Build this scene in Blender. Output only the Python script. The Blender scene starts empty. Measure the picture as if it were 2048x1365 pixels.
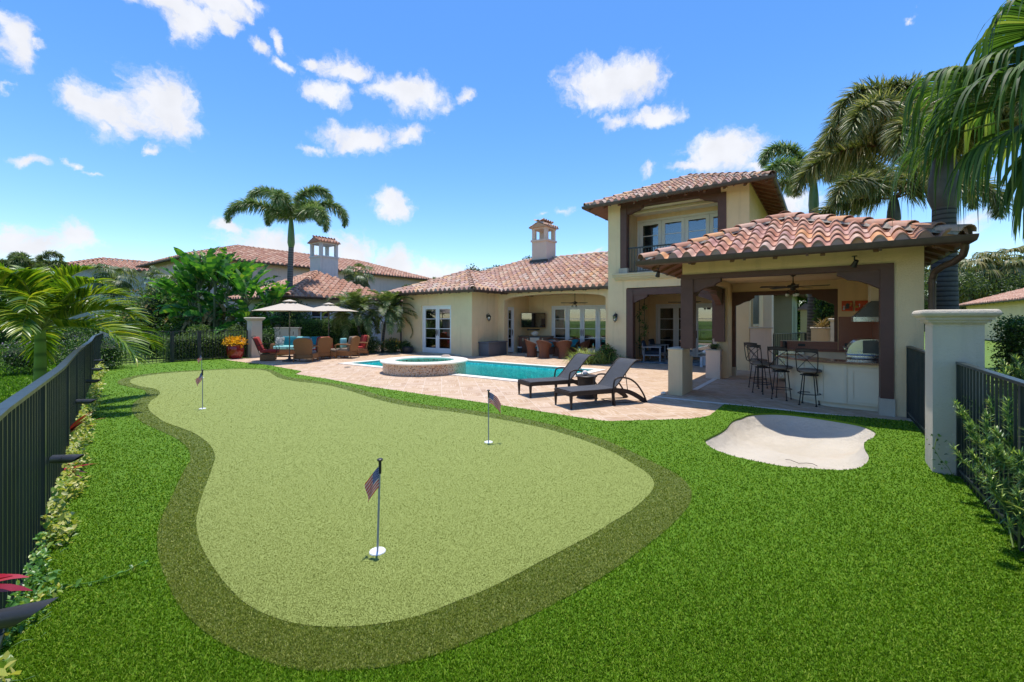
import bpy, math, random
import numpy as np
from math import sin, cos, pi, radians, sqrt, atan2
from mathutils import Vector, Matrix
from mathutils.geometry import tessellate_polygon

random.seed(7); RNG = np.random.default_rng(11)
SC = bpy.context.scene
COL = SC.collection
# ------------------------------------------------------------------ camera
F = 868.0; CX = 1024.0; HZ = 640.0; CH = 1.7         # pixel focal length, centre column, horizon row, eye height
cd = bpy.data.cameras.new('camera'); cam = bpy.data.objects.new('camera', cd); COL.objects.link(cam)
cam.location = (0, 0, CH); cam.rotation_euler = (pi/2, 0, 0)
cd.sensor_width = 36; cd.lens = F/2048*36; cd.shift_y = (HZ-682.5)/2048
cd.clip_start = 0.05; cd.clip_end = 3000
SC.camera = cam
SC.cycles.diffuse_bounces = 6; SC.cycles.max_bounces = 14; SC.cycles.transparent_max_bounces = 16
# ------------------------------------------------------------------ light
AX = Vector((0.811, -0.585, 0)); BX = Vector((0.585, 0.811, 0)); RZ = atan2(-0.585, 0.811)
sd = (BX*0.125 - AX*0.10 + Vector((0, 0, 1))).normalized()      # towards the sun
SUN_EL = math.asin(sd.z); SUN_AZ = atan2(sd.x, sd.y)
sl = bpy.data.lights.new('sun', 'SUN'); sl.energy = 2.7; sl.angle = radians(0.5); sl.color = (1.0, 0.955, 0.88)
so = bpy.data.objects.new('sun', sl); COL.objects.link(so)
so.rotation_euler = (-sd).to_track_quat('-Z', 'Y').to_euler(); so.location = (0, 0, 30)
SC.view_settings.view_transform = 'Standard'; SC.view_settings.look = 'None'
SC.view_settings.exposure = 1.0; SC.view_settings.gamma = 1

W = bpy.data.worlds.new('World'); SC.world = W; W.use_nodes = True
def nd(nt, t, **kw):
    n = nt.nodes.new(t)
    for k, v in kw.items():
        if k in ('inp',):
            for a, b in v.items():
                n.inputs[a].default_value = b
        else: setattr(n, k, v)
    return n
def build_world():
    nt = W.node_tree; nt.nodes.clear(); L = nt.links.new
    out = nd(nt, 'ShaderNodeOutputWorld'); bg = nd(nt, 'ShaderNodeBackground')
    sky = nd(nt, 'ShaderNodeTexSky'); sky.sky_type = 'NISHITA'; sky.sun_disc = False
    sky.sun_elevation = SUN_EL; sky.sun_rotation = SUN_AZ
    sky.air_density = 1.0; sky.dust_density = 0.25; sky.ozone_density = 2.2; sky.altitude = 0
    bg.inputs['Strength'].default_value = 0.15
    hs = nd(nt, 'ShaderNodeHueSaturation', inp={'Hue': 0.505, 'Saturation': 1.30, 'Value': 0.77})
    L(sky.outputs[0], hs.inputs['Color'])
    tc = nd(nt, 'ShaderNodeTexCoord'); sep = nd(nt, 'ShaderNodeSeparateXYZ')
    L(tc.outputs['Generated'], sep.inputs[0])
    az = nd(nt, 'ShaderNodeMath', operation='ARCTAN2'); L(sep.outputs[0], az.inputs[0]); L(sep.outputs[1], az.inputs[1])
    el = nd(nt, 'ShaderNodeMath', operation='ARCSINE'); L(sep.outputs[2], el.inputs[0])
    cmb = nd(nt, 'ShaderNodeCombineXYZ'); L(az.outputs[0], cmb.inputs[0]); L(el.outputs[0], cmb.inputs[1])
    nz = nd(nt, 'ShaderNodeTexNoise', inp={'Scale': 11.0, 'Detail': 8.0, 'Roughness': 0.62})
    L(cmb.outputs[0], nz.inputs['Vector'])
    dm = nd(nt, 'ShaderNodeVectorMath', operation='MULTIPLY_ADD')
    L(nz.outputs['Color'], dm.inputs[0]); dm.inputs[1].default_value = (0.10, 0.085, 0); dm.inputs[2].default_value = (-0.05, -0.0425, 0)
    ad = nd(nt, 'ShaderNodeVectorMath', operation='ADD'); L(cmb.outputs[0], ad.inputs[0]); L(dm.outputs[0], ad.inputs[1])
    cl = [(325,212,78,58,1),(215,222,72,42,1),(165,205,60,30,.9),(365,245,44,32,.9),(205,255,34,18,.8),
          (22,85,48,42,1),(66,90,28,12,.7),(330,6,125,22,1),(430,0,90,24,1),(500,8,48,14,.8),(372,50,52,32,.95),(440,38,36,24,.9),(492,36,36,15,.6),
          (512,98,36,18,.7),(556,86,20,18,.8),(560,132,50,16,.6),(622,122,34,17,.8),(690,142,72,24,.85),(655,190,58,22,.9),
          (815,190,80,27,1),(932,188,22,14,.8),(715,275,90,24,.9),(815,265,48,20,.8),(630,292,52,13,.6),
          (60,325,58,16,.75),(142,331,28,13,.6),(185,350,40,11,.4),(308,296,28,14,.7),(785,411,42,24,1),
          (60,492,150,42,.8),(150,478,62,34,.95),(18,472,44,26,.9),(455,458,50,20,.8),(560,490,130,36,.8),(700,512,72,50,.85),(790,530,64,42,.85),(860,556,90,34,.8),
          (1225,165,92,38,1.1),(1282,146,42,28,1),(1240,238,50,15,.7),(1318,232,56,19,.9),(1440,308,70,34,1.1),(1375,330,48,12,.7),(1500,338,52,16,.7),
          (1297,345,30,24,.5),(1130,415,34,15,.5),(1085,426,34,10,.35),(1590,400,70,30,.8),(1190,502,60,16,.5),(1825,22,22,9,.6),(0,170,30,17,.5),
          (960,552,90,20,.6),(1950,440,90,30,.6)]
    prev = None
    for (u, v, rx, ry, w) in cl:
        a = math.atan((u-CX)/F); hyp = sqrt(F*F+(u-CX)**2); e = math.atan((HZ-v)/hyp)
        ra = rx/F*cos(a)**2*1.16; re = ry/hyp*1.2
        m = nd(nt, 'ShaderNodeVectorMath', operation='MULTIPLY_ADD')
        L(ad.outputs[0], m.inputs[0]); m.inputs[1].default_value = (1/ra, 1/re, 0); m.inputs[2].default_value = (-a/ra, -e/re, 0)
        ln = nd(nt, 'ShaderNodeVectorMath', operation='LENGTH'); L(m.outputs[0], ln.inputs[0])
        mm = nd(nt, 'ShaderNodeMath', operation='MULTIPLY_ADD'); L(ln.outputs['Value'], mm.inputs[0]); mm.inputs[1].default_value = -1; mm.inputs[2].default_value = w
        if prev:
            mx = nd(nt, 'ShaderNodeMath', operation='MAXIMUM'); L(mm.outputs[0], mx.inputs[0]); L(prev.outputs[0], mx.inputs[1]); prev = mx
        else: prev = mm
    n2 = nd(nt, 'ShaderNodeTexNoise', inp={'Scale': 34.0, 'Detail': 9.0, 'Roughness': 0.66}); L(ad.outputs[0], n2.inputs['Vector'])
    s = nd(nt, 'ShaderNodeMath', operation='MULTIPLY_ADD'); L(n2.outputs['Fac'], s.inputs[0]); s.inputs[1].default_value = 1.35; L(prev.outputs[0], s.inputs[2])
    mr = nd(nt, 'ShaderNodeMapRange', interpolation_type='SMOOTHSTEP', inp={'From Min': 0.56, 'From Max': 1.28, 'To Min': 0.0, 'To Max': 0.97})
    L(s.outputs[0], mr.inputs['Value'])
    # cloud brightness: slightly greyer in its thin and low parts
    n3 = nd(nt, 'ShaderNodeTexNoise', inp={'Scale': 14.0, 'Detail': 4.0}); L(cmb.outputs[0], n3.inputs['Vector'])
    cr = nd(nt, 'ShaderNodeMapRange', inp={'From Min': 0.3, 'From Max': 0.7, 'To Min': 2.9, 'To Max': 3.35}); L(n3.outputs['Fac'], cr.inputs['Value'])
    cc = nd(nt, 'ShaderNodeVectorMath', operation='SCALE'); cc.inputs[0].default_value = (0.97, 0.985, 1.04); L(cr.outputs[0], cc.inputs['Scale'])
    mix = nd(nt, 'ShaderNodeMix', data_type='RGBA'); L(mr.outputs[0], mix.inputs[0])
    L(hs.outputs[0], mix.inputs[6]); L(cc.outputs[0], mix.inputs[7])
    L(mix.outputs[2], bg.inputs['Color']); L(bg.outputs[0], out.inputs[0])
build_world()

# ------------------------------------------------------------------ coordinates
def gp(u, v, z=0.0):
    """pixel of the photograph -> point on the horizontal plane z"""
    Y = (CH-z)*F/(v-HZ); return ((u-CX)/F*Y, Y)
def atY(u, v, Y): return Vector(((u-CX)/F*Y, Y, CH-(v-HZ)/F*Y))
def H(p, q, z=0.0): return Vector((p*0.811+q*0.585, -p*0.585+q*0.811, z))
def toH(x, y): return (x*0.811-y*0.585, x*0.585+y*0.811)

# ------------------------------------------------------------------ mesh building
class MB:
    def __init__(s): s.v = []; s.f = []; s.m = []; s.nv = 0; s.arr = []; s.uv = None
    def add(s, vs, fs, mi=0):
        o = len(s.v); s.v.extend([tuple(x) for x in vs]); s.f.extend([tuple(i+o for i in f) for f in fs]); s.m.extend([mi]*len(fs)); return s
    def box(s, a, b, mi=0, M=None):
        x0,y0,z0 = a; x1,y1,z1 = b
        if x0>x1: x0,x1=x1,x0
        if y0>y1: y0,y1=y1,y0
        if z0>z1: z0,z1=z1,z0
        vs = [(x0,y0,z0),(x1,y0,z0),(x1,y1,z0),(x0,y1,z0),(x0,y0,z1),(x1,y0,z1),(x1,y1,z1),(x0,y1,z1)]
        if M: vs = [M @ Vector(v) for v in vs]
        return s.add(vs, [(0,3,2,1),(4,5,6,7),(0,1,5,4),(1,2,6,5),(2,3,7,6),(3,0,4,7)], mi)
    def rbox(s, a, b, r=0.02, mi=0, M=None, n=3):
        """box with rounded edges (superellipsoid-like shell)"""
        x0,y0,z0=a; x1,y1,z1=b; r=min(r,(x1-x0)/2,(y1-y0)/2,(z1-z0)/2)
        rings=[]
        prof=[]
        for i in range(n+1):
            t=pi/2*i/n; prof.append((r*(1-sin(t)), r*(1-cos(t))))       # (inset, height)
        lv=[(ins,z0+h) for ins,h in prof]+[(ins,z1-h) for ins,h in reversed(prof)]
        vs=[]; K=4*(n+1)
        for ins,z in lv:
            rr=max(r,0.0001)
            for ci,(cx,cy,a0) in enumerate([(x1-rr,y1-rr,0),(x0+rr,y1-rr,pi/2),(x0+rr,y0+rr,pi),(x1-rr,y0+rr,3*pi/2)]):
                for k in range(n+1):
                    t=a0+pi/2*k/n; vs.append((cx+(rr-ins)*cos(t),cy+(rr-ins)*sin(t),z))
        if M: vs=[M@Vector(v) for v in vs]
        fs=[tuple(reversed(range(K)))]
        for j in range(len(lv)-1):
            for k in range(K): fs.append((j*K+k,j*K+(k+1)%K,(j+1)*K+(k+1)%K,(j+1)*K+k))
        fs.append(tuple(range((len(lv)-1)*K,len(lv)*K)))
        return s.add(vs,fs,mi)
    def prism(s, poly, z0, z1, mi=0):
        n=len(poly); vs=[(x,y,z0) for x,y in poly]+[(x,y,z1) for x,y in poly]
        ar=sum(poly[i][0]*poly[(i+1)%n][1]-poly[(i+1)%n][0]*poly[i][1] for i in range(n))
        fs=[(i,(i+1)%n,n+(i+1)%n,n+i) for i in range(n)] + [tuple(reversed(range(n))), tuple(range(n,2*n))]
        if ar<0: fs=[tuple(reversed(f)) for f in fs]
        return s.add(vs,fs,mi)
    def xprism(s, poly, axis, a0, a1, mi=0, M=None):
        """poly in the plane perpendicular to axis ('x': (y,z), 'y': (x,z)); extruded a0..a1"""
        n=len(poly)
        if axis=='x': vs=[(a0,y,z) for y,z in poly]+[(a1,y,z) for y,z in poly]
        else: vs=[(x,a0,z) for x,z in poly]+[(x,a1,z) for x,z in poly]
        if M: vs=[M@Vector(v) for v in vs]
        fs=[(i,(i+1)%n,n+(i+1)%n,n+i) for i in range(n)] + [tuple(reversed(range(n))), tuple(range(n,2*n))]
        return s.add(vs,fs,mi)
    def tube(s, path, r, n=8, mi=0, cap=True, M=None):
        P=[Vector(p) for p in path]; k=len(P)
        R=r if hasattr(r,'__len__') else [r]*k
        vs=[]; up=None
        for i,p in enumerate(P):
            t=(P[min(i+1,k-1)]-P[max(i-1,0)]).normalized()
            if up is None:
                up=Vector((0,0,1)) if abs(t.z)<0.9 else Vector((1,0,0))
            a=t.cross(up)
            if a.length<1e-5: a=t.cross(Vector((0,1,0)))
            a.normalize(); b=a.cross(t).normalized(); up=b
            for j in range(n):
                w=2*pi*j/n; vs.append(p+(a*cos(w)+b*sin(w))*R[i])
        if M: vs=[M@v for v in vs]
        fs=[]
        for i in range(k-1):
            for j in range(n): fs.append((i*n+j,(i+1)*n+j,(i+1)*n+(j+1)%n,i*n+(j+1)%n))
        if cap: fs.append(tuple(range(n))); fs.append(tuple(reversed(range((k-1)*n,k*n))))
        return s.add(vs,fs,mi)
    def lathe(s, prof, n=24, c=(0,0), mi=0, M=None, z0=0, sx=1, sy=1):
        vs=[]
        for r,z in prof:
            for j in range(n):
                w=2*pi*j/n; vs.append((c[0]+r*cos(w)*sx,c[1]+r*sin(w)*sy,z+z0))
        if M: vs=[M@Vector(v) for v in vs]
        fs=[]; k=len(prof)
        for i in range(k-1):
            for j in range(n): fs.append((i*n+j,i*n+(j+1)%n,(i+1)*n+(j+1)%n,(i+1)*n+j))
        if prof[0][0]>1e-4: fs.append(tuple(reversed(range(n))))
        if prof[-1][0]>1e-4: fs.append(tuple(range((k-1)*n,k*n)))
        return s.add(vs,fs,mi)
    def sheet(s, outer, holes=(), z=0.0, mi=0):
        lists=[[Vector((x,y,0)) for x,y in outer]]+[[Vector((x,y,0)) for x,y in h] for h in holes]
        flat=[v for l in lists for v in l]
        tris=tessellate_polygon(lists); o=len(s.v)
        s.v.extend([(v.x,v.y,z) for v in flat])
        for t in tris:
            a,b,c=[flat[i] for i in t]
            cr=(b-a).cross(c-a).z
            if abs(cr)<1e-9: continue
            s.f.append(tuple(i+o for i in (t if cr>0 else reversed(t)))); s.m.append(mi)
        return s
    def ribbon(s, L, R, mi=0):
        """strip between two point lists"""
        n=len(L); o=[*L,*R]
        return s.add(o,[(i,n+i,n+i+1,i+1) for i in range(n-1)],mi)
    def npadd(s, V, Fc, mi=0):
        """numpy vertices (n,3) and faces (m,k)"""
        s.arr.append((np.asarray(V,np.float32),np.asarray(Fc,np.int32),mi)); return s
    def mesh(s, name):
        me=bpy.data.meshes.new(name)
        if not s.arr:
            me.from_pydata(s.v,[],s.f); mats=s.m
            if mats: me.polygons.foreach_set('material_index',mats)
        else:
            V=[np.array(s.v,np.float32).reshape(-1,3)]; off=len(s.v)
            loops=[np.array([i for f in s.f for i in f],np.int32)]; tot=[np.array([len(f) for f in s.f],np.int32)]; mi=[np.array(s.m,np.int32)]
            for v,f,m in s.arr:
                V.append(v); loops.append((f+off).ravel()); tot.append(np.full(len(f),f.shape[1],np.int32)); mi.append(np.full(len(f),m,np.int32)); off+=len(v)
            V=np.concatenate(V); lo=np.concatenate(loops).astype(np.int32); to=np.concatenate(tot).astype(np.int32); mi=np.concatenate(mi).astype(np.int32)
            me.vertices.add(len(V)); me.vertices.foreach_set('co',V.ravel())
            me.loops.add(len(lo)); me.loops.foreach_set('vertex_index',lo)
            me.polygons.add(len(to)); st=np.zeros(len(to),np.int32); st[1:]=np.cumsum(to)[:-1]
            me.polygons.foreach_set('loop_start',st); me.polygons.foreach_set('loop_total',to); me.polygons.foreach_set('material_index',mi)
            me.update(calc_edges=True)
        me.update(); return me

def smooth(me, ang=35):
    n=len(me.polygons)
    if n: me.polygons.foreach_set('use_smooth',[True]*n)
    try: me.set_sharp_from_angle(angle=radians(ang))
    except Exception: pass

def tag(o, label=None, cat=None, group=None, kind=None):
    if label: o['label']=label
    if cat: o['category']=cat
    if group: o['group']=group
    if kind: o['kind']=kind
    return o
def mobj(name, mb, mats, parent=None, sm=35, off=None):
    if off is not None:
        o=Vector(off)
        mb.v=[(x-o[0],y-o[1],z-o[2]) for x,y,z in mb.v]
        mb.arr=[(v-np.array(o,np.float32),f,m) for v,f,m in mb.arr]
    me=mb.mesh(name)
    for m in (mats if isinstance(mats,(list,tuple)) else [mats]): me.materials.append(m)
    if sm: smooth(me,sm)
    ob=bpy.data.objects.new(name,me); COL.objects.link(ob)
    if parent: ob.parent=parent
    return ob
class Thing:
    """an Empty at the thing's base; parts given either in its own coordinates or (frame) in house / world coordinates"""
    def __init__(s, name, label, cat, loc=(0,0,0), rz=0, group=None, house=False):
        s.o=bpy.data.objects.new(name,None); COL.objects.link(s.o); s.o.empty_display_size=0.2
        s.house=house; s.off=None
        if house: s.o.location=H(*loc); s.o.rotation_euler=(0,0,RZ); s.off=Vector(loc if len(loc)==3 else (*loc,0))
        else: s.o.location=loc; s.o.rotation_euler=(0,0,rz)
        s.loc=Vector(loc if len(loc)==3 else (*loc,0))
        tag(s.o,label,cat,group)
    def part(s, name, mb, mat, parent=None, sm=35, label=None, absolute=None, kind=None):
        off=None
        if s.house and absolute is None: off=s.off
        elif absolute: off=s.loc
        ob=mobj(name,mb,mat,parent or s.o,sm,off)
        if label: ob['label']=label
        if kind: ob['kind']=kind
        return ob
def single(name, mb, mat, label, cat, loc=None, group=None, sm=35, rz=0):
    """a thing that is one mesh; mesh in own coordinates, placed at loc"""
    ob=mobj(name,mb,mat,None,sm)
    if loc is not None: ob.location=loc
    ob.rotation_euler=(0,0,rz); tag(ob,label,cat,group); return ob
def struct(name, mb, mat, kind='structure', sm=0):
    ob=mobj(name,mb,mat,None,sm); ob['kind']=kind; return ob
def kids(o): return [c for c in bpy.data.objects if c.parent==o]
def dup(root, loc, rz, label=None, group=None, sc=None):
    def cp(o, par):
        c=o.copy(); COL.objects.link(c); c.parent=par
        for ch in kids(o): cp(ch,c)
        return c
    ch0=[(c) for c in kids(root)]
    r=root.copy(); COL.objects.link(r)
    for c in ch0: cp(c,r)
    r.location=loc; r.rotation_euler=(0,0,rz)
    if sc: r.scale=(sc,sc,sc)
    if label: r['label']=label
    if group: r['group']=group
    return r
# ------------------------------------------------------------------ materials
MATS={}
class NM:
    """small node-material builder"""
    def __init__(s,name,rough=0.6,spec=0.5,metal=0.0,base=(.5,.5,.5)):
        s.m=bpy.data.materials.new(name); s.m.use_nodes=True; s.nt=s.m.node_tree; s.L=s.nt.links.new
        s.b=s.nt.nodes['Principled BSDF']; s.out=s.nt.nodes['Material Output']
        s.b.inputs['Roughness'].default_value=rough; s.b.inputs['Metallic'].default_value=metal
        s.b.inputs['Specular IOR Level'].default_value=spec; s.b.inputs['Base Color'].default_value=(*base,1)
        MATS[name]=s.m; s._tc=None
    def n(s,t,**k): return nd(s.nt,t,**k)
    def co(s,kind='Object',scale=None,rot=None):
        if s._tc is None: s._tc=s.n('ShaderNodeTexCoord')
        o=s._tc.outputs[kind]
        if scale is None and rot is None: return o
        mp=s.n('ShaderNodeMapping'); s.L(o,mp.inputs[0])
        if scale is not None: mp.inputs['Scale'].default_value=scale if hasattr(scale,'__len__') else (scale,)*3
        if rot is not None: mp.inputs['Rotation'].default_value=rot
        return mp.outputs[0]
    def noise(s,scale,detail=4,rough=.55,co=None,dim=None,dist=0):
        t=s.n('ShaderNodeTexNoise',inp={'Scale':scale,'Detail':detail,'Roughness':rough,'Distortion':dist}); s.L(co or s.co(),t.inputs['Vector']); return t.outputs['Fac']
    def ramp(s,fac,stops,interp='LINEAR'):
        r=s.n('ShaderNodeValToRGB'); s.L(fac,r.inputs[0]); cr=r.color_ramp; cr.interpolation=interp
        while len(cr.elements)<len(stops): cr.elements.new(0.5)
        for e,(p,c) in zip(cr.elements,stops): e.position=p; e.color=(*c,1)
        return r.outputs[0]
    def mix(s,fac,a,b,mode='MIX'):
        m=s.n('ShaderNodeMix',data_type='RGBA',blend_type=mode)
        for i,x in ((0,fac),(6,a),(7,b)):
            if isinstance(x,(int,float)): m.inputs[i].default_value=x
            elif isinstance(x,tuple): m.inputs[i].default_value=(*x,1)
            else: s.L(x,m.inputs[i])
        return m.outputs[2]
    def math(s,op,a,b=None,c=None,clamp=False):
        m=s.n('ShaderNodeMath',operation=op,use_clamp=clamp)
        for i,x in enumerate((a,b,c)):
            if x is None: continue
            if isinstance(x,(int,float)): m.inputs[i].default_value=x
            else: s.L(x,m.inputs[i])
        return m.outputs[0]
    def base(s,c): s.L(c,s.b.inputs['Base Color']); return s
    def rough(s,c): s.L(c,s.b.inputs['Roughness']); return s
    def bump(s,h,strength=.3,dist=.01):
        b=s.n('ShaderNodeBump',inp={'Strength':strength,'Distance':dist}); s.L(h,b.inputs['Height']); s.L(b.outputs[0],s.b.inputs['Normal']); return s
    def island(s):
        g=s.n('ShaderNodeNewGeometry'); return g.outputs['Random Per Island']
def simple(name,c,rough=.5,metal=0,spec=.5,var=.12,scale=6,bump=0,bscale=60):
    m=NM(name,rough,spec,metal,c)
    d=tuple(x*(1-var) for x in c); l=tuple(min(1,x*(1+var)) for x in c)
    m.base(m.ramp(m.noise(scale,5),[(.3,d),(.7,l)]))
    m.rough(m.math('MULTIPLY_ADD',m.noise(scale*3,3),.25,max(0,rough-.12)))
    if bump: m.bump(m.noise(bscale,4),bump,.005)
    return m.m
def stucco(name,c,var=.07,dirt=(.30,.27,.22)):
    m=NM(name,.88,.2)
    d=tuple(x*(1-var) for x in c); l=tuple(min(1,x*(1+var)) for x in c)
    col=m.ramp(m.noise(1.3,6,.6),[(.25,d),(.75,l)])
    # faint vertical weather streaks and patches
    st=m.noise(1.0,5,.6,co=m.co(scale=(5,5,.45)))
    f=m.math('MULTIPLY',m.math('SUBTRACT',st,.54,clamp=True),1.7,clamp=True)
    col=m.mix(f,col,tuple(x*.62 for x in c)); m.base(col)
    h=m.math('ADD',m.noise(38,6,.7),m.math('MULTIPLY',m.noise(150,3),.5)); m.bump(h,.7,.02); return m.m
def foliage(name,stops,rough=.45,trans=.35,spec=.4,tcol=None):
    m=NM(name,rough,spec)
    col=m.ramp(m.island(),stops)
    nz=m.noise(1.2,3); col=m.mix(m.math('MULTIPLY',nz,.35),col,tuple(x*1.0 for x in stops[0][1]))
    m.base(col)
    tr=m.n('ShaderNodeBsdfTranslucent'); c2=m.mix(1.0,col,(1.25,1.3,.55),'MULTIPLY'); m.L(c2,tr.inputs[0])
    mx=m.n('ShaderNodeMixShader'); mx.inputs[0].default_value=trans; m.L(m.b.outputs[0],mx.inputs[1]); m.L(tr.outputs[0],mx.inputs[2]); m.L(mx.outputs[0],m.out.inputs[0])
    return m.m

stucco('stucco',(.80,.60,.355)); stucco('stucco_pale',(.72,.62,.47)); stucco('stucco_pink',(.70,.55,.44))
stucco('stucco_trim',(.64,.52,.33)); stucco('stucco_pier',(.62,.53,.42)); stucco('neighbour_white',(.62,.61,.60)); stucco('neighbour_pink',(.66,.52,.48))
stucco('stone_cap',(.56,.48,.37),var=.2); stucco('stucco_green',(.37,.36,.27)); stucco('ceiling_white',(.75,.68,.55))
simple('brown_wood',(.105,.046,.032),.55,bump=.25,bscale=30); simple('brown_soffit',(.16,.07,.035),.6,var=.25,bump=.3)
simple('bronze_gutter',(.095,.06,.045),.42,metal=.35,var=.2); simple('white_frame',(.74,.74,.74),.4,var=.04); simple('black_iron',(.012,.012,.013),.42,var=.3)
simple('dark_iron',(.03,.022,.018),.45,metal=.3,var=.3); simple('fence_metal',(.022,.030,.030),.33,var=.15,scale=3)
simple('steel',(.55,.56,.57),.24,metal=1,var=.06); simple('steel_dark',(.10,.10,.105),.35,metal=.6,var=.15)
simple('dark_plastic',(.035,.037,.04),.5); simple('grey_plastic',(.10,.105,.12),.55,var=.1); simple('white_plastic',(.75,.75,.75),.4,var=.04)
simple('cabinet_wood',(.10,.028,.014),.4,var=.3); simple('cream_panel',(.70,.60,.43),.5,var=.05,scale=2)
simple('cushion_red',(.36,.035,.028),.9,var=.15,bump=.2,bscale=200); simple('cushion_teal',(.015,.20,.25),.9,var=.15); simple('cushion_aqua',(.25,.55,.53),.9,var=.12)
simple('cushion_grey',(.22,.215,.21),.9,var=.1); simple('cushion_taupe',(.20,.155,.115),.85,var=.12); simple('cushion_navy',(.02,.035,.06),.9); simple('towel_orange',(.80,.14,.045),.95,var=.08,bump=.4,bscale=40)
simple('umbrella_cloth',(.50,.42,.33),.85,var=.05,scale=2,bump=.15,bscale=300); simple('umbrella_pole',(.16,.13,.10),.4,metal=.5)
simple('sand_coping',(.74,.67,.57),.7,var=.08,bump=.4,bscale=80); simple('terracotta_pot',(.48,.15,.06),.7); simple('grey_paint_wood',(.30,.31,.33),.6); simple('white_paint_wood',(.50,.55,.62),.5)
simple('black_pipe',(.03,.03,.03),.4); simple('tv_body',(.012,.012,.014),.3); simple('coral_ball',(.70,.60,.56),.9,bump=1,bscale=40)
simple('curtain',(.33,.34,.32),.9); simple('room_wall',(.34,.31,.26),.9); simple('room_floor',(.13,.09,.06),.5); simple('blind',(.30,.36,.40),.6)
simple('bark',(.10,.085,.07),.9,var=.35,scale=9,bump=.9,bscale=25); simple('earth',(.07,.05,.035),.95,var=.3,bump=.6)
simple('hole_black',(.01,.01,.01),.9); simple('lamp_glass',(.55,.55,.5),.15,var=.05)

def m_glaze():
    m=NM('red_glaze',.12,.7); m.base(m.ramp(m.noise(3.0,5,.6),[(.35,(.16,.008,.008)),(.62,(.30,.02,.012)),(.8,(.42,.12,.04))])); m.bump(m.noise(10,3),.12)
m_glaze()
def m_tiles(name,stops,moss=.35):
    m=NM(name,.72,.3)
    c=m.ramp(m.island(),stops)
    n=m.noise(5.5,7,.65); c=m.mix(m.math('MULTIPLY',m.math('SUBTRACT',n,.5,clamp=True),2.2,clamp=True),c,(.46,.36,.29))
    n2=m.noise(2.1,6,.7); c=m.mix(m.math('MULTIPLY',m.math('SUBTRACT',n2,.55,clamp=True),moss*6,clamp=True),c,(.16,.115,.085))
    n3=m.noise(22,4,.7); c=m.mix(m.math('MULTIPLY',m.math('SUBTRACT',n3,.57,clamp=True),2.0,clamp=True),c,(.22,.17,.13))
    m.base(c); m.bump(m.noise(45,5),.4,.006)
m_tiles('roof_tile',[(0,(0.364,0.190,0.115)),(.15,(0.482,0.279,0.204)),(.3,(0.428,0.216,0.134)),(.45,(0.600,0.420,0.305)),(.6,(0.385,0.216,0.178)),(.75,(0.622,0.368,0.190)),(.88,(0.536,0.432,0.343)),(1,(0.449,0.254,0.216))])
m_tiles('roof_tile_clean',[(0,(0.399,0.162,0.090)),(.15,(0.504,0.262,0.193)),(.3,(0.462,0.211,0.120)),(.45,(0.598,0.386,0.288)),(.6,(0.399,0.211,0.180)),(.75,(0.630,0.299,0.120)),(.88,(0.525,0.362,0.288)),(1,(0.452,0.225,0.193))],.12)
m_tiles('roof_tile_far',[(0,(0.340,0.151,0.097)),(.25,(0.500,0.270,0.173)),(.5,(0.420,0.205,0.130)),(.75,(0.600,0.389,0.270)),(1,(0.440,0.227,0.162))],.4)
simple('pan_tile',(.20,.085,.055),.8,var=.3); simple('mortar',(.36,.31,.25),.95,var=.35,scale=14,bump=.8,bscale=40)

def m_glass(name,tint,refl=1.0,ior=1.5):
    m=NM(name); m.nt.nodes.remove(m.b)
    tr=m.n('ShaderNodeBsdfTransparent',inp={'Color':(*tint,1)}); gl=m.n('ShaderNodeBsdfGlossy',inp={'Roughness':.02,'Color':(.95,.97,1,1)})
    fr=m.n('ShaderNodeFresnel',inp={'IOR':ior}); f=m.math('MULTIPLY_ADD',fr.outputs[0],1.6*refl,.05*refl,clamp=True)
    bp=m.n('ShaderNodeBump',inp={'Strength':.04,'Distance':.01}); m.L(m.noise(1.3,2),bp.inputs['Height']); m.L(bp.outputs[0],gl.inputs['Normal'])
    mx=m.n('ShaderNodeMixShader'); m.L(f,mx.inputs[0]); m.L(tr.outputs[0],mx.inputs[1]); m.L(gl.outputs[0],mx.inputs[2]); m.L(mx.outputs[0],m.out.inputs[0])
m_glass('window_glass',(.62,.66,.66),1.5)
def m_water():
    m=NM('pool_water'); m.nt.nodes.remove(m.b)
    tr=m.n('ShaderNodeBsdfTransparent',inp={'Color':(.45,.93,.90,1)}); gl=m.n('ShaderNodeBsdfGlossy',inp={'Roughness':.03})
    h=m.math('ADD',m.noise(7,4,.6,dist=.6),m.math('MULTIPLY',m.noise(20,3,.6),.35))
    bp=m.n('ShaderNodeBump',inp={'Strength':.28,'Distance':.035}); m.L(h,bp.inputs['Height'])
    fr=m.n('ShaderNodeFresnel',inp={'IOR':1.33}); m.L(bp.outputs[0],fr.inputs['Normal']); m.L(bp.outputs[0],gl.inputs['Normal'])
    mx=m.n('ShaderNodeMixShader'); m.L(fr.outputs[0],mx.inputs[0]); m.L(tr.outputs[0],mx.inputs[1]); m.L(gl.outputs[0],mx.inputs[2]); m.L(mx.outputs[0],m.out.inputs[0])
m_water()
def m_poolshell():
    m=NM('pool_plaster',.6,.3)
    v=m.n('ShaderNodeTexVoronoi',feature='SMOOTH_F1',inp={'Scale':5.5,'Smoothness':.4}); 
    wv=m.noise(3.5,3,.5); 
    cmb=m.mix(.25,m.co(),m.n('ShaderNodeTexNoise').outputs['Color']); m.L(m.co(),v.inputs['Vector'])
    c=m.ramp(m.noise(9,5,.7,dist=1.2),[(.34,(.04,.50,.52)),(.5,(.10,.70,.70)),(.66,(.45,.92,.88))]); m.base(c)
m_poolshell()
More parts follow.
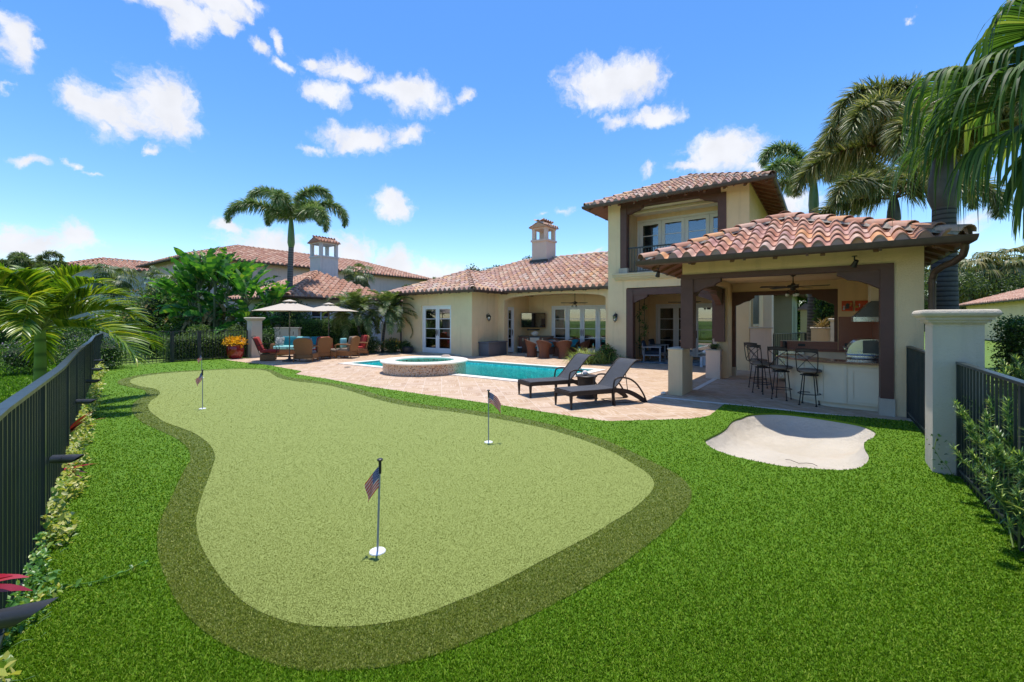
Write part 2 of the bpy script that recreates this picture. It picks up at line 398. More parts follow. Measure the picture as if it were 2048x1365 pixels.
def m_mosaic():
    m=NM('spa_mosaic',.3,.6)
    v=m.n('ShaderNodeTexVoronoi',inp={'Scale':34.0,'Randomness':.55}); m.L(m.co(),v.inputs['Vector'])
    sp=m.n('ShaderNodeSeparateColor'); m.L(v.outputs['Color'],sp.inputs[0])
    c=m.ramp(sp.outputs[0],[(0,(.14,.05,.02)),(.12,(.36,.17,.09)),(.28,(.55,.34,.22)),(.5,(.62,.44,.31)),(.7,(.52,.40,.30)),(.86,(.58,.33,.16)),(1,(.66,.50,.37))],'CONSTANT')
    f=m.math('GREATER_THAN',v.outputs['Distance'],.62); m.base(m.mix(f,c,(.5,.42,.34)))
m_mosaic()
def m_paver():
    m=NM('travertine_paver',.75,.3)
    co=m.co(rot=(0,0,-RZ+radians(45)))
    sz=.46
    sc=m.n('ShaderNodeVectorMath',operation='SCALE'); m.L(co,sc.inputs[0]); sc.inputs['Scale'].default_value=1/sz
    ck=m.n('ShaderNodeTexChecker',inp={'Scale':1.0,'Color1':(1,1,1,1),'Color2':(0,0,0,1)}); m.L(sc.outputs[0],ck.inputs[0])
    sep=m.n('ShaderNodeSeparateXYZ'); m.L(sc.outputs[0],sep.inputs[0])
    fl=m.n('ShaderNodeVectorMath',operation='FLOOR'); m.L(sc.outputs[0],fl.inputs[0])
    x=sep.outputs[0]; y=sep.outputs[1]
    k=m.n('ShaderNodeMix',data_type='FLOAT'); m.L(ck.outputs['Fac'],k.inputs[0]); m.L(x,k.inputs[2]); m.L(y,k.inputs[3])
    u=m.math('MULTIPLY',k.outputs[0],3.0)                        # three planks per square
    fr=m.math('FRACT',u); fu=m.math('FLOOR',u)
    d1=m.math('MINIMUM',fr,m.math('SUBTRACT',1,fr))             # distance to plank joint
    fx=m.math('FRACT',x); fy=m.math('FRACT',y)
    d2=m.math('MINIMUM',m.math('MINIMUM',fx,m.math('SUBTRACT',1,fx)),m.math('MINIMUM',fy,m.math('SUBTRACT',1,fy)))
    joint=m.math('MAXIMUM',m.math('MULTIPLY',m.math('LESS_THAN',d1,.03),.5),m.math('LESS_THAN',d2,.018))
    vv=m.n('ShaderNodeVectorMath',operation='ADD'); m.L(fl.outputs[0],vv.inputs[0])
    cm=m.n('ShaderNodeCombineXYZ'); m.L(fu,cm.inputs[0]); m.L(fu,cm.inputs[1]); m.L(cm.outputs[0],vv.inputs[1])
    wn=m.n('ShaderNodeTexWhiteNoise'); m.L(vv.outputs[0],wn.inputs['Vector'])
    c=m.ramp(wn.outputs['Value'],[(0,(.38,.245,.155)),(.35,(.47,.325,.215)),(.7,(.53,.385,.27)),(1,(.42,.27,.16))])
    big=m.noise(.55,5,.6); c=m.mix(m.math('MULTIPLY',m.math('SUBTRACT',big,.42,clamp=True),2.6,clamp=True),c,(.48,.315,.17))
    # fine lengthwise veining of each plank
    vx=m.n('ShaderNodeCombineXYZ'); a=m.n('ShaderNodeMix',data_type='FLOAT'); m.L(ck.outputs['Fac'],a.inputs[0]); m.L(y,a.inputs[2]); m.L(x,a.inputs[3])
    m.L(m.math('MULTIPLY',k.outputs[0],16),vx.inputs[0]); m.L(m.math('MULTIPLY',a.outputs[0],1.6),vx.inputs[1]); m.L(wn.outputs['Value'],vx.inputs[2])
    ve=m.n('ShaderNodeTexNoise',inp={'Scale':1.0,'Detail':5.0,'Roughness':.65}); m.L(vx.outputs[0],ve.inputs['Vector'])
    c=m.mix(m.math('MULTIPLY',m.math('SUBTRACT',ve.outputs['Fac'],.50,clamp=True),4.2,clamp=True),c,(.68,.56,.44))
    c=m.mix(m.math('MULTIPLY',m.math('SUBTRACT',.44,ve.outputs['Fac'],clamp=True),3.8,clamp=True),c,(.30,.17,.09))
    c=m.mix(m.math('MULTIPLY',joint,.55),c,(.62,.53,.43)); m.base(c)
    m.bump(m.math('SUBTRACT',m.noise(40,4),joint),.35,.004)
m_paver()
def turf(name,cols,sc=90,bs=.9,patch=.35):
    m=NM(name,.75,.25)
    n1=m.noise(sc,3,.75); n2=m.noise(sc*2.6,2,.6)
    f=m.math('ADD',m.math('MULTIPLY',n1,.6),m.math('MULTIPLY',n2,.4))
    c=m.ramp(f,[(.36,cols[0]),(.47,cols[1]),(.56,cols[2]),(.66,cols[3])])
    pz=m.noise(1.1,5,.6); c=m.mix(m.math('MULTIPLY',pz,patch),c,cols[1]); m.base(c); m.bump(f,bs,.02)
turf('turf',[(.035,.08,.002),(.08,.18,.004),(.13,.26,.008),(.30,.44,.05)])
turf('fringe_turf',[(.03,.045,.006),(.09,.125,.018),(.15,.19,.035),(.30,.30,.11)])
turf('green_turf',[(.15,.19,.04),(.22,.26,.062),(.25,.29,.075),(.33,.36,.12)],190,.2,.35)
turf('lawn_grass',[(.04,.08,.008),(.10,.17,.018),(.17,.25,.03),(.26,.35,.07)],30,1.0)
def m_blades(name,stops,tr=.3): return foliage(name,stops,.6,tr,.12)
m_blades('turf_blade',[(0,(0.031,0.081,0.001)),(.3,(0.083,0.192,0.002)),(.7,(0.156,0.296,0.004)),(1,(0.437,0.562,0.073))])
m_blades('fringe_blade',[(0,(0.106,0.144,0.015)),(.4,(0.212,0.265,0.034)),(.75,(0.329,0.364,0.068)),(1,(0.628,0.618,0.210))])
m_blades('green_blade',[(0,(0.116,0.142,0.027)),(.45,(0.209,0.237,0.052)),(.8,(0.259,0.280,0.070)),(1,(0.387,0.402,0.141))])
m_blades('lawn_blade',[(0,(.04,.10,.006)),(.5,(.10,.23,.012)),(1,(.22,.38,.04))],.4)
foliage('palm_leaf',[(0,(0.066,0.104,0.034)),(.5,(0.131,0.188,0.056)),(.85,(0.225,0.281,0.094)),(1,(0.375,0.338,0.188))])
foliage('foxtail_leaf',[(0,(0.067,0.123,0.041)),(.45,(0.158,0.270,0.072)),(.8,(0.336,0.428,0.180)),(1,(0.764,0.742,0.494))],.45,.3)
foliage('foxtail_dark',[(0,(0.067,0.095,0.034)),(.45,(0.167,0.203,0.062)),(.75,(0.333,0.333,0.106)),(1,(0.762,0.666,0.452))],.45,.3)
foliage('adonidia_leaf',[(0,(.04,.11,.012)),(.4,(.13,.24,.015)),(.7,(.28,.38,.02)),(1,(.50,.48,.05))],.35,.4,.5)
foliage('fan_leaf',[(0,(.030,.075,.020)),(.5,(.07,.15,.03)),(.85,(.15,.25,.05)),(1,(.30,.36,.10))],.55,.45,.3)
foliage('far_fan_leaf',[(0,(0.056,0.098,0.042)),(.6,(0.126,0.182,0.070)),(1,(0.308,0.308,0.168))])
foliage('golden_fan_leaf',[(0,(.07,.10,.03)),(.45,(.16,.18,.05)),(.8,(.34,.26,.07)),(1,(.40,.34,.20))])
foliage('banana_leaf',[(0,(.025,.10,.025)),(.5,(.06,.21,.035)),(.85,(.14,.34,.04)),(1,(.28,.38,.05))],.45,.4,.4)
foliage('dead_leaf',[(0,(.12,.08,.03)),(.5,(.24,.15,.05)),(1,(.34,.24,.08))],.8,.2)
foliage('hedge_leaf',[(0,(.022,.055,.012)),(.5,(.06,.135,.022)),(.85,(.14,.27,.04)),(1,(.28,.40,.08))],.4,.25)
foliage('shrub_leaf',[(0,(.04,.075,.02)),(.5,(.10,.17,.04)),(1,(.28,.36,.12))])
foliage('yellow_leaf',[(0,(.10,.22,.03)),(.25,(.22,.32,.05)),(.5,(.50,.48,.08)),(.8,(.66,.60,.22)),(1,(.70,.66,.36))],.4,.35)
foliage('croton_leaf',[(0,(.75,.38,.02)),(.6,(.85,.55,.03)),(1,(.80,.25,.02))],.4,.3)
foliage('ti_leaf',[(0,(.20,.01,.02)),(.6,(.42,.02,.04)),(1,(.5,.06,.08))],.3,.3)
foliage('podocarpus_leaf',[(0,(0.060,0.135,0.053)),(.5,(0.150,0.270,0.098)),(.85,(0.390,0.525,0.150)),(1,(0.780,0.840,0.210))],.4,.3)
foliage('creeper_leaf',[(0,(.06,.16,.03)),(.5,(.12,.28,.05)),(.8,(.25,.42,.10)),(1,(.55,.45,.05))],.35,.35)
foliage('lilac_flower',[(0,(.25,.16,.30)),(1,(.45,.35,.5))],.6,.3)
foliage('red_flower',[(0,(.6,.03,.03)),(1,(.8,.08,.10))],.6,.3)
foliage('white_flower',[(0,(.7,.7,.6)),(1,(.9,.88,.7))],.6,.3)
foliage('oak_leaf',[(0,(.03,.055,.018)),(.5,(.07,.11,.03)),(1,(.16,.21,.06))])
foliage('striped_grass',[(0,(.10,.19,.03)),(.5,(.32,.38,.09)),(1,(.62,.62,.25))],.45,.35)
def m_trunk(name,a,b,ring=9.0):
    m=NM(name,.85,.25)
    wv=m.n('ShaderNodeTexWave',wave_type='BANDS',bands_direction='Z',inp={'Scale':ring,'Distortion':1.6,'Detail':3.0}); m.L(m.co(),wv.inputs[0])
    c=m.ramp(wv.outputs['Fac'],[(.0,a),(.25,b),(1,tuple(x*1.15 for x in b))]); n=m.noise(12,5,.7); c=m.mix(m.math('MULTIPLY',n,.5),c,a); m.base(c); m.bump(m.math('ADD',wv.outputs['Fac'],n),.5,.015)
m_trunk('palm_trunk',(.06,.055,.05),(.20,.18,.165),2.2); m_trunk('dark_trunk',(.035,.032,.028),(.12,.11,.095),2.6); m_trunk('green_trunk',(.10,.17,.03),(.20,.32,.05),1.2)
simple('crownshaft',(.12,.20,.05),.4,var=.2,scale=2); simple('crownshaft_dark',(.07,.07,.055),.5,var=.35,scale=3); simple('petiole',(.22,.28,.05),.5)
simple('petiole_brown',(.17,.075,.035),.6,var=.3)
def m_wicker(name,a,b,sc=60):
    m=NM(name,.55,.4)
    c=m.n('ShaderNodeTexChecker',inp={'Scale':sc,'Color1':(*a,1),'Color2':(*b,1)}); m.L(m.co(),c.inputs[0]); n=m.noise(9,4)
    m.base(m.mix(m.math('MULTIPLY',n,.5),c.outputs[0],a)); m.bump(c.outputs['Fac'],.6,.006)
m_wicker('wicker_brown',(.20,.085,.030),(.36,.17,.06)); m_wicker('wicker_red',(.10,.034,.017),(.21,.078,.038)); m_wicker('wicker_dark',(.018,.012,.010),(.055,.034,.024),90)
m_wicker('sling_mesh',(.055,.055,.058),(.10,.10,.105),160)
def m_sand():
    m=NM('white_sand',.95,.1); n=m.noise(1.2,5,.6); c=m.ramp(n,[(.3,(.54,.47,.37)),(.6,(.62,.55,.45))])
    f=m.noise(160,3,.8); c=m.mix(m.math('MULTIPLY',m.math('SUBTRACT',.42,f,clamp=True),3,clamp=True),c,(.34,.27,.20))
    r=m.noise(.9,3,.5); c=m.mix(m.math('MULTIPLY',m.math('SUBTRACT',r,.60,clamp=True),2,clamp=True),c,(.62,.36,.2)); m.base(c); m.bump(m.math('ADD',f,m.math('MULTIPLY',m.noise(9,4),2.5)),.6,.03)
m_sand()
def m_granite():
    m=NM('granite',.14,.6); n=m.noise(70,4,.8); m.base(m.ramp(n,[(.35,(.05,.018,.014)),(.5,(.22,.09,.065)),(.62,(.36,.21,.16)),(.72,(.04,.03,.03))]))
m_granite()
def m_backsplash():
    m=NM('backsplash_tile',.35,.5)
    co=m.co(rot=(0,radians(45),0)); b=m.n('ShaderNodeTexBrick',inp={'Color1':(.22,.065,.038,1),'Color2':(.28,.085,.05,1),'Mortar':(.36,.2,.14,1),'Scale':9.0,'Mortar Size':.025,'Brick Width':.6,'Row Height':.25})
    sp=m.n('ShaderNodeSeparateXYZ'); m.L(co,sp.inputs[0]); cm=m.n('ShaderNodeCombineXYZ'); m.L(sp.outputs[0],cm.inputs[0]); m.L(sp.outputs[2],cm.inputs[1]); m.L(cm.outputs[0],b.inputs[0])
    m.base(b.outputs[0]); m.bump(b.outputs['Fac'],-.3,.004)
m_backsplash()
def m_flag():
    m=NM('flag_cloth',.85,.2)
    sp=m.n('ShaderNodeSeparateXYZ'); m.L(m.co('UV'),sp.inputs[0]); u,v=sp.outputs[0],sp.outputs[1]
    st=m.math('MODULO',m.math('FLOOR',m.math('MULTIPLY',v,13)),2)
    c=m.mix(st,(.50,.010,.015),(.62,.56,.50))
    can=m.math('MULTIPLY',m.math('LESS_THAN',u,.42),m.math('GREATER_THAN',v,6/13))
    fx=m.math('SUBTRACT',m.math('FRACT',m.math('MULTIPLY',u,14.2)),.5); fy=m.math('SUBTRACT',m.math('FRACT',m.math('MULTIPLY',v,12)),.5)
    d=m.math('SQRT',m.math('ADD',m.math('MULTIPLY',fx,fx),m.math('MULTIPLY',fy,fy)))
    cc=m.mix(m.math('LESS_THAN',d,.24),(.012,.03,.17),(.75,.75,.75)); m.base(m.mix(can,c,cc))
    tr=m.n('ShaderNodeBsdfTranslucent'); m.L(m.mix(can,c,cc),tr.inputs[0]); mx=m.n('ShaderNodeMixShader'); mx.inputs[0].default_value=.3
    m.L(m.b.outputs[0],mx.inputs[1]); m.L(tr.outputs[0],mx.inputs[2]); m.L(mx.outputs[0],m.out.inputs[0])
m_flag()
def m_rug():
    m=NM('rug',.95,.1); b=m.n('ShaderNodeTexVoronoi',inp={'Scale':5.0}); m.L(m.co(),b.inputs[0]); m.base(m.ramp(b.outputs['Distance'],[(.3,(.05,.09,.13)),(.45,(.35,.40,.42))],'CONSTANT'))
m_rug()
def m_patterned():
    m=NM('patterned_fabric',.9,.2); m.base(m.ramp(m.noise(24,4,.7),[(.46,(.08,.12,.13)),(.54,(.62,.60,.54))]))
m_patterned()
def m_pebble():
    m=NM('painting_red',.5,.3); m.base(m.ramp(m.noise(3,3),[(.4,(.45,.05,.02)),(.7,(.6,.12,.03))]))
m_pebble()
M=MATS
# ------------------------------------------------------------------ ground, turf, patio, pool
def crom(pts, k=5, closed=True):
    n=len(pts); out=[]
    for i in range(n if closed else n-1):
        P=[pts[(i+j)%n] if closed else pts[min(max(i+j,0),n-1)] for j in (-1,0,1,2)]
        for a in range(k):
            t=a/k; r=[]
            for c in (0,1):
                p0,p1,p2,p3=[q[c] for q in P]
                r.append(.5*((2*p1)+(-p0+p2)*t+(2*p0-5*p1+4*p2-p3)*t*t+(-p0+3*p1-3*p2+p3)*t**3))
            out.append(tuple(r))
    if not closed: out.append(tuple(pts[-1]))
    return out
def px(l): return [gp(u,v) for u,v in l]
GREEN=px([(260.4,766.3),(265,760),(284.5,755),(317.7,750.3),(356.7,746.8),(405.5,743.8),(444.6,741.5),(483.7,740.3),(513,741),(534.5,744.5),(546,751),(558.6,758.5),(588,764.5),(623,768.5),(658,773.6),(687.5,781),(722.7,791.8),(757.8,803),(807.6,814.3),(851.6,821),(910,828),(968.8,837),(1027,847.5),(1090,861),(1131,872.8),(1180.5,889.6),(1225.6,909.7),(1266.6,933.3),(1291,949),(1305.6,964),(1308,976.4),(1301.5,990.7),(1283,1010),(1256,1031.7),(1225.6,1050),(1195.5,1070),(1141,1099.8),(1086,1128.5),(1031,1158.6),(971,1188.7),(908,1214),(842,1240),(768.8,1256),(704,1263),(637,1263),(587,1256),(543,1242.7),(505,1225),(475.8,1203),(446.5,1171),(426,1141.7),(405.5,1106.5),(395,1074),(393,1042),(401,1007),(412.4,975),(427,933),(430.5,919),(425,901.6),(413.4,888),(395.8,875),(380,866.5),(356.7,857.7),(329.4,848),(313.8,837),(300,825.5),(296,817.7),(298,810),(304,803),(313.8,797),(320,789),(315.7,783.5),(306,779.6),(284.5,776),(267,771)])
FRINGE=px([(234.6,767),(241.5,761),(259,756),(284.5,751),(317.7,747.3),(356.7,744.2),(405.5,741.7),(444.6,739.5),(493.4,738.2),(522.7,738.8),(540,741),(557,747.5),(576,755.5),(620,761.8),(664,768.3),(699,774.8),(734.4,785),(763.7,793.8),(810.6,804.4),(866,814.3),(925,821),(983.4,829),(1042,838.7),(1114.8,855.4),(1164,869.7),(1205,882),(1246,899.5),(1287,919),(1328,939.5),(1352.7,952.8),(1373,970),(1382.5,988.7),(1381.5,1007),(1369,1028),(1332,1066),(1288.5,1101),(1236.5,1139.5),(1181.8,1175),(1113.4,1213),(1045,1247.5),(963,1283),(900,1309),(842,1328),(768.8,1343.8),(695.5,1350),(622,1351),(563.7,1342.4),(505,1323),(446.5,1297),(396.7,1261.8),(358.6,1220.7),(338,1179.7),(323.4,1141.7),(314.6,1100.6),(316,1065.5),(326.4,1033),(344,998),(357,968),(372,938.7),(381,923),(378,905.5),(368.4,892),(345,876),(317.7,863.5),(294,853),(276.6,841),(265,827.4),(264,813.8),(272.7,804),(286.4,796),(292,788),(286,781.5),(263,776.6),(241.5,771.8)])
BUNK=px([(1409,885.5),(1422,876),(1438.6,868),(1452.6,858.5),(1462,846.5),(1472,840.5),(1483,837.6),(1497,832),(1525,829),(1567.5,829.6),(1614,834.6),(1661,841.4),(1717.5,851.5),(1743,861),(1752,869),(1745.6,878.4),(1729,887.8),(1730,899.5),(1737,911),(1736,925),(1724.5,936),(1708,941.7),(1673,943.4),(1626,940.5),(1567.5,936),(1497,922.5),(1462,913.6),(1427,900.7)])
EDGE=px([(446,720),(493,726.8),(519,728.8),(540,732.2),(602.8,743.4),(590,749.6),(646.5,758),(734.4,774.2),(851.6,791.2),(939.5,803.5),(1000,812),(1082,825),(1143.6,834.9),(1205,843.5),(1221.5,844.7),(1266.6,843.2),(1328,841.6),(1379.4,839.6),(1403,837),(1420,832.7),(1430.4,824.5),(1443.3,814),(1450.3,810.5),(1473.7,812.3),(1614.4,828),(1731.5,837.4),(1823,845.2)])
FENCE_L=[(-0.35,-.2),(-0.75,.25),(-2.55,2.15),(-4.27,4.1),(-6.42,6.4),(-8.95,9.2),(-11.8,12.25),(-14.3,15.15)]
green=crom(GREEN); fringe=crom(FRINGE); bunk=crom(BUNK,4)
def arc(c,r,a0,a1,n): return [(c[0]+r*cos(a0+(a1-a0)*i/n),c[1]+r*sin(a0+(a1-a0)*i/n)) for i in range(n+1)]
def HP(l): return [tuple(H(p,q)[:2]) for p,q in l]
SPA=(-10.7,9.93); SR=1.36
PO=(-15.3,-6.0,9.68,13.8); PI=(-15.0,-6.3,9.98,13.5)
hole=HP([(PI[0],PI[2])]+[(SPA[0]+1.1*cos(t),SPA[1]+1.1*sin(t)) for t in np.linspace(pi-.03,2*pi+.03,25)]+[(PI[1],PI[2]),(PI[1],PI[3]),(PI[0],PI[3])])
bk_c=(sum(p[0] for p in bunk)/len(bunk),sum(p[1] for p in bunk)/len(bunk))
g=MB(); g.sheet([(-500,-500),(500,-500),(500,900),(-500,900)],[hole,bunk],-.05); struct('lawn',g,M['lawn_grass'])
turf_poly=FENCE_L[:]+[tuple(H(-21.0,4.2)[:2]),tuple(H(-21.0,8.95)[:2])]+EDGE+[tuple(H(1.22,9.2)[:2]),tuple(H(1.22,-4)[:2]),(-.35,-3)]
g=MB(); g.sheet(turf_poly,[bunk],.018)
for a,b in zip(EDGE[:-1],EDGE[1:]): g.add([(a[0],a[1],-.02),(b[0],b[1],-.02),(b[0],b[1],.018),(a[0],a[1],.018)],[(0,1,2,3)])
for i in range(len(bunk)):
    a=bunk[i]; b=bunk[(i+1)%len(bunk)]; g.add([(a[0],a[1],-.05),(b[0],b[1],-.05),(b[0],b[1],.018),(a[0],a[1],.018)],[(0,1,2,3)])
struct('turf',g,M['turf'])
g=MB(); g.sheet(fringe,[],.023); struct('fringe_turf',g,M['fringe_turf'])
g=MB(); g.sheet(green,[],.028)
struct('putting_green',g,M['green_turf'])
pat=[tuple(H(-21.0,8.9)[:2])]+EDGE+HP([(1.45,9.95),(1.45,24),(-24,24),(-24,12.6),(-21.0,12.6)])
# the patio runs up to the turf edge (both outlines share EDGE)
g=MB(); g.sheet(pat,[hole],0.0); struct('patio',g,M['travertine_paver'])
g=MB(); g.sheet(HP([(-24,12.5),(-20.7,12.5),(-18.2,14.75),(-18.2,24),(-24,24)]),[],.012); struct('planting_bed',g,M['earth'])
# pale border courses of the pavilion floor
g=MB()
for (a,b,w) in [((-3.1,9.55),(1.2,9.55),.12),((-2.62,11.1),(-2.62,13.7),.12)]:
    if a[1]==b[1]: g.box((a[0],a[1],.004),(b[0],b[1]+w,.009))
    else: g.box((a[0],a[1],.004),(a[0]+w,b[1],.009))
g.v=[tuple(H(*v)) for v in g.v]; struct('floor_border',g,M['sand_coping'])
# sand bunker
def bunker():
    g=MB(); n=len(bunk); rings=[(1.0,-.012),(.97,-.045),(.9,-.12),(.78,-.19),(.6,-.225),(.35,-.24),(.12,-.245)]
    rr=random.Random(3)
    for s,z in rings:
        for i,(x,y) in enumerate(bunk):
            back=max(0,((x-bk_c[0])*BX.x+(y-bk_c[1])*BX.y))/1.3
            zz=z if s>.99 else z*(1+.35*back)+ (rr.random()-.5)*.006
            g.v.append((bk_c[0]+(x-bk_c[0])*s,bk_c[1]+(y-bk_c[1])*s,zz))
    g.v.append((bk_c[0],bk_c[1],-.245))
    for k in range(len(rings)-1):
        for i in range(n): g.f.append((k*n+i,k*n+(i+1)%n,(k+1)*n+(i+1)%n,(k+1)*n+i)); g.m.append(0)
    k=len(rings)-1
    for i in range(n): g.f.append((k*n+i,k*n+(i+1)%n,len(g.v)-1)); g.m.append(0)
    g.f=[tuple(reversed(f)) for f in g.f]
    o=struct('sand_bunker',g,M['white_sand'],sm=60)
    import bmesh
    bm=bmesh.new(); bm.from_mesh(o.data); bmesh.ops.recalc_face_normals(bm,faces=bm.faces)
    if sum(f.normal.z for f in bm.faces)<0: bmesh.ops.reverse_faces(bm,faces=bm.faces)
    bm.to_mesh(o.data); bm.free()
    s=MB(); pts=[gp(1571+ (u-818)/4.267*1.0,913+(v-570)/4.267,-.17) for u,v in [(818,570),(860,580),(930,595),(1000,597),(1050,612),(1090,620)]]
    s.tube([(x,y,-.215+.012*sin(i*2)) for i,(x,y) in enumerate(pts)],.004,5); ob=mobj('twig',s,M['bark']); tag(ob,'thin dry twig lying on the white sand','twig')
bunker()
# ---- pool
pool=Thing('swimming_pool','turquoise rectangular pool with pale stone coping beside the round spa','pool',(-10.65,11.7),house=True)
g=MB(); a,b,c,d=PI
g.add([(a,c,0),(b,c,0),(b,d,0),(a,d,0),(a,c,-1.35),(b,c,-1.35),(b,d,-1.35),(a,d,-1.35)],[(0,4,5,1),(1,5,6,2),(2,6,7,3),(3,7,4,0),(4,7,6,5)])
g.box((a,d-.45,-1.349),(b-.002,d-.002,-.55)); g.box((a+.002,c+.002,-1.348),(a+.9,d-.46,-.42)); g.box((a+.9,c+.004,-1.347),(a+1.5,d-.462,-.75))
pool.part('basin',g,M['pool_plaster'],sm=0)
g=MB(); A,B,C,D=PO
for q0,q1,p0,p1 in [(C,c,A,SPA[0]-SR+.04),(C,c,SPA[0]+SR-.04,B),(d,D,A,B),(c,d,A,a),(c,d,b,B)]: g.box((p0,q0,-.06),(p1,q1,.022))
pool.part('coping',g,M['sand_coping'],sm=0)
g=MB(); g.add([(a,c,-.10),(b,c,-.10),(b,d,-.10),(a,d,-.10)],[(0,1,2,3)]); pool.part('water',g,M['pool_water'],sm=0)
spa=Thing('round_spa','raised round spa clad in speckled brown mosaic with a pale stone rim','spa',(*SPA,0),house=True)
g=MB(); g.lathe([(SR-.02,-1.2),(SR-.02,.33)],64,SPA); g.lathe([(1.0,-.0),(1.0,.36)][::-1],64,SPA); g.f=[f for f in g.f if len(f)==4]; spa.part('wall',g,M['spa_mosaic'],sm=40)
g=MB(); g.lathe([(1.0,.32),(.97,.335),(.96,.36),(.975,.39),(1.0,.4),(SR,.4),(SR+.05,.39),(SR+.065,.365),(SR+.05,.335),(SR-.03,.325)],72,SPA); g.f=[f for f in g.f if len(f)==4]; spa.part('rim',g,M['sand_coping'],sm=40)
g=MB(); g.lathe([(.0,-.12),(1.02,-.12),(1.02,.3)],48,SPA); g.f=[f for f in g.f if len(f)==4]; spa.part('basin',g,M['pool_plaster'],sm=30)
g=MB(); g.lathe([(1.01,.285),(.0001,.285)],48,SPA); g.f=[f for f in g.f if len(f)==4]; o=spa.part('water',g,M['pool_water'],sm=0)
g=MB(); x=gp(882,712,.4); g.rbox((-.16,-.07,0),(.16,.07,.035),.02); g.tube([(-.12,0,.045),(0,.02,.06),(.12,0,.05)],.02,6)
single('folded_towel',g,M['stucco_pink'],'small folded pink towel lying on the rim of the spa','towel',loc=(*tuple(H(SPA[0]-.15,SPA[1]+1.12)[:2]),.402))
x=gp(695,735); g=MB(); g.lathe([(.0001,.006),(.11,.006),(.115,0)],20); single('skimmer_lid',g,M['dark_plastic'],'small dark round lid set in the paving beside the pool corner','lid',loc=(x[0],x[1],.004))

# ------------------------------------------------------------------ building helpers (all in p, q, z)
def wall(mb, axis, c0, c1, s0, s1, z0, z1, ops=(), mi=0):
    """solid wall between planes c0,c1 running s0..s1 along 'p' or 'q' with rectangular openings (a,b,za,zb)"""
    br=sorted({s0,s1,*[x for o in ops for x in o[:2] if s0<x<s1]})
    for a,b in zip(br[:-1],br[1:]):
        m=(a+b)/2; iv=[(z0,z1)]
        for o in ops:
            if o[0]<m<o[1]:
                nx=[]
                for l,h in iv:
                    if o[2]>l: nx.append((l,min(h,o[2])))
                    if o[3]<h: nx.append((max(l,o[3]),h))
                iv=[(l,h) for l,h in nx if h-l>1e-4]
        for l,h in iv:
            if axis=='p': mb.box((a,c0,l),(b,c1,h),mi)
            else: mb.box((c0,a,l),(c1,b,h),mi)
def frontM(Q): return lambda s,d,z: (s,Q+d,z)          # wall facing the camera side (-q); d goes into the wall
def sideM(P): return lambda s,d,z: (P-d,s,z)           # wall facing +p
def mbox(mb,f,a,b,mi=0):
    c=[f(*a),f(*b)]; lo=[min(c[0][i],c[1][i]) for i in range(3)]; hi=[max(c[0][i],c[1][i]) for i in range(3)]; mb.box(lo,hi,mi)
def french(th, f, s0, s1, z0, z1, n, rows, frame=.07, rec=.10, stile=.115, bottom=.24, handles=(), blinds=False, gl='window_glass', name='door'):
    g=MB(); mbox(g,f,(s0,rec-.03,z0),(s0+frame,rec+.06,z1)); mbox(g,f,(s1-frame,rec-.03,z0),(s1,rec+.06,z1)); mbox(g,f,(s0+frame,rec-.028,z1-frame),(s1-frame,rec+.06,z1))
    th.part(name+'_frame',g,M['white_frame'],sm=0)
    w=(s1-s0-2*frame)/n
    for i in range(n):
        a=s0+frame+i*w+.006; b=a+w-.012; z1i=z1-frame-.006; g=MB(); r0=rec; r1=rec+.045
        mbox(g,f,(a,r0,z0+.02),(a+stile,r1,z1i)); mbox(g,f,(b-stile,r0,z0+.02),(b,r1,z1i))
        mbox(g,f,(a+stile,r0+.001,z0+.02),(b-stile,r1,z0+.02+bottom)); mbox(g,f,(a+stile,r0+.001,z1i-stile),(b-stile,r1,z1i))
        za=z0+.02+bottom; zb=z1i-stile
        for k in range(1,rows):
            z=za+(zb-za)*k/rows; mbox(g,f,(a+stile,r0+.008,z-.014),(b-stile,r1-.008,z+.014))
        leaf=th.part(name,g,M['white_frame'],sm=0)
        g=MB(); mbox(g,f,(a+stile-.01,r0+.02,za-.01),(b-stile+.01,r0+.026,zb+.01)); th.part('pane',g,M[gl],leaf,sm=0)
        if i in handles:
            g=MB(); hs=b-.05 if handles[i]>0 else a+.05
            P=[f(hs,r0-.005,z0+.92),f(hs,r0-.05,z0+.95),f(hs,r0-.05,z0+1.12),f(hs,r0-.005,z0+1.15)]
            g.tube(P,.011,6); mbox(g,f,(hs-.02,r0-.008,z0+.86),(hs+.02,r0,z0+1.2)); th.part('handle',g,M['bronze_gutter'],leaf,sm=30)
        if blinds:
            g=MB()
            for k in range(int((zb-za)/.05)): mbox(g,f,(a+stile,r0+.08,za+k*.05),(b-stile,r0+.10,za+k*.05+.034))
            th.part('blind',g,M['blind'],leaf,sm=0)
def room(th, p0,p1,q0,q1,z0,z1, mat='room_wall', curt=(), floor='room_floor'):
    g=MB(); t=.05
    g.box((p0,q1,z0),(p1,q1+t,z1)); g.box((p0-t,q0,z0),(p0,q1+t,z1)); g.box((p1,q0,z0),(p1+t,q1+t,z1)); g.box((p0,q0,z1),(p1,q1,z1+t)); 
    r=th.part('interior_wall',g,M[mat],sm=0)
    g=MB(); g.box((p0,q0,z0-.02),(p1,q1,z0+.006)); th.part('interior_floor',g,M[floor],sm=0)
    for a,b,q in curt:
        g=MB(); n=int((b-a)/.05)
        L=[(a+(b-a)*i/n,q+.03*sin(i*1.7),z0+.03) for i in range(n+1)]; R=[(x,y,z1-.05) for x,y,_ in L]; g.ribbon(L,R); th.part('curtain',g,M['curtain'],sm=60)

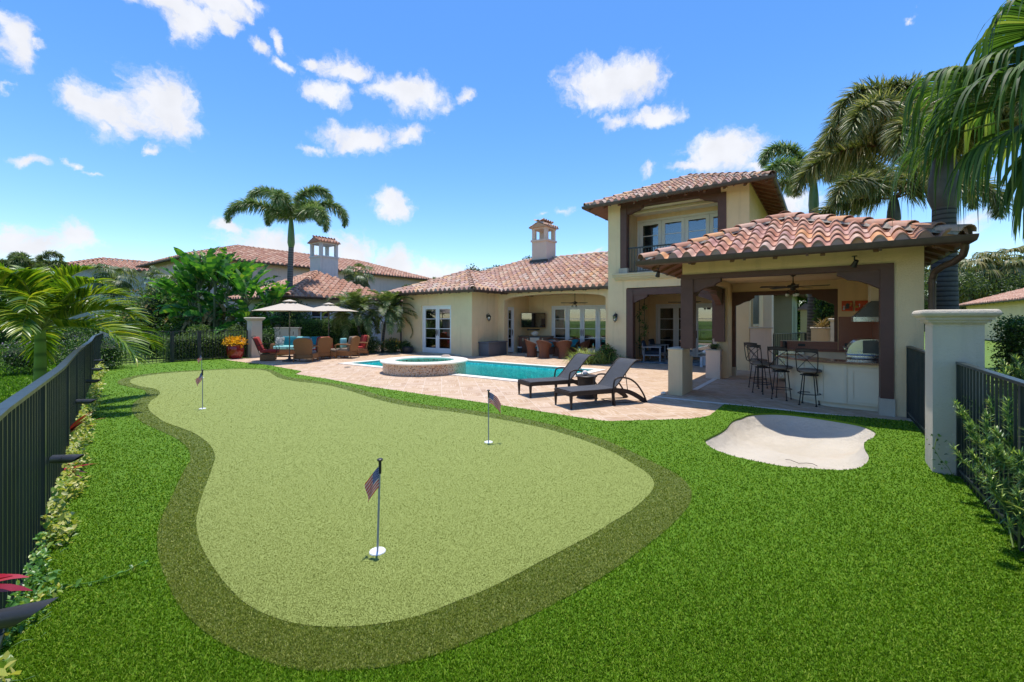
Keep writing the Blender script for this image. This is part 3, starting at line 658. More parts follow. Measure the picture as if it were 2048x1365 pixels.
def tiles(rect, z0, pitch, dirn, w=.27, course=.34, clips=(), n=9, eave_fill=True, amp=.42, jit=.006):
    """S-profile barrel tiles on one roof slope.
    rect=(s0,s1,run): eave from s0 to s1, horizontal run; dirn=(ex,ey,nx,ny,ox,oy): eave direction, inward direction, origin"""
    import bmesh
    ex,ey,nx,ny,ox,oy=dirn; s0,s1,run=rect
    sl=sqrt(1+pitch*pitch); cr=course/sl                      # horizontal course
    ncol=max(1,round((s1-s0)/w)); w=(s1-s0)/ncol; nrow=int(math.ceil(run/cr)); h=w*amp
    xs=np.linspace(0,1,n); prof=np.where(xs<.72, h*np.sin(pi*np.clip(xs/.72,0,1))**.85, -.14*h*np.sin(pi*np.clip((xs-.72)/.28,0,1)))
    V=[];Fq=[];Ft=[]; base=0
    quad=[]
    for i in range(n-1): quad.append((i,i+1,n+i+1,n+i))
    for i in range(n-1): quad.append((2*n+i,2*n+i+1,i+1,i))
    quad=np.array(quad)
    C,Rr=np.meshgrid(np.arange(ncol),np.arange(nrow)); C=C.ravel(); Rr=Rr.ravel(); N=len(C)
    j=RNG.normal(0,1,(N,4))
    S=s0+C[:,None]*w+xs[None,:]*w*1.02 + j[:,0:1]*jit*.5
    t0=Rr*cr-.03-j[:,1]*jit*1.5; t1=t0+cr*1.12
    lift0=.030; lift1=.0
    Z0=z0+pitch*t0[:,None]+prof[None,:]+lift0+j[:,2:3]*jit*.7; Z1=z0+pitch*t1[:,None]+prof[None,:]*.86+lift1
    def pts(S,T,Z): return np.stack([ox+ex*S+nx*T, oy+ey*S+ny*T, Z],-1)
    P0=pts(S,np.repeat(t0[:,None],n,1),Z0); P1=pts(S,np.repeat(t1[:,None],n,1),Z1)
    P2=pts(S,np.repeat(t0[:,None]+.004,n,1),Z0-.026)
    V=np.concatenate([P0,P1,P2],1).reshape(-1,3)
    Fq=(quad[None]+ (np.arange(N)*3*n)[:,None,None]).reshape(-1,4)
    g=MB(); g.npadd(V,Fq)
    if eave_fill:                                              # closed half moons of the lowest course
        k=int(n*.72)+1; ff=[]; vv=[]; 
        for c in range(ncol):
            b=len(vv); 
            for i in range(k): vv.append((ox+ex*(s0+(c+xs[i])*w)+nx*(-.015), oy+ey*(s0+(c+xs[i])*w)+ny*(-.015), z0+max(0,prof[i])+.004-.015*pitch))
            for i in range(k): vv.append((vv[b+i][0],vv[b+i][1],z0-.04))
            for i in range(k-1): ff.append((b+i,b+i+1,b+k+i+1,b+k+i))
        g.npadd(np.array(vv),np.array(ff))
    me=g.mesh('tmp'); bm=bmesh.new(); bm.from_mesh(me); bpy.data.meshes.remove(me)
    for (x,y,a,b) in clips:
        bmesh.ops.bisect_plane(bm,geom=bm.verts[:]+bm.edges[:]+bm.faces[:],plane_co=(x,y,0),plane_no=(a,b,0),clear_outer=True,dist=1e-5)
    bm.verts.index_update(); VV=np.array([v.co[:] for v in bm.verts],np.float32).reshape(-1,3)
    out=MB(); out.v=[tuple(v) for v in VV]; out.f=[tuple(v.index for v in f.verts) for f in bm.faces]; out.m=[0]*len(out.f); bm.free(); return out
def caps(g, A, B, r=.125, L=.42, n=7, mortar=None, flat=.75):
    A=Vector(A);B=Vector(B); d=B-A; ln=d.length; d.normalize(); k=max(1,round(ln/L)); L=ln/k
    side=d.cross(Vector((0,0,1))).normalized(); up=side.cross(d).normalized()
    for i in range(k):
        a=A+d*(i*L-.03); b=A+d*((i+1)*L+.02); r0=r*1.08; r1=r*.9; ra=up*.03
        vs=[]
        for P,R,o in ((a,r0,.035),(b,r1,.0),(a,r0-.02,.035)):
            for j in range(n):
                w=pi*j/(n-1); vs.append(P+side*R*cos(w)+up*(R*flat*sin(w)+o-.01)+Vector((random.gauss(0,.003),0,random.gauss(0,.002))) if j in(-1,) else P+side*R*cos(w)+up*(R*flat*sin(w)+o-.01))
        fs=[(j,j+1,n+j+1,n+j) for j in range(n-1)]+[(2*n+j,2*n+j+1,j+1,j) for j in range(n-1)]
        g.add(vs,[tuple(reversed(f)) for f in fs])
    if mortar is not None:
        m=12; 
        for sgn in (-1,1):
            P=[]; kk=max(3,int(ln/.12)); 
            for i in range(kk+1):
                c=A+d*(ln*i/kk); wv=r*(1.05+.18*sin(i*2.3)+.1*random.random()); P.append((c+side*sgn*r*.7+up*.06, c+side*sgn*wv+up*(-.035)))
            mortar.ribbon([p[0] for p in P],[p[1] for p in P]) if sgn>0 else mortar.ribbon([p[1] for p in P],[p[0] for p in P])
def hip_roof(th, p0,p1,q0,q1,z0,pitch, tile='roof_tile', w=.27, course=.34, n=9, slopes='FBLR', gut='FBLR', mort=True, cap_r=.125, ridge_z=None, gutter=True, name='roof', soffit='brown_soffit', oh=.5, gable=''):
    """hip roof over a rectangle; gable: 'L'/'R' ends not hipped"""
    W=p1-p0; D=q1-q0; h=min(W,D)/2
    if W>=D:
        ra=(p0+(0 if 'L' in gable else h),(q0+q1)/2); rb=(p1-(0 if 'R' in gable else h),(q0+q1)/2)
    else: ra=((p0+p1)/2,q0+h); rb=((p0+p1)/2,q1-h)
    zr=z0+pitch*h; g=MB()
    k=1/sqrt(2)
    cl={'F':[(p0,q0,-k,k),(p1,q0,k,k)],'B':[(p0,q1,-k,-k),(p1,q1,k,-k)],'L':[(p0,q0,k,-k),(p0,q1,k,k)],'R':[(p1,q0,-k,-k),(p1,q1,-k,k)]}
    if 'L' in gable: cl['F'][0]=(p0,q0,-1,0); cl['B'][0]=(p0,q1,-1,0)
    if 'R' in gable: cl['F'][1]=(p1,q0,1,0); cl['B'][1]=(p1,q1,1,0)
    run=h
    dr={'F':((0,W,run),(1,0,0,1,p0,q0)),'B':((0,W,run),(-1,0,0,-1,p1,q1)),'L':((0,D,run),(0,-1,1,0,p0,q1)),'R':((0,D,run),(0,1,-1,0,p1,q0))}
    lim={'F':(0,(q0+q1)/2 if W>=D else q0+h,0,1),'B':(0,(q0+q1)/2,0,-1),'L':((p0+p1)/2 if D>=W else p0+h,0,1,0),'R':((p0+p1)/2 if D>=W else p1-h,0,-1,0)}
    for s in slopes:
        if s in gable: continue
        rc,dn=dr[s]; t=tiles(rc,z0,pitch,dn,w,course,cl[s]+[lim[s]],n); g.add(t.v,t.f)
    roof=th.part(name,g,M[tile],sm=40)
    c=MB(); mo=MB() if mort else None; up=.045
    Z=lambda x,y,z:(x,y,z+up)
    if 'L' not in gable:
        if 'F' in slopes or 'L' in slopes: caps(c,Z(p0,q0,z0),Z(*ra,zr),cap_r,mortar=mo)
        if 'B' in slopes: caps(c,Z(p0,q1,z0),Z(*(ra if W>=D else rb),zr),cap_r,mortar=mo)
    if 'R' not in gable:
        if 'F' in slopes or 'R' in slopes: caps(c,Z(p1,q0,z0),Z(*(rb if W>=D else ra),zr),cap_r,mortar=mo)
        if 'B' in slopes: caps(c,Z(p1,q1,z0),Z(*rb,zr),cap_r,mortar=mo)
    if (Vector(ra)-Vector(rb)).length>.05: caps(c,Z(*ra,zr),Z(*rb,zr),cap_r,mortar=mo)
    th.part('ridge_tiles',c,M[tile],roof,sm=40)
    if mort: th.part('mortar',mo,M['mortar'],roof,sm=0)
    # deck under the tiles
    g=MB(); dz=-.012; e=.0
    vs=[(p0,q0,z0+dz),(p1,q0,z0+dz),(p1,q1,z0+dz),(p0,q1,z0+dz),(ra[0],ra[1],zr+dz),(rb[0],rb[1],zr+dz)]+[(p0,q0,z0-.10),(p1,q0,z0-.10),(p1,q1,z0-.10),(p0,q1,z0-.10),(ra[0],ra[1],zr-.10),(rb[0],rb[1],zr-.10)]
    if W>=D: fs=[(0,1,5,4),(1,2,5),(2,3,4,5),(3,0,4)]
    else: fs=[(0,1,4),(1,2,5,4),(2,3,5),(3,0,4,5)]
    mp={0:6,1:7,2:8,3:9,4:10,5:11}; fs+=[tuple(mp[i] for i in reversed(f)) for f in fs]
    fs+=[(0,6,7,1),(1,7,8,2),(2,8,9,3),(3,9,6,0)]
    g.add(vs,fs); th.part('roof_deck',g,M[soffit],roof,sm=0)
    if gutter:
        g=MB(); r=.075; z=z0-.045
        def gut_seg(A,B,out):
            prof=[(.0,.05),(.0,-.035),(.025,-.06),(.065,-.07),(.10,-.045),(.115,.01),(.118,.05),(.105,.05),(.095,.0),(.02,-.01)]
            A=Vector((*A,0));B=Vector((*B,0)); o=Vector((*out,0)); d=(B-A).normalized()
            vs=[]
            for x,zz in prof:
                vs.append(A+ (d*-x) + o*x+Vector((0,0,z+zz)))
            for x,zz in prof: vs.append(B+(d*x)+o*x+Vector((0,0,z+zz)))
            m=len(prof); g.add(vs,[(i,(i+1)%m,m+(i+1)%m,m+i) for i in range(m)]+[tuple(range(m)),tuple(reversed(range(m,2*m)))])
            ln=(B-A).length; kk=int(ln/1.15)
            for i in range(1,kk+1):
                P=A+d*(ln*i/(kk+1)); a=P+o*-.0+Vector((0,0,z-.10)); 
                q=[P+d*s+o*x+Vector((0,0,z+zz)) for s in(-.02,.02) for x,zz in((-.02,-.04),(.025,-.066),(.066,-.077),(.104,-.05),(.07,-.09),(.0,-.09))]
                g.add(q,[tuple(range(6)),tuple(reversed(range(6,12)))]+[(i2,(i2+1)%6,6+(i2+1)%6,6+i2) for i2 in range(6)])
        S={'F':((p0,q0),(p1,q0),(0,-1)),'B':((p1,q1),(p0,q1),(0,1)),'L':((p0,q1),(p0,q0),(-1,0)),'R':((p1,q0),(p1,q1),(1,0))}
        for s in gut:
            if s not in gable: gut_seg(*S[s])
        th.part('gutter',g,M['bronze_gutter'],roof,sm=30)
    return roof
def rafters(mb, axis, s0, s1, e, w, z0, pitch, step=.62, wd=.07, h=.085):
    """exposed rafter tails under a sloping eave; e: eave line, w: wall line (both on the other axis)"""
    n=max(1,round((s1-s0)/step)); sg=1 if w>e else -1; a=e+sg*.03; za=z0-.101+.03*pitch; zb=z0-.101+abs(w-e)*pitch
    for i in range(n+1):
        s_=s0+(s1-s0)*i/n; pl=[(a,za),(w,zb),(w,zb-h),(a,za-h)]
        mb.xprism(pl,'x' if axis=='p' else 'y',s_-wd/2,s_+wd/2)
    c=[(w-sg*.03,zb-h-.005),(w,zb-h-.005),(w,zb-.01),(w-sg*.03,zb-.03)]; mb.xprism(c,'x' if axis=='p' else 'y',s0-.1,s1+.1)
# ------------------------------------------------------------------ the main house
hs=Thing('villa','large cream stucco villa with barrel tile roofs and a two storey balcony tower','house',(-10,18,0),house=True)
ZW=3.13
LB=(-18.15,-13.3,15.25)      # left wing p0,p1,q
g=MB()
wall(g,'p',15.25,15.5,-18.15,-13.3,0,ZW,[(-16.72,-14.62,0,2.42)])                   # wing front
wall(g,'q',-13.55,-13.3,15.5,17.25,0,ZW); wall(g,'q',-18.15,-17.9,15.5,22,0,ZW)      # wing sides
# arch wall of the loggia
def arch_wall(g,q0,q1,p0,p1,a0,a1,zs,zc,zt):
    n=28; pts=[(p0,0),(a0,0),(a0,zs)]
    for i in range(1,n): t=pi-pi*i/n; pts.append(((a0+a1)/2+(a1-a0)/2*cos(t), zs+(zc-zs)*sin(t)**.8))
    pts+=[(a1,zs),(a1,0),(p1,0),(p1,zt),(p0,zt)]
    n=len(pts)
    # split into columns to keep faces planar and simple
    g.box((p0,q0,0),(a0,q1,zt)); g.box((a1,q0,0),(p1,q1,zt)); ar=pts[2:-5+0] 
    arc_=[(a0,zs)]+[((a0+a1)/2+(a1-a0)/2*cos(pi-pi*i/28), zs+(zc-zs)*sin(pi*i/28)**.8) for i in range(1,28)]+[(a1,zs)]
    for (x0,y0),(x1,y1) in zip(arc_[:-1],arc_[1:]):
        g.add([(x0,q0,y0),(x1,q0,y1),(x1,q0,zt),(x0,q0,zt),(x0,q1,y0),(x1,q1,y1),(x1,q1,zt),(x0,q1,zt)],[(0,1,2,3),(7,6,5,4),(0,4,5,1),(3,2,6,7)])
arch_wall(g,17.25,17.55,-13.3,-7.07,-12.92,-7.55,2.62,2.90,3.10)
wall(g,'p',19.6,19.8,-13.2,-6.8,0,3.05,[(-11.60,-8.1,0,2.42)])                      # loggia back
wall(g,'q',-13.4,-13.0,17.55,19.6,0,3.05,[(17.62,18.22,0,2.35)])                    # loggia left side
g.box((-13.3,17.55,2.98),(-7.0,19.9,3.06)); wall(g,'q',-7.3,-7.0,17.55,19.6,0,3.05)
g.box((-20.4,19.9,0),(-18.2,20.1,ZW)); g.box((-20.4,20.1,0),(-20.2,27,ZW))
walls=hs.part('wall',g,M['stucco'],sm=0)
g=MB(); g.box((-18.2,15.22,.0),(-14,15.249,.06)); g.box((-12.95,17.2,0),(-7.5,19.6,.006)); 
hs.part('threshold',g,M['stone_cap'],sm=0)
french(hs,frontM(15.25),-16.72,-14.62,.03,2.42,2,4,rec=.12,handles={0:1,1:-1})
french(hs,frontM(19.6),-11.60,-8.1,.02,2.42,4,4,rec=.05,handles={1:1,2:-1})
french(hs,sideM(-13.0),17.62,18.22,.02,2.35,1,4,rec=.05,stile=.09,handles={0:1})
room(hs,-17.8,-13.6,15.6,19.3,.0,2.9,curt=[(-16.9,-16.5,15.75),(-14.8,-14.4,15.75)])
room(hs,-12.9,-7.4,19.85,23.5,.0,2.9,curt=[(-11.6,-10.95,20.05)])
# ---- tower
g=MB(); TQ=16.4; TP0=-7.07; TP1=-2.05; TZ=6.12
wall(g,'p',TQ,TQ+.3,TP0,TP1,0,6.36,[(-6.3,-2.92,0,2.94),(-6.55,-2.92,3.5,6.36)])
wall(g,'q',TP0,TP0+.3,TQ+.3,22,0,6.36); wall(g,'q',TP1-.3,TP1,TQ+.3,24,0,6.36,[(18.2,18.9,.9,3.0)])
wall(g,'p',17.95,18.15,TP0+.3,TP1-.3,3.45,TZ,[(-6.42,-2.6,3.5,5.86)])               # balcony back wall
g.box((TP0+.31,TQ+.31,3.0),(TP1-.31,17.94,3.44)); g.box((TP0+.3,18.15,3.0),(TP1-.3,21,3.2))
wall(g,'p',20.4,20.6,TP0+.3,TP1-.3,0,3.0,[(-6.42,-3.78,0,2.42)])
hs.part('tower_wall',g,M['stucco'],sm=0)
for a,b in (((TP0+.301,TQ+.302,2.96),(TP1-.301,20.39,2.999)),((TP0+.301,TQ+.302,TZ-.09),(TP1-.301,17.949,TZ-.03))): g=MB(); g.box(a,b); hs.part('ceiling',g,M['ceiling_white'],sm=0)
g=MB(); g.box((-6.52,17.2,3.45),(-6.44,17.95,TZ-.1)); hs.part('shutter_track',g,M['stucco_trim'],sm=0)
# arched niche window on the tower's right side
g=MB(); n=16; c=18.1; r=.28; zs=5.0
pts=[(c-r,4.1),(c+r,4.1),(c+r,zs)]+[(c+r*cos(pi*i/n),zs+r*sin(pi*i/n)) for i in range(1,n)]+[(c-r,zs)]
g.xprism(pts,'x',TP1-.05,TP1+.012); hs.part('niche',g,M['stucco_trim'],sm=0)
french(hs,frontM(17.95),-6.42,-2.6,3.5,5.86,4,4,rec=.02,frame=.09,stile=.13,blinds=True,bottom=.3)
french(hs,frontM(20.4),-6.42,-3.78,.02,2.42,3,4,rec=.03,handles={1:1,2:-1})
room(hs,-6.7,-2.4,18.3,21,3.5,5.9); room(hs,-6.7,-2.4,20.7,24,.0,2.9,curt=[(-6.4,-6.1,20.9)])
g=MB()
def post(g,p0,p1,q0,q1,z0,z1): g.box((p0,q0,z0),(p1,q1,z1))
post(g,-6.555,-6.30,TQ-.02,TQ+.28,3.72,TZ-.02); post(g,-3.02,-2.75,TQ-.02,TQ+.28,3.5,TZ-.02)
post(g,-6.31,-6.05,TQ-.02,TQ+.28,.12,2.9); post(g,-3.2,-2.9,TQ-.02,TQ+.28,.12,2.9)
g.box((-6.05,TQ+.0,2.66),(-3.2,TQ+.26,2.9)); g.box((-6.55,TQ+.01,6.101),(-2.92,TQ+.27,6.37))
def corbel(g,p,q0,q1,z,s,ln=.62,h=.28):
    pts=[(0,0),(ln,0),(ln,-.07),(ln*.86,-.10),(ln*.74,-.16),(ln*.6,-.17),(ln*.42,-.2),(ln*.22,-.26),(0,-h)]
    pts=[(p+s*x,z+y) for x,y in pts]; g.xprism(pts,'y',q0,q1)
corbel(g,-6.30,TQ+.02,TQ+.22,TZ-.02,1); corbel(g,-3.02,TQ+.02,TQ+.22,TZ-.02,-1); corbel(g,-6.05,TQ+.04,TQ+.24,2.66,1,.55,.3); corbel(g,-3.2,TQ+.04,TQ+.24,2.66,-1,.55,.3)
hs.part('timber_post',g,M['brown_wood'],sm=0)
for a,b in (((-6.6,TQ-.05,3.5),(-6.25,TQ+.3,3.72)),((-6.34,TQ-.04,0),(-6.02,TQ+.3,.12))): g=MB(); g.box(a,b); hs.part('post_base',g,M['stone_cap'],sm=0)
g=MB()
for i,(o,z0,z1) in enumerate([(.06,3.24,3.29),(.13,3.29,3.36),(.20,3.36,3.44),(.24,3.44,3.50)]): g.box((-6.72-o*.4,TQ-o,z0),(-2.75+o*.4,TQ-.0005*i-.001,z1))
hs.part('cornice',g,M['stucco_trim'],sm=0)
g=MB(); g.box((-6.3,TQ+.12,4.48),(-3.0,TQ+.17,4.53)); g.box((-6.3,TQ+.125,3.58),(-3.0,TQ+.165,3.61))
for i in range(30): p=-6.25+i*.11; g.box((p-.008,TQ+.135,3.6),(p+.008,TQ+.155,4.48))
hs.part('balcony_railing',g,M['fence_metal'],sm=0)
hip_roof(hs,-7.75,-1.35,15.75,23.2,6.2,.44,w=.29,course=.36,cap_r=.12,oh=.5,n=9,name='tower_roof')
g=MB(); rafters(g,'p',-7.6,-1.5,15.75,TQ,6.2,.44); rafters(g,'q',16.2,22.6,-1.35,TP1,6.2,.44)
hs.part('rafter_tails',g,M['brown_soffit'],sm=0)
g=MB(); g.box((-6.5,16.9,6.055-.1),(-2.95,16.98,TZ-.1)); g.box((-6.5,16.72,5.86),(-2.95,16.80,5.90)); hs.part('screen_box',g,M['stucco_trim'],sm=0)
# ---- main and wing roofs
hip_roof(hs,-20.4,-3.0,17.0,27.6,3.10,.4167,slopes='FL',gut='FL',name='main_roof',w=.30,course=.38)
hip_roof(hs,-18.65,-12.8,14.75,22.0,3.06,.4167,slopes='FLR',gut='FLR',name='wing_roof',w=.30,course=.38)
g=MB(); g.tube([H_ for H_ in [(-18.62,14.9,2.98),(-18.5,15.0,2.8),(-18.28,15.15,2.72),(-18.22,15.2,2.6),(-18.22,15.2,.1)]],.045,8)
hs.part('downpipe',g,M['bronze_gutter'],sm=40)
g=MB(); rafters(g,'p',-18.4,-13.1,14.75,15.25,3.06,.4167,h=.05); rafters(g,'p',-12.5,-7.2,17.0,17.25,3.10,.4167,h=.05); hs.part('rafter_ends',g,M['brown_soffit'],sm=0)
# ---- chimney
def chimney(th,p,q,z0,z1,w,mat,tile,cap=True,hh=.8):
    g=MB(); g.box((p-w/2,q-w/2,z0),(p+w/2,q+w/2,z1)); g.box((p-w/2-.06,q-w/2-.06,z1),(p+w/2+.06,q+w/2+.06,z1+.11))
    t=.2; z2=z1+.11+hh
    for a in(-1,1):
        for b in(-1,1):
            x0=p+a*(w/2); y0=q+b*(w/2); g.box((min(x0,x0-a*t),min(y0,y0-b*t),z1+.11),(max(x0,x0-a*t),max(y0,y0-b*t),z2))
    g.box((p-w/2-.02,q-w/2-.02,z2),(p+w/2+.02,q+w/2+.02,z2+.10))
    o=th.part('chimney',g,M[mat],sm=0)
    g=MB(); e=.13; a,b,c,d=p-w/2-e,p+w/2+e,q-w/2-e,q+w/2+e; zt=z2+.12
    for s,rc,dn in (('L',(0,d-c,(b-a)/2),(0,-1,1,0,a,d)),('R',(0,d-c,(b-a)/2),(0,1,-1,0,b,c))):
        t_=tiles(rc,zt,.42,dn,.24,.34,[],7,jit=.002); g.add(t_.v,t_.f)
    caps(g,((a+b)/2,c,zt+.42*(b-a)/2+.03),((a+b)/2,d,zt+.42*(b-a)/2+.03),.10)
    g.add([(a,c,zt-.03),(b,c,zt-.03),((a+b)/2,c,zt+.40*(b-a)/2),(a,d,zt-.03),(b,d,zt-.03),((a+b)/2,d,zt+.40*(b-a)/2)],[(0,1,2),(5,4,3),(0,3,4,1),(1,4,5,2),(2,5,3,0)])
    th.part('chimney_cap',g,M[tile],o,sm=30)
chimney(hs,-13.6,22.1,4.2,6.30,1.02,'stucco_pink','roof_tile',hh=.62)
g=MB(); g.box((-14.2,21.45,5.0),(-13.0,21.57,5.22)); hs.part('chimney_flashing',g,M['dark_plastic'],sm=0)
# ---- far wing seen through the pavilion and over the fence
fw=Thing('rear_wing','pale green stucco rear wing with a tile eave seen through the pavilion opening','house wing',(0,24,0),house=True)
g=MB(); a=H  # front wall with its corner
wall(g,'p',26.0,26.3,-5,-1.35,0,3.12); wall(g,'q',-1.65,-1.35,26.3,33,0,3.1,[(27.2,27.45,.8,2.4),(29,29.25,.8,2.4)])
fw.part('wall',g,M['stucco_green'],sm=0)
hip_roof(fw,-6.5,-.85,25.45,33,3.02,.40,slopes='FR',gut='FR',w=.36,course=.4)
g=MB(); g.box((TP1+.001,20.4,0),(TP1+.30,21.2,4.4)); fw.part('pilaster',g,M['stucco_pale'],sm=0)
wd=Thing('side_window','dark tall window in the pale tower wall seen through the pavilion','window',(TP1,18.5,1.4),house=True)
g=MB(); g.box((TP1+.002,16.9,1.55),(TP1+.03,18.6,3.4)); wd.part('pane',g,M['steel_dark'],sm=0)
g=MB(); g.box((TP1,16.82,1.47),(TP1+.05,18.68,1.55)); g.box((TP1,18.6,1.55),(TP1+.05,18.68,3.4)); g.box((TP1,16.82,1.55),(TP1+.05,16.9,3.4)); wd.part('frame',g,M['stucco_trim'],sm=0)
# low walls
def lowwall(name,label,p0,p1,q0,q1,h,mat='stucco',cap='stone_cap',e=.04,ch=.06):
    t=Thing(name,label,'wall',((p0+p1)/2,(q0+q1)/2,0),house=True); g=MB(); g.box((p0,q0,0),(p1,q1,h)); t.part('wall',g,M[mat],sm=0)
    g=MB(); g.rbox((p0-e,q0-e,h),(p1+e,q1+e,h+ch),.02); t.part('cap',g,M[cap],sm=30); return t
lowwall('garden_wall','low pinkish stucco wall with a flat cap behind the pavilion bar stools',-2.04,-1.42,16.42,16.62,1.40,'stucco_pink')
lowwall('planter_wall','raised cream planter wall framed by the pavilion serving opening',-.41,.27,19.0,19.5,1.37,'stucco')
t=Thing('gate_pillar','short beige pillar with a moulded cap at the end of the raised planter wall','pillar',(.3,18.8,0),house=True); g=MB(); g.box((.15,18.65,0),(.42,18.95,1.66)); t.part('shaft',g,M['stucco_pier'],sm=0); g=MB(); g.rbox((.08,18.58,1.66),(.49,19.02,1.75),.03); t.part('cap',g,M['stone_cap'])
lowwall('side_garden_wall','long yellow stucco garden wall joining the left end of the villa',-22.5,-18.2,17.2,17.4,1.45,'stucco',e=.02)
# ------------------------------------------------------------------ the pavilion
pv=Thing('pavilion','cream stucco barbecue pavilion with brown posts under a terracotta hip roof','pavilion',(-.6,12.2,0),house=True)
PF=10.15; PT=2.99
g=MB()
g.box((.985,PF,0),(1.375,PF+.34,2.70)); g.xprism([(-2.6,2.7),(1.375,2.7),(1.375,3.0),(.87,3.2),(-2.36,3.2),(-2.6,3.12)],'y',PF,PF+.34)
wall(g,'q',1.02,1.375,PF+.34,14.7,0,3.0)
wall(g,'p',14.7,14.95,-2.52,1.375,0,2.95,[(-2.27,-1.05,0,2.52),(-1.05,.27,1.10,2.52)])
wall(g,'q',-2.60,-2.30,PF+.34,14.7,2.62,3.11); g.box((-2.60,13.9,0),(-2.3,14.7,2.62))
g.box((.28,14.55,0),(1.02,14.699,PT-.1)) 
g.box((-2.3,PF+.34,2.79),(1.02,14.7,2.85))
pv.part('wall',g,M['stucco'],sm=0)
g=MB()
g.box((-2.62,PF-.03,2.60),(.985,PF+.26,2.703)); g.box((.80,PF-.03,.30),(.985,PF+.26,2.60)); g.box((-2.63,PF-.035,1.06),(-2.37,PF+.26,2.598))
corbel(g,-2.37,PF,PF+.2,2.60,1,.55,.3); corbel(g,.80,PF,PF+.2,2.60,-1,.62,.34)
g.box((-2.62,13.72,1.06),(-2.36,13.98,2.6)); g.box((-2.62,PF+.27,2.48),(-2.40,13.72,2.62))
# curved bracket arms of the open left side
for q,s in ((PF+.27,1),(13.72,-1)):
    pts=[(q,2.48),(q+s*.75,2.48),(q+s*.75,2.40),(q+s*.6,2.36),(q+s*.42,2.28),(q+s*.2,2.24),(q,2.12)]; g.xprism(pts,'x',-2.58,-2.42)
# frame of the rear opening
g.box((-2.30,14.66,2.42),(.30,14.76,2.535)); g.box((-2.30,14.66,0),(-2.20,14.76,2.42)); g.box((.20,14.66,1.1),(.30,14.76,2.42)); corbel(g,-2.20,14.67,14.75,2.42,1,.5,.3); corbel(g,.20,14.67,14.75,2.42,-1,.5,.3)
pv.part('timber_frame',g,M['brown_wood'],sm=0)
for a,b in (((.79,PF-.045,0),(1.0,PF+.27,.30)),((-2.32,14.62,0),(-2.18,14.78,.26))): g=MB(); g.box(a,b); pv.part('post_base',g,M['stone_cap'],sm=0)
g=MB(); g.box((-2.90,PF-.05,0),(-2.59,PF+.62,1.02)); g.box((-2.88,PF+.62,0),(-2.60,PF+.92,.80))
pv.part('pillar',g,M['stucco'],sm=0); g=MB(); g.rbox((-2.92,PF-.07,1.02),(-2.57,PF+.64,1.06),.015); g.rbox((-2.90,PF+.642,.80),(-2.58,PF+.94,.835),.015); pv.part('pillar_cap',g,M['stone_cap'],sm=30)
g=MB(); g.box((-2.82,13.55,0),(-2.44,13.92,.80)); g.box((-2.70,13.92,0),(-2.40,14.3,1.1)); pv.part('pillar',g,M['stucco_pink'],sm=0)
g=MB(); g.rbox((-2.84,13.53,.80),(-2.42,13.93,.835),.015); g.rbox((-2.72,13.935,1.1),(-2.38,14.32,1.135),.015); pv.part('pillar_cap',g,M['stone_cap'],sm=30)
g=MB()
wall(g,'p',14.52,14.549,.29,1.02,.9,1.78); wall(g,'p',14.66,14.699,-1.05,.28,.9,1.095); g.box((.99,11.0,.9),(1.019,14.52,1.78))
pv.part('backsplash',g,M['backsplash_tile'],sm=0)
hip_roof(pv,-3.22,1.72,9.30,15.4,2.965,.43,tile='roof_tile_clean',w=.272,course=.36,n=13,name='roof',cap_r=.135)
g=MB(); rafters(g,'p',-2.9,1.4,9.30,PF,2.965,.43,.72,h=.06); rafters(g,'q',9.9,14.9,-3.22,-2.6,2.965,.43,h=.06); rafters(g,'q',9.9,14.9,1.72,1.376,2.965,.43,h=.06)
pv.part('rafter_tails',g,M['brown_soffit'],sm=0)
g=MB(); P=[(1.74,9.45,2.90),(1.74,9.46,2.80),(1.73,9.52,2.70),(1.66,9.68,2.62),(1.56,9.90,2.57),(1.49,10.05,2.50),(1.47,10.12,2.38),(1.47,10.13,.06)]
pp=[]
for a,b in zip(P[:-1],P[1:]):
    for k in range(4): pp.append(tuple(a[i]+(b[i]-a[i])*k/4 for i in range(3)))
pp.append(P[-1]); g.tube(pp,.05,12)
for z in (.6,1.6,2.3): g.lathe([(.052,z),(.057,z+.01),(.057,z+.04),(.052,z+.05)],12,(1.47,10.13))
pv.part('downpipe',g,M['bronze_gutter'],sm=50)
# spotlights under the eave
for (p,q,z,lab) in ((-.0+.43,9.95,2.85,'small black spotlight on the wide cream beam of the pavilion near its right end'),(-3.0,9.7,2.85,'small black spotlight under the left corner eave of the pavilion')):
    t=Thing('spotlight',lab,'spotlight',(p,q,z),house=True,group='spotlights under the eaves'); g=MB(); g.tube([(p,q,z),(p,q,z-.07),(p+.01,q-.03,z-.10)],.012,8); g.lathe([(.04,z-.012),(.04,z)],14,(p,q)); t.part('bracket',g,M['black_iron'])
    g=MB(); Mx=Matrix.Translation((p+.01,q-.04,z-.13))@Matrix.Rotation(radians(35),4,'X')@Matrix.Rotation(radians(20),4,'Y'); g.lathe([(.02,.06),(.035,.05),(.045,-.05),(.052,-.07),(.045,-.07),(.03,-.04)][::-1],14,M=Mx); t.part('head',g,M['black_iron'])
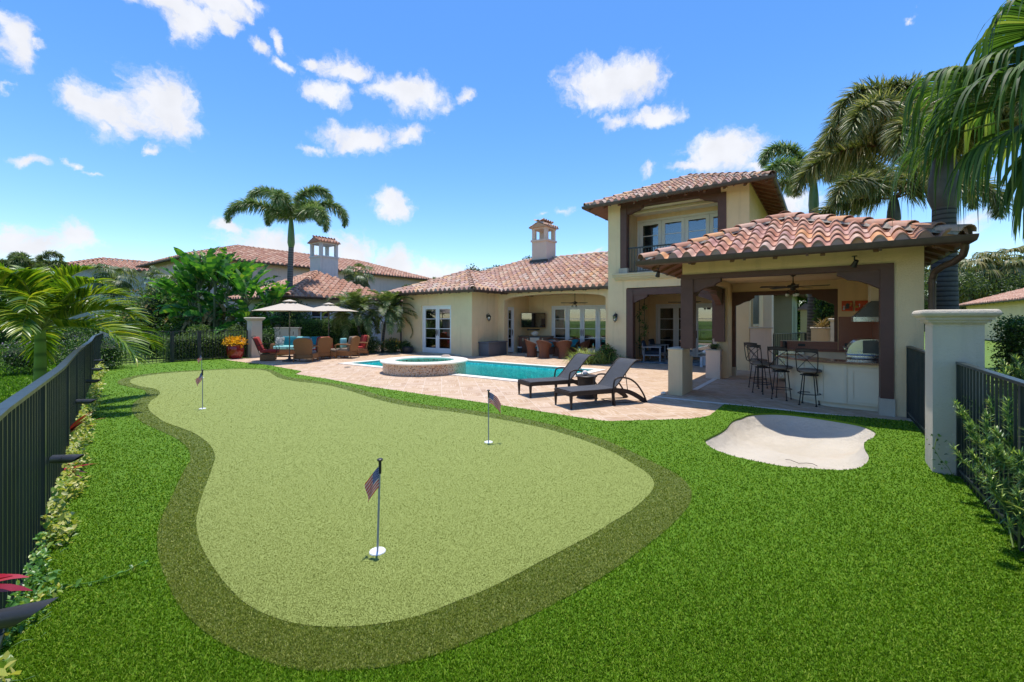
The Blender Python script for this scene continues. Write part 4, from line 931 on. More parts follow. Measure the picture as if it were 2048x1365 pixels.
# ------------------------------------------------------------------ bar and kitchen
bar=Thing('bar_counter','curved cream panelled bar counter with a red granite top','bar counter',(.3,10.9,0),house=True)
front=[(.97,10.42),(.27,10.47),(.0,10.53),(-.28,10.72),(-.52,11.0),(-.72,11.32)]
front=[front[0]]+crom([ (x,y) for x,y in front[1:]],4,False)
def offs(l,d):
    out=[]
    for i,(x,y) in enumerate(l):
        a=l[max(i-1,0)]; b=l[min(i+1,len(l)-1)]; t=Vector((b[0]-a[0],b[1]-a[1])).normalized(); out.append((x+t.y*d,y-t.x*d))
    return out
inn=offs(front,.42)
def body(g,l,r,z0,z1): g.prism(l+r[::-1],z0,z1)
g=MB(); body(g,front,inn,.09,.86); bar.part('cabinet',g,M['cream_panel'],sm=30)
g=MB(); body(g,offs(front,.05),offs(front,.38),0,.09); bar.part('plinth',g,M['cream_panel'],sm=30)
g=MB(); body(g,offs(front,-.10)+[(-.86,11.42)],offs(front,.48)+[(-.45,11.62)],.862,.902); bar.part('worktop',g,M['granite'],sm=30)
g=MB()
def panel(g,A,B,z0,z1,t=.014,w=.075,inset=.0):
    A=Vector(A);B=Vector(B); d=(B-A).normalized(); nn=Vector((-d.y,d.x)); nn=nn if nn.dot(Vector((0,-1)))>0 else -nn; L=(B-A).length
    def bb(s0,s1,za,zb):
        c=[A+d*s0,A+d*s1,A+d*s1+nn*t,A+d*s0+nn*t]; g.prism([tuple(x) for x in c],za,zb)
    bb(0,w,z0,z1); bb(L-w,L,z0,z1); bb(w,L-w,z0,z0+w); bb(w,L-w,z1-w,z1)
    # pointed top rail like a raised arch
    n=8
panel(g,(.88,10.424),(.36,10.465),.14,.80); 
for a,b in (((-.02,10.54),(-.26,10.70)),((-.34,10.78),(-.68,11.25))): panel(g,a,b,.14,.80,w=.06)
for x in (.31,.94):
    g.box((x-.025,10.40+ (0 if x>.5 else .045),.1),(x+.025,10.46+(0 if x>.5 else .03),.855))
bar.part('door_panel',g,M['cream_panel'],sm=0)
kc=Thing('kitchen_counter','cream base cabinets with a dark granite top along the pavilion back and side walls','counter',(.2,14.2,0),house=True)
g=MB(); g.box((-1.05,14.06,.08),(.44,14.64,.86)); g.box((.45,10.95,.08),(1.0,14.5,.86)); kc.part('cabinet',g,M['cream_panel'],sm=0)
g=MB()
for i in range(3):
    p=-.42+i*.30; g.box((p,14.045,.16),(p+.26,14.062,.62)); g.box((p,14.045,.66),(p+.26,14.062,.82))
kc.part('door',g,M['cream_panel'],sm=0)
g=MB(); g.box((-1.08,14.0,.861),(.46,14.66,.90)); g.box((.43,10.93,.8605),(1.0,14.0,.899)); kc.part('worktop',g,M['granite'],sm=0)
fr=Thing('bar_fridge','built-in steel drawer unit with a bar handle under the back counter','fridge',(-.72,14.03,0),house=True)
g=MB(); g.box((-1.02,13.99,.1),(-.45,14.058,.84)); fr.part('door',g,M['steel'],sm=0); g=MB(); g.tube([(-.98,13.93,.76),(-.49,13.93,.76)],.014,8); g.box((-.97,13.93,.75),(-.95,13.99,.77)); g.box((-.52,13.93,.75),(-.50,13.99,.77)); fr.part('handle',g,M['steel'])
# hood
hd=Thing('range_hood','large stainless steel range hood with a sloping canopy over the grill','range hood',(.8,12.6,1.66),house=True)
g=MB(); p0,p1,q0,q1=.50,1.0,12.0,13.0
g.box((p0,q0,1.66),(p1,q1,1.76)); hd.part('band',g,M['steel'],sm=0)
g=MB(); g.xprism([(p0+.005,1.7601),(p1-.01,1.7601),(p1-.01,2.10),(.80,2.10)],'y',q0+.005,q1-.005); hd.part('canopy',g,M['steel_dark'],sm=0)
g=MB(); g.box((.80,q0+.15,2.1),(p1-.005,q1-.15,2.79)); hd.part('duct_cover',g,M['stucco_pale'],sm=0)
# grill
gr=Thing('gas_grill','built-in stainless steel gas grill with a rounded closed lid','grill',(.72,11.7,.9),house=True)
g=MB(); g.rbox((.36,11.25,.9),(1.0,12.15,1.0),.01); gr.part('firebox',g,M['steel'])
pts=[(.37,1.0)]+[(.37+.27*(1-cos(pi/2*i/8)),1.0+.30*sin(pi/2*i/8)) for i in range(1,9)]+[(.85,1.31),(.95,1.24),(.97,1.0)]
g=MB(); g.xprism(pts,'y',11.28,12.12); gr.part('lid',g,M['steel'],sm=40)
g=MB(); g.xprism([(.62,1.02),(.62,1.28),(.84,1.29),(.90,1.22),(.92,1.02)],'y',11.272,11.281); gr.part('lid_side',g,M['steel_dark'],sm=0)
g=MB(); g.tube([(.33,11.3,1.10),(.33,12.1,1.10)],.014,8); g.tube([(.33,11.36,1.1),(.39,11.36,1.1)],.01,6); g.tube([(.33,12.04,1.1),(.39,12.04,1.1)],.01,6); g.tube([(.36,11.22,.98),(.98,11.22,.98)],.012,8); gr.part('handle',g,M['steel'])
# faucet, outlet panels, canister
t=Thing('faucet','dark bronze gooseneck faucet on the side counter','faucet',(.52,13.0,.9),house=True); g=MB(); g.tube([(.60,13.0,.9),(.60,13.0,1.14),(.58,13.0,1.19),(.54,13.0,1.21),(.50,13.0,1.19),(.48,13.0,1.13)],.012,8); t.part('spout',g,M['dark_iron']); g=MB(); g.tube([(.60,13.1,.9),(.60,13.1,.98),(.56,13.14,1.02)],.01,6); t.part('lever',g,M['dark_iron'])
g=MB(); g.rbox((0,0,0),(.17,.012,.075),.004); o=single('outlet_plate',g,M['dark_plastic'],'dark rectangular outlet plate on the low tiled upstand','outlet',loc=H(-.62,14.645,.955),rz=RZ)
g=MB(); g.rbox((0,0,0),(.12,.02,.10),.004); g.lathe([(.03,0),(.035,.02),(.02,.03)],12,(.06,0),M=Matrix.Translation((0,-.01,.05))@Matrix.Rotation(pi/2,4,'X')@Matrix.Translation((0,0,0))); single('control_knob_panel',g,M['dark_plastic'],'small black switch box on the red backsplash beside the faucet','switch',loc=H(.42,14.50,.98),rz=RZ)
g=MB(); g.lathe([(.055,0),(.06,.02),(.06,.17),(.05,.2),(.03,.205)],16); single('canister',g,M['dark_iron'],'dark patterned canister standing on the left end of the back counter','canister',loc=H(-.92,14.4,.902))
g=MB(); g.lathe([(.028,0),(.03,.01),(.03,.10),(.012,.13),(.012,.16),(.018,.165),(.018,.18),(0.001,.18)],12); g.tube([(0,0,.17),(.04,0,.175)],.006,6); single('soap_bottle',g,M['cushion_aqua'],'small pale soap bottle standing on the side counter beside the grill','bottle',loc=H(.47,12.6,.902))
g=MB(); g.lathe([(.05,0),(.055,.02),(.055,.2),(.03,.23)],14); single('blue_bottle',g,M['cushion_teal'],'blue container at the right end of the grill by the brown post','container',loc=H(.90,10.98,.902))
# two small pictures
for i,(p0,p1,lab) in enumerate(((.36,.585,'left of two square red pictures above the backsplash, with a pale long eared shape'),(.64,.90,'right of two square red pictures above the backsplash, partly hidden by the range hood'))):
    t=Thing('picture',lab,'picture',(p0,14.5,1.9),house=True,group='pair of red pictures')
    g=MB(); g.box((p0,14.50,1.93),(p1,14.548,2.20)); t.part('canvas',g,M['painting_red'],sm=0)
    g=MB(); c=(p0+p1)/2
    def blob(g,x,z,rx,rz_,q=14.497): 
        n=16; g.add([(x+rx*cos(2*pi*k/n),q,z+rz_*sin(2*pi*k/n)) for k in range(n)],[tuple(reversed(range(n)))])
    if i==0:
        blob(g,p0+.045,1.985,.024,.03); blob(g,p0+.034,2.045,.008,.03); blob(g,p0+.055,2.045,.008,.03)
        g2=MB(); blob(g2,c+.01,2.08,.042,.06,14.4965); blob(g2,c+.0,2.02,.05,.03,14.4962); t.part('dark_figure',g2,M['tv_body'],sm=0)
        g3=MB(); blob(g3,p1-.03,2.12,.012,.03); blob(g3,p1-.045,2.07,.02,.012); t.part('yellow_figure',g3,M['yellow_leaf'],sm=0)
    else:
        blob(g,p0+.09,2.10,.014,.02); blob(g,p0+.09,2.06,.007,.03); blob(g,p0+.19,2.06,.02,.02)
        g2=MB(); blob(g2,p0+.035,2.04,.03,.028,14.4965); t.part('green_figure',g2,M['yellow_leaf'],sm=0)
    t.part('pale_figure',g,M['white_paint_wood'],sm=0)
    g=MB(); g.box((p0,14.494,1.93),(p1,14.4995,1.955)); t.part('orange_band',g,M['towel_orange'],sm=0)
# ------------------------------------------------------------------ fences (world coordinates)
def along(P,d0,d1,step):
    """points every step along polyline P between distances"""
    out=[];acc=0
    for a,b in zip(P[:-1],P[1:]):
        a=Vector(a);b=Vector(b);L=(b-a).length; t=(b-a)/L
        k=math.ceil((max(d0,acc)-d0)/step-1e-6); s=d0+k*step
        while s<=min(d1,acc+L)+1e-6:
            out.append((a+t*(s-acc),t)); s+=step
        acc+=L
    return out
def plen(P): return sum((Vector(b)-Vector(a)).length for a,b in zip(P[:-1],P[1:]))
def iron_fence(name,label,P,h=1.25,panel=2.0,pick=.112,rail_w=.062,start=0.0,post_w=.05,base=.0):
    o=P[0]; th=Thing(name,label,'fence',(o[0],o[1],0)); ln=plen(P); loc=lambda v:(v[0]-o[0],v[1]-o[1])
    n=max(1,round(ln/panel)); L=ln/n
    ends=[]
    for i in range(n+1):
        pt=along(P,min(i*L,ln-1e-4),min(i*L,ln-1e-4)+1e-3,1)[0]; ends.append(pt)
    for i,(pt,t) in enumerate(ends):
        x,y=loc(pt); Mx=Matrix.Translation((x,y,0))@Matrix.Rotation(atan2(t.y,t.x),4,'Z'); g=MB(); w=post_w/2; g.box((-w,-w,base),(w,w,h-.03),M=Mx); th.part('post',g,M['fence_metal'],sm=0)
    for i in range(n):
        g=MB(); gt=MB(); seg=along(P,i*L+.001,(i+1)*L-.001,pick)
        pts=along(P,i*L,(i+1)*L-1e-4,L/6)
        pts=pts+[ends[i+1]] if len(pts)<7 else pts
        for zz,wz,ww in ((h-.012,.012,rail_w/2),(base+.10,.014,.014)):
            for (a,ta),(b,tb) in zip(pts[:-1],pts[1:]):
                na=Vector((-ta.y,ta.x)); nb=Vector((-tb.y,tb.x)); a0=loc(a);b0=loc(b)
                vs=[]
                for (x,y),nn in ((a0,na),(b0,nb)):
                    for s,z in((-1,-1),(1,-1),(1,1),(-1,1)): vs.append((x+nn.x*ww*s,y+nn.y*ww*s,zz+wz*z))
                (gt if zz>h-.1 else g).add(vs,[(0,1,5,4),(1,2,6,5),(2,3,7,6),(3,0,4,7),(0,3,2,1),(4,5,6,7)])
        th.part('top_rail',gt,M['fence_metal'],sm=0)
        for (pt,t) in seg[1:]:
            x,y=loc(pt); Mx=Matrix.Translation((x,y,0))@Matrix.Rotation(atan2(t.y,t.x),4,'Z'); g.box((-.008,-.008,base+.03),(.008,.008,h-.02),M=Mx)
        th.part('picket_panel',g,M['fence_metal'],sm=0)
    return th
iron_fence('iron_fence','long black iron picket fence running along the left edge of the turf',FENCE_L[1:])
b0=H(-21.05,4.35); b1=H(-21.05,6.05); b2=H(-21.05,7.05); b3=H(-21.05,8.85)
iron_fence('iron_fence','black iron fence panel between the shaded left pillar and the gate',[tuple(b0[:2]),tuple(b1[:2])],panel=1.7)
t=iron_fence('iron_gate','black iron gate with thick posts at the far end of the turf',[tuple(H(-21.05,6.1)[:2]),tuple(H(-21.05,7.0)[:2])],panel=.9,post_w=.10); t.o['category']='gate'
iron_fence('iron_fence','black iron fence panel behind the red glazed pot',[tuple(b2[:2]),tuple(b3[:2])],panel=1.8)
iron_fence('iron_fence','short black iron fence panel between the pavilion and the tall grey pier',[tuple(H(1.17,10.1)[:2]),tuple(H(1.17,7.1)[:2])],panel=3.0)
iron_fence('iron_fence','black iron fence on the right with conifer branches poking through it',[tuple(H(1.17,6.58)[:2]),tuple(H(1.17,1.0)[:2])])
iron_fence('iron_fence','black iron fence seen through the pavilion opening behind the counter',[tuple(H(-1.35,16.5)[:2]),tuple(H(-.55,18.6)[:2])],panel=1.6)
def pier(name,label,p0,p1,q0,q1,h,capo=.09,mat='stucco_pier'):
    t=Thing(name,label,'pillar',((p0+p1)/2,(q0+q1)/2,0),house=True); g=MB(); g.box((p0,q0,0),(p1,q1,h-.13)); t.part('shaft',g,M[mat],sm=0)
    g=MB(); 
    for a,b,z0,z1 in ((.015,.015,h-.145,h-.13),(.04,.04,h-.13,h-.10),(.065,.065,h-.10,h-.07)): g.box((p0-a,q0-a,z0),(p1+a,q1+a,z1))
    g.rbox((p0-capo-.02,q0-capo-.02,h-.07),(p1+capo+.02,q1+capo+.02,h+.01),.04,n=4); t.part('cap',g,M['stone_cap'],sm=40); return t
pier('fence_pier','tall stucco pier with a rounded stone cap in the right foreground',.963,1.36,6.60,7.05,1.80)
pier('fence_pier','stucco pier with a moulded cap beside the sofa set',-21.3,-20.85,8.95,9.4,1.80)
pier('fence_pier','slim stucco pier half hidden by palm fronds at the far left fence corner',-21.25,-20.9,4.0,4.35,1.85)
# bullet lights on the left fence
for Y,dx,dy,dz,lab in ((1.62,.30,.03,.05,'nearest black bullet light clamped to the left fence beside the red leaves'),(3.55,.23,.02,.0,'second black bullet light along the left fence above the yellow creeper'),(6.05,.26,.02,.0,'third bullet light along the left fence beyond the upright red leaves'),(8.05,.24,.02,0,'fourth bullet light along the left fence over pale creeper'),(9.95,.24,.02,0,'fifth bullet light along the left fence near the palm shadow'),(12.1,.24,.02,0,'farthest bullet light at the end of the left fence')):
    x=np.interp(Y,[p[1] for p in FENCE_L],[p[0] for p in FENCE_L]); t=Thing('fence_light',lab,'light',(x+.03,Y,.56),group='bullet lights along the left fence')
    a=atan2(dy,dx); L=sqrt(dx*dx+dy*dy); Mx=Matrix.Rotation(a,4,'Z')@Matrix.Rotation(pi/2-atan2(dz,L),4,'Y')
    g=MB(); g.lathe([(.033,0),(.034,.085),(.031,.087),(.031,.092),(.034,.094),(.034,.13)],20,M=Mx)
    n=20; vs=[];    # oblique shroud
    for k,(zz) in enumerate((.13,None)):
        for j in range(n):
            w=2*pi*j/n; z=.13 if k==0 else .13+ (L-.13)*(.5+.5*cos(w-pi))**.8
            vs.append(Mx@Vector((.034*cos(w),.034*sin(w),z)))
    g.add(vs,[(j,(j+1)%n,n+(j+1)%n,n+j) for j in range(n)]); t.part('body',g,M['black_pipe'],sm=50)
    g=MB(); g.lathe([(.0001,.128),(.03,.128)],16,M=Mx); t.part('lens',g,M['lamp_glass'])
# ------------------------------------------------------------------ golf flags
def flag(label,u,v,top,style,lean=(0,0)):
    x,y=gp(u,v,.028); t=Thing('golf_flag',label,'flag',(x,y,.028),group='small stars and stripes hole flags')
    g=MB(); g.lathe([(.0001,.004),(.035,.004),(.055,.008),(.058,.0),],32); t.part('cup',g,M['white_plastic'],sm=30)
    g=MB(); tx,ty=lean; g.tube([(0,0,0),(tx,ty,top)],[.0075,.0065],10); t.part('pole',g,M['grey_paint_wood'])
    g=MB(); g.lathe([(.010,-.09),(.0105,0),(.020,.003),(.021,.012),(.012,.018),(.0001,.019)],16,M=Matrix.Translation((tx,ty,top))); t.part('knob',g,M['black_iron'])
    g=MB(); nu,nv=14,10; V=[];UV=[]; 
    for j in range(nv+1):
        for i in range(nu+1):
            a=i/nu; b=1-j/nv
            if style==0:     # limp, folded beside the pole: fly edge falls down
                z=top-.035-.15*(1-b)-.12*a; xo=-(.004+.088*a**.85)+.006*sin(b*5)*a; yo=.025*sin(a*8+b*3)*a-.012
            elif style==1:   # partly flying to the right
                z=top-.015-.15*(1-b)-.13*a*a-.03*a; xo=.008+.165*a-.01*sin(b*3); yo=.022*sin(a*9+b*2)*(.3+a)
            else:
                z=top-.02-.14*(1-b)-.15*a; xo=-(.004+.11*a); yo=.025*sin(a*8+b*3)*a
            V.append((tx+xo,ty+yo,z)); UV.append((a,b))
    g.add(V,[(j*(nu+1)+i,(j+1)*(nu+1)+i,(j+1)*(nu+1)+i+1,j*(nu+1)+i+1) for j in range(nv) for i in range(nu)])
    o=t.part('cloth',g,M['flag_cloth'],sm=80); uvl=o.data.uv_layers.new(name='UVMap')
    for l in o.data.loops: uvl.data[l.index].uv=UV[l.vertex_index]
flag('nearest golf flag, hanging limp with its striped cloth folded beside the pole',755,1104,.655,0,(.018,0))
flag('golf flag on the right of the green with its cloth blown out to the right',977,885,.70,1)
flag('golf flag near the far left end of the green with a furled striped cloth',405,818,.72,2)
flag('farthest golf flag, its cloth just above the one in front of it',403.5,756,.70,2)
# ------------------------------------------------------------------ sun loungers
def lounger(label,loc,rz):
    t=Thing('sun_lounger',label,'lounger',(*loc,0),rz,group='pair of dark loungers by the pool'); W=.60; L=1.90
    # local x: foot (0) -> head; y: 0..W
    side=[(0,.325),(.15,.34),(.9,.33),(1.15,.33),(1.45,.27),(1.75,.12),(1.86,.02)]
    for y0 in (.0,W-.05):
        g=MB(); n=len(side); th=[.085,.085,.085,.085,.09,.09,.06]
        top=crom(side,5,False); m=len(top)
        vs=[];
        for i,(x,z) in enumerate(top):
            d=.085
            a=top[max(i-1,0)];b=top[min(i+1,m-1)]; tt=Vector((b[0]-a[0],b[1]-a[1])).normalized(); nx,nz=tt.y*d,-tt.x*d
            for yy in (y0,y0+.05): vs.append((x,yy,z)); vs.append((x+nx*1.0,yy,max(z+nz,0.0)))
        fs=[]
        for i in range(m-1):
            a=i*4;b=a+4; fs+=[(a,b,b+2,a+2),(a+1,a+3,b+3,b+1),(a,a+1,b+1,b),(a+2,b+2,b+3,a+3)]
        fs+=[(0,2,3,1),((m-1)*4,(m-1)*4+1,(m-1)*4+3,(m-1)*4+2)]
        g.add(vs,fs); t.part('side_rail',g,M['wicker_dark'],sm=40)
    g=MB(); g.box((0,.05,.245),(.05,W-.05,.325)); t.part('foot_rail',g,M['wicker_dark'],sm=0)
    for x,y in ((.03,.02),(.03,W-.02),(1.02,.02),(1.02,W-.02)):
        g=MB(); hgt=.27; s=.024; b=.013
        g.add([(x-b,y-b,0),(x+b,y-b,0),(x+b,y+b,0),(x-b,y+b,0),(x-s-.006,y-s,hgt),(x+s,y-s,hgt),(x+s,y+s,hgt),(x-s-.006,y+s,hgt)],[(0,3,2,1),(4,5,6,7),(0,1,5,4),(1,2,6,5),(2,3,7,6),(3,0,4,7)]); t.part('leg',g,M['wicker_dark'],sm=0)
    g=MB(); nx=16; L_=[];R_=[]; LL=[]
    for i in range(nx+1): x=.03+1.12*i/nx; z=.333+.012*sin(pi*i/nx)+( .008*cos(x*5)); L_.append((x,W-.03,z)); R_.append((x,.03,z))
    g.ribbon(R_,L_); g.ribbon([(a,b,c-.02) for a,b,c in L_],[(a,b,c-.02) for a,b,c in R_]); t.part('seat',g,M['sling_mesh'],sm=60)
    bk=[(1.02,.31),(1.16,.43),(1.32,.60),(1.46,.75),(1.56,.84),(1.65,.875),(1.74,.865)]; bk=crom(bk,4,False)
    g=MB(); g.ribbon([(x,.035,z) for x,z in bk],[(x,W-.035,z) for x,z in bk]); g.ribbon([(x+.014,W-.035,z-.014) for x,z in bk],[(x+.014,.035,z-.014) for x,z in bk]); b=t.part('backrest',g,M['sling_mesh'],sm=60)
    g=MB()
    for y in (.03,W-.03): g.tube([(x,y,z) for x,z in bk],.014,8)
    g.tube([(1.02,.03,.31),(1.02,W-.03,.31)],.012,6); g.tube([(1.74,.03,.865),(1.74,W-.03,.865)],.012,6); t.part('back_frame',g,M['wicker_dark'],b)
    for y in (-.015,W+.015):
        arm=crom([(1.03,.0),(1.0,.28),(1.015,.47),(1.08,.535),(1.22,.545),(1.42,.50),(1.60,.38),(1.76,.18),(1.85,.0)],4,False)
        g=MB(); g.tube([(x,y,z) for x,z in arm],.018,8); t.part('armrest',g,M['wicker_dark'])
    g=MB(); g.tube([(1.36,.06,.62),(1.42,.06,.24)],.008,6); g.tube([(1.36,W-.06,.62),(1.42,W-.06,.24)],.008,6); g.tube([(1.12,.05,.03),(1.83,.05,.02)],.008,6); g.tube([(1.12,W-.05,.03),(1.83,W-.05,.02)],.008,6); g.tube([(1.12,.05,.03),(1.12,W-.05,.03)],.008,6); t.part('back_support',g,M['dark_iron'])
    return t
ang=atan2(.43,.903)
lounger('front lounger nearest the grass, dark wicker with a grey mesh back',(1.10,8.17),ang)
lounger('rear lounger nearest the pool, dark wicker with a grey mesh back',(.385,9.40),ang)
t=Thing('side_table','round dark wicker side table between the two loungers','table',(1.63,9.52,0)); g=MB(); g.lathe([(.21,0),(.20,.02),(.175,.1),(.17,.25),(.20,.42),(.205,.45)],28); t.part('base',g,M['wicker_dark']); g=MB(); g.lathe([(.21,.45),(.235,.455),(.238,.475),(.225,.485),(.0001,.485)],28); t.part('top',g,M['dark_iron'])
import bmesh
def icos(r,sub=3,loc=(0,0,0),sc=(1,1,1),jit=0):
    bm=bmesh.new(); bmesh.ops.create_icosphere(bm,subdivisions=sub,radius=r); g=MB(); rr=random.Random(5)
    g.add([(v.co.x*sc[0]*(1+jit*rr.uniform(-1,1))+loc[0],v.co.y*sc[1]*(1+jit*rr.uniform(-1,1))+loc[1],v.co.z*sc[2]*(1+jit*rr.uniform(-1,1))+loc[2]) for v in bm.verts],[tuple(v.index for v in f.verts) for f in bm.faces]); bm.free(); return g
single('coral_ball',icos(.055,3,(0,0,.055),jit=.03),M['coral_ball'],'pale rough coral ball resting on the round wicker side table','ornament',loc=(1.60,9.50,.485))
# ------------------------------------------------------------------ bar stools
def stool():
    t=Thing('bar_stool','x','bar stool',(0,0,0),group='iron bar stools at the curved counter')
    I=M['dark_iron']
    for k in range(4):
        a=pi/4+k*pi/2; g=MB(); g.tube([(.13*cos(a),.13*sin(a),.60),(.20*cos(a),.20*sin(a),.02)],.010,8); g.lathe([(.012,.02),(.022,.012),(.022,0)][::-1],10,(.20*cos(a),.20*sin(a))); t.part('leg',g,I)
    g=MB(); g.tube([(.19*cos(2*pi*i/28),.19*sin(2*pi*i/28),.23) for i in range(29)],.009,6,cap=False); g.tube([(.15*cos(2*pi*i/28),.15*sin(2*pi*i/28),.60) for i in range(29)],.009,6,cap=False); g.lathe([(.11,.60),(.11,.625),(.06,.63),(.06,.65)],20); t.part('ring',g,I)
    g=MB(); g.lathe([(.0001,.652),(.17,.652),(.205,.668),(.212,.69),(.20,.712),(.15,.724),(.0001,.726)],28); t.part('seat',g,M['cushion_taupe'],sm=60)
    for s in(-1,1):
        g=MB(); g.tube(crom([(-.12,s*.13,.65),(-.19,s*.165,.70),(-.225,s*.18,.85),(-.25,s*.185,1.02),(-.275,s*.18,1.14)],3,False) if False else [(-.12,s*.13,.65),(-.19,s*.165,.69),(-.215,s*.175,.80),(-.235,s*.182,.95),(-.26,s*.18,1.13)],.010,8); t.part('back_post',g,I)
    g=MB(); g.tube([(-.20,-.165,.72),(-.245,0,.92),(-.245,.178,1.06)],.007,6); g.tube([(-.20,.165,.72),(-.25,0,.92),(-.245,-.178,1.06)],.007,6)
    g.tube([(-.265,.18,1.12),(-.30,.09,1.13),(-.31,0,1.135),(-.30,-.09,1.13),(-.265,-.18,1.12)],.009,6); g.tube([(-.24,.18,1.06),(-.275,.09,1.07),(-.285,0,1.075),(-.275,-.09,1.07),(-.24,-.18,1.06)],.009,6)
    pts=[(-.26,.17,1.07),(-.29,.08,1.08),(-.298,0,1.08),(-.29,-.08,1.08),(-.26,-.17,1.07)]; g.ribbon(pts,[(x,y,z+.05) for x,y,z in pts]); t.part('back_cross',g,I)
    return t
S=stool(); S.o['label']='nearest bar stool, an iron stool with a crossed back and taupe seat'
places=[((5.93,8.66),.80,None),((5.76,9.28),.72,'second nearest bar stool, at the middle of the curved counter'),((5.80,10.05),.30,'leftmost bar stool, its crossed back turned edge-on'),((6.15,10.85),.35,'rear bar stool, half hidden behind the leftmost stool near the counter end')]
for i,(p,r,l) in enumerate(places):
    if i==0: S.o.location=(*p,0); S.o.rotation_euler=(0,0,r)
    else: dup(S.o,(*p,0),r,l)
# ------------------------------------------------------------------ ceiling fans
def fan(label,loc,ceil,r=.72,rz=0,lamps=3):
    t=Thing('ceiling_fan',label,'ceiling fan',loc,rz,group='dark ceiling fans with lamps'); B=M['dark_iron']; h=ceil-loc[2]
    g=MB(); g.lathe([(.06,h-.005),(.06,h-.03),(.02,h-.06)][::-1],18); g.lathe([(.012,.05),(.012,h-.04)],10); t.part('rod',g,B)
    g=MB(); g.lathe([(.03,-.08),(.05,-.07),(.06,-.04),(.115,-.03),(.125,0),(.115,.035),(.05,.05),(.04,.08),(.012,.085)],24); t.part('motor',g,B)
    for k in range(5):
        a=2*pi*k/5+.25; Mx=Matrix.Rotation(a,4,'Z')@Matrix.Rotation(radians(10),4,'X'); g=MB(); g.prism([(.18,-.05),(r-.02,-.065),(r,-.045),(r,.045),(r-.02,.065),(.18,.05)],-.004,.004); g.v=[tuple(Mx@Vector(v)) for v in g.v]; g2=MB(); g.box((.10,-.02,-.006),(.2,.02,.006),M=Mx); t.part('blade',g,M['cabinet_wood'] if False else B,sm=0)
    for k in range(lamps):
        a=2*pi*k/lamps+.5; g=MB(); c=(.12*cos(a),.12*sin(a)); g.tube([(0,0,-.08),(c[0]*.5,c[1]*.5,-.07),(c[0]*.95,c[1]*.95,-.09),(c[0],c[1],-.12)],.008,6); g.lathe([(.02,-.13),(.045,-.15),(.05,-.17)],14,c); lp=t.part('lamp_arm',g,B); g=MB(); g.lathe([(.03,-.23),(.042,-.21),(.042,-.16)],14,c); t.part('lamp_shade',g,M['lamp_glass'],lp)
    return t
fan('dark five blade ceiling fan with lamps hanging in the pavilion',tuple(H(-.62,12.35,2.49)),2.79,.72,.2)
fan('dark ceiling fan with lamps hanging in the arched loggia',tuple(H(-9.6,18.4,2.50)),2.98,.66,.35)
fan('dark ceiling fan with lamps hanging in the porch under the balcony',tuple(H(-4.6,18.4,2.42)),2.96,.66,.1)
# ------------------------------------------------------------------ wall lanterns
def lantern(label,p,q,z,side):
    rz=RZ if side=='front' else RZ+pi/2
    t=Thing('wall_lantern',label,'lantern',tuple(H(p,q,z)),rz,group='black wall lanterns'); B=M['black_iron']; c=(0,-.14)
    g=MB(); g.rbox((-.045,-.02,-.02),(.045,0,.16),.01); g.tube([(0,-.02,.12),(0,-.07,.20),(0,-.13,.19),(0,-.14,.15)],.009,6); t.part('bracket',g,B)
    g=MB(); g.lathe([(.045,-.13),(.07,-.12),(.075,-.105)],6,c); g.lathe([(.095,.06),(.10,.07),(.06,.11),(.03,.14),(.025,.15),(.0001,.155)],12,c); g.lathe([(.0001,-.19),(.012,-.18),(.02,-.15),(.045,-.13)],8,c)
    for k in range(6): a=2*pi*k/6; g.tube([(c[0]+.07*cos(a),c[1]+.07*sin(a),-.115),(c[0]+.088*cos(a),c[1]+.088*sin(a),.065)],.006,5)
    b=t.part('cage',g,B,sm=30); g=MB(); g.lathe([(.062,-.11),(.08,.06)],6,c); t.part('pane',g,M['window_glass'],b); g=MB(); g.lathe([(.01,-.11),(.01,-.03),(.006,0),(.0001,.02)],8,c); t.part('bulb',g,M['lamp_glass'],b)
lantern('black wall lantern on the left wing side wall above the grey deck box',-13.30,16.35,1.80,'side')
lantern('black wall lantern on the tower wall beside the brown porch post',-6.72,16.4,1.78,'front')
# ------------------------------------------------------------------ loggia
t=Thing('television','large black flat television mounted across the loggia corner','television',tuple(H(-12.3,18.95,1.68)),RZ-pi/4+radians(53) if False else radians(9)*1.0)
g=MB(); g.rbox((-.64,-.03,-.38),(.64,.03,.38),.01); b=t.part('casing',g,M['tv_body'],sm=30); g=MB(); g.box((-.62,-.034,-.36),(.62,-.031,.36)); t.part('screen',g,M['window_glass'],b,sm=0); g=MB(); g.box((-.05,.03,-.05),(.05,.35,.05)); t.part('mount',g,M['black_iron'],sm=0)
g=MB(); g.rbox((-.33,-.03,0),(.33,.04,.07),.015); single('soundbar',g,M['tv_body'],'narrow black soundbar under the television','soundbar',loc=H(-12.28,18.92,1.15),rz=radians(9))
t=Thing('outdoor_console','dark reddish wood cabinet with a grey top under the television','cabinet',tuple(H(-12.0,18.75,0)),RZ+.25); 
g=MB(); g.box((-.85,-.28,.05),(-.27,.28,.84)); g.box((.30,-.28,.05),(.85,.28,.84)); t.part('cabinet',g,M['cabinet_wood'],sm=0); g=MB(); g.box((-.88,-.31,.842),(.88,.30,.88)); t.part('top',g,M['tv_body'],sm=0); g=MB(); 
for x in(-.62,-.36,.42): g.box((x,-.30,.62),(x+.015,-.281,.76))
t.part('handle',g,M['steel'],sm=0)
t2=Thing('outdoor_fridge','silver under-counter fridge built into the loggia cabinet','fridge',tuple(H(-12.0,18.75,0)),RZ+.25); g=MB(); g.rbox((-.26,-.29,.06),(.29,.27,.83),.01); t2.part('body',g,M['steel_dark'],sm=30); g=MB(); g.box((-.23,-.305,.12),(.26,-.292,.79)); t2.part('door',g,M['stucco_pale'],sm=0)
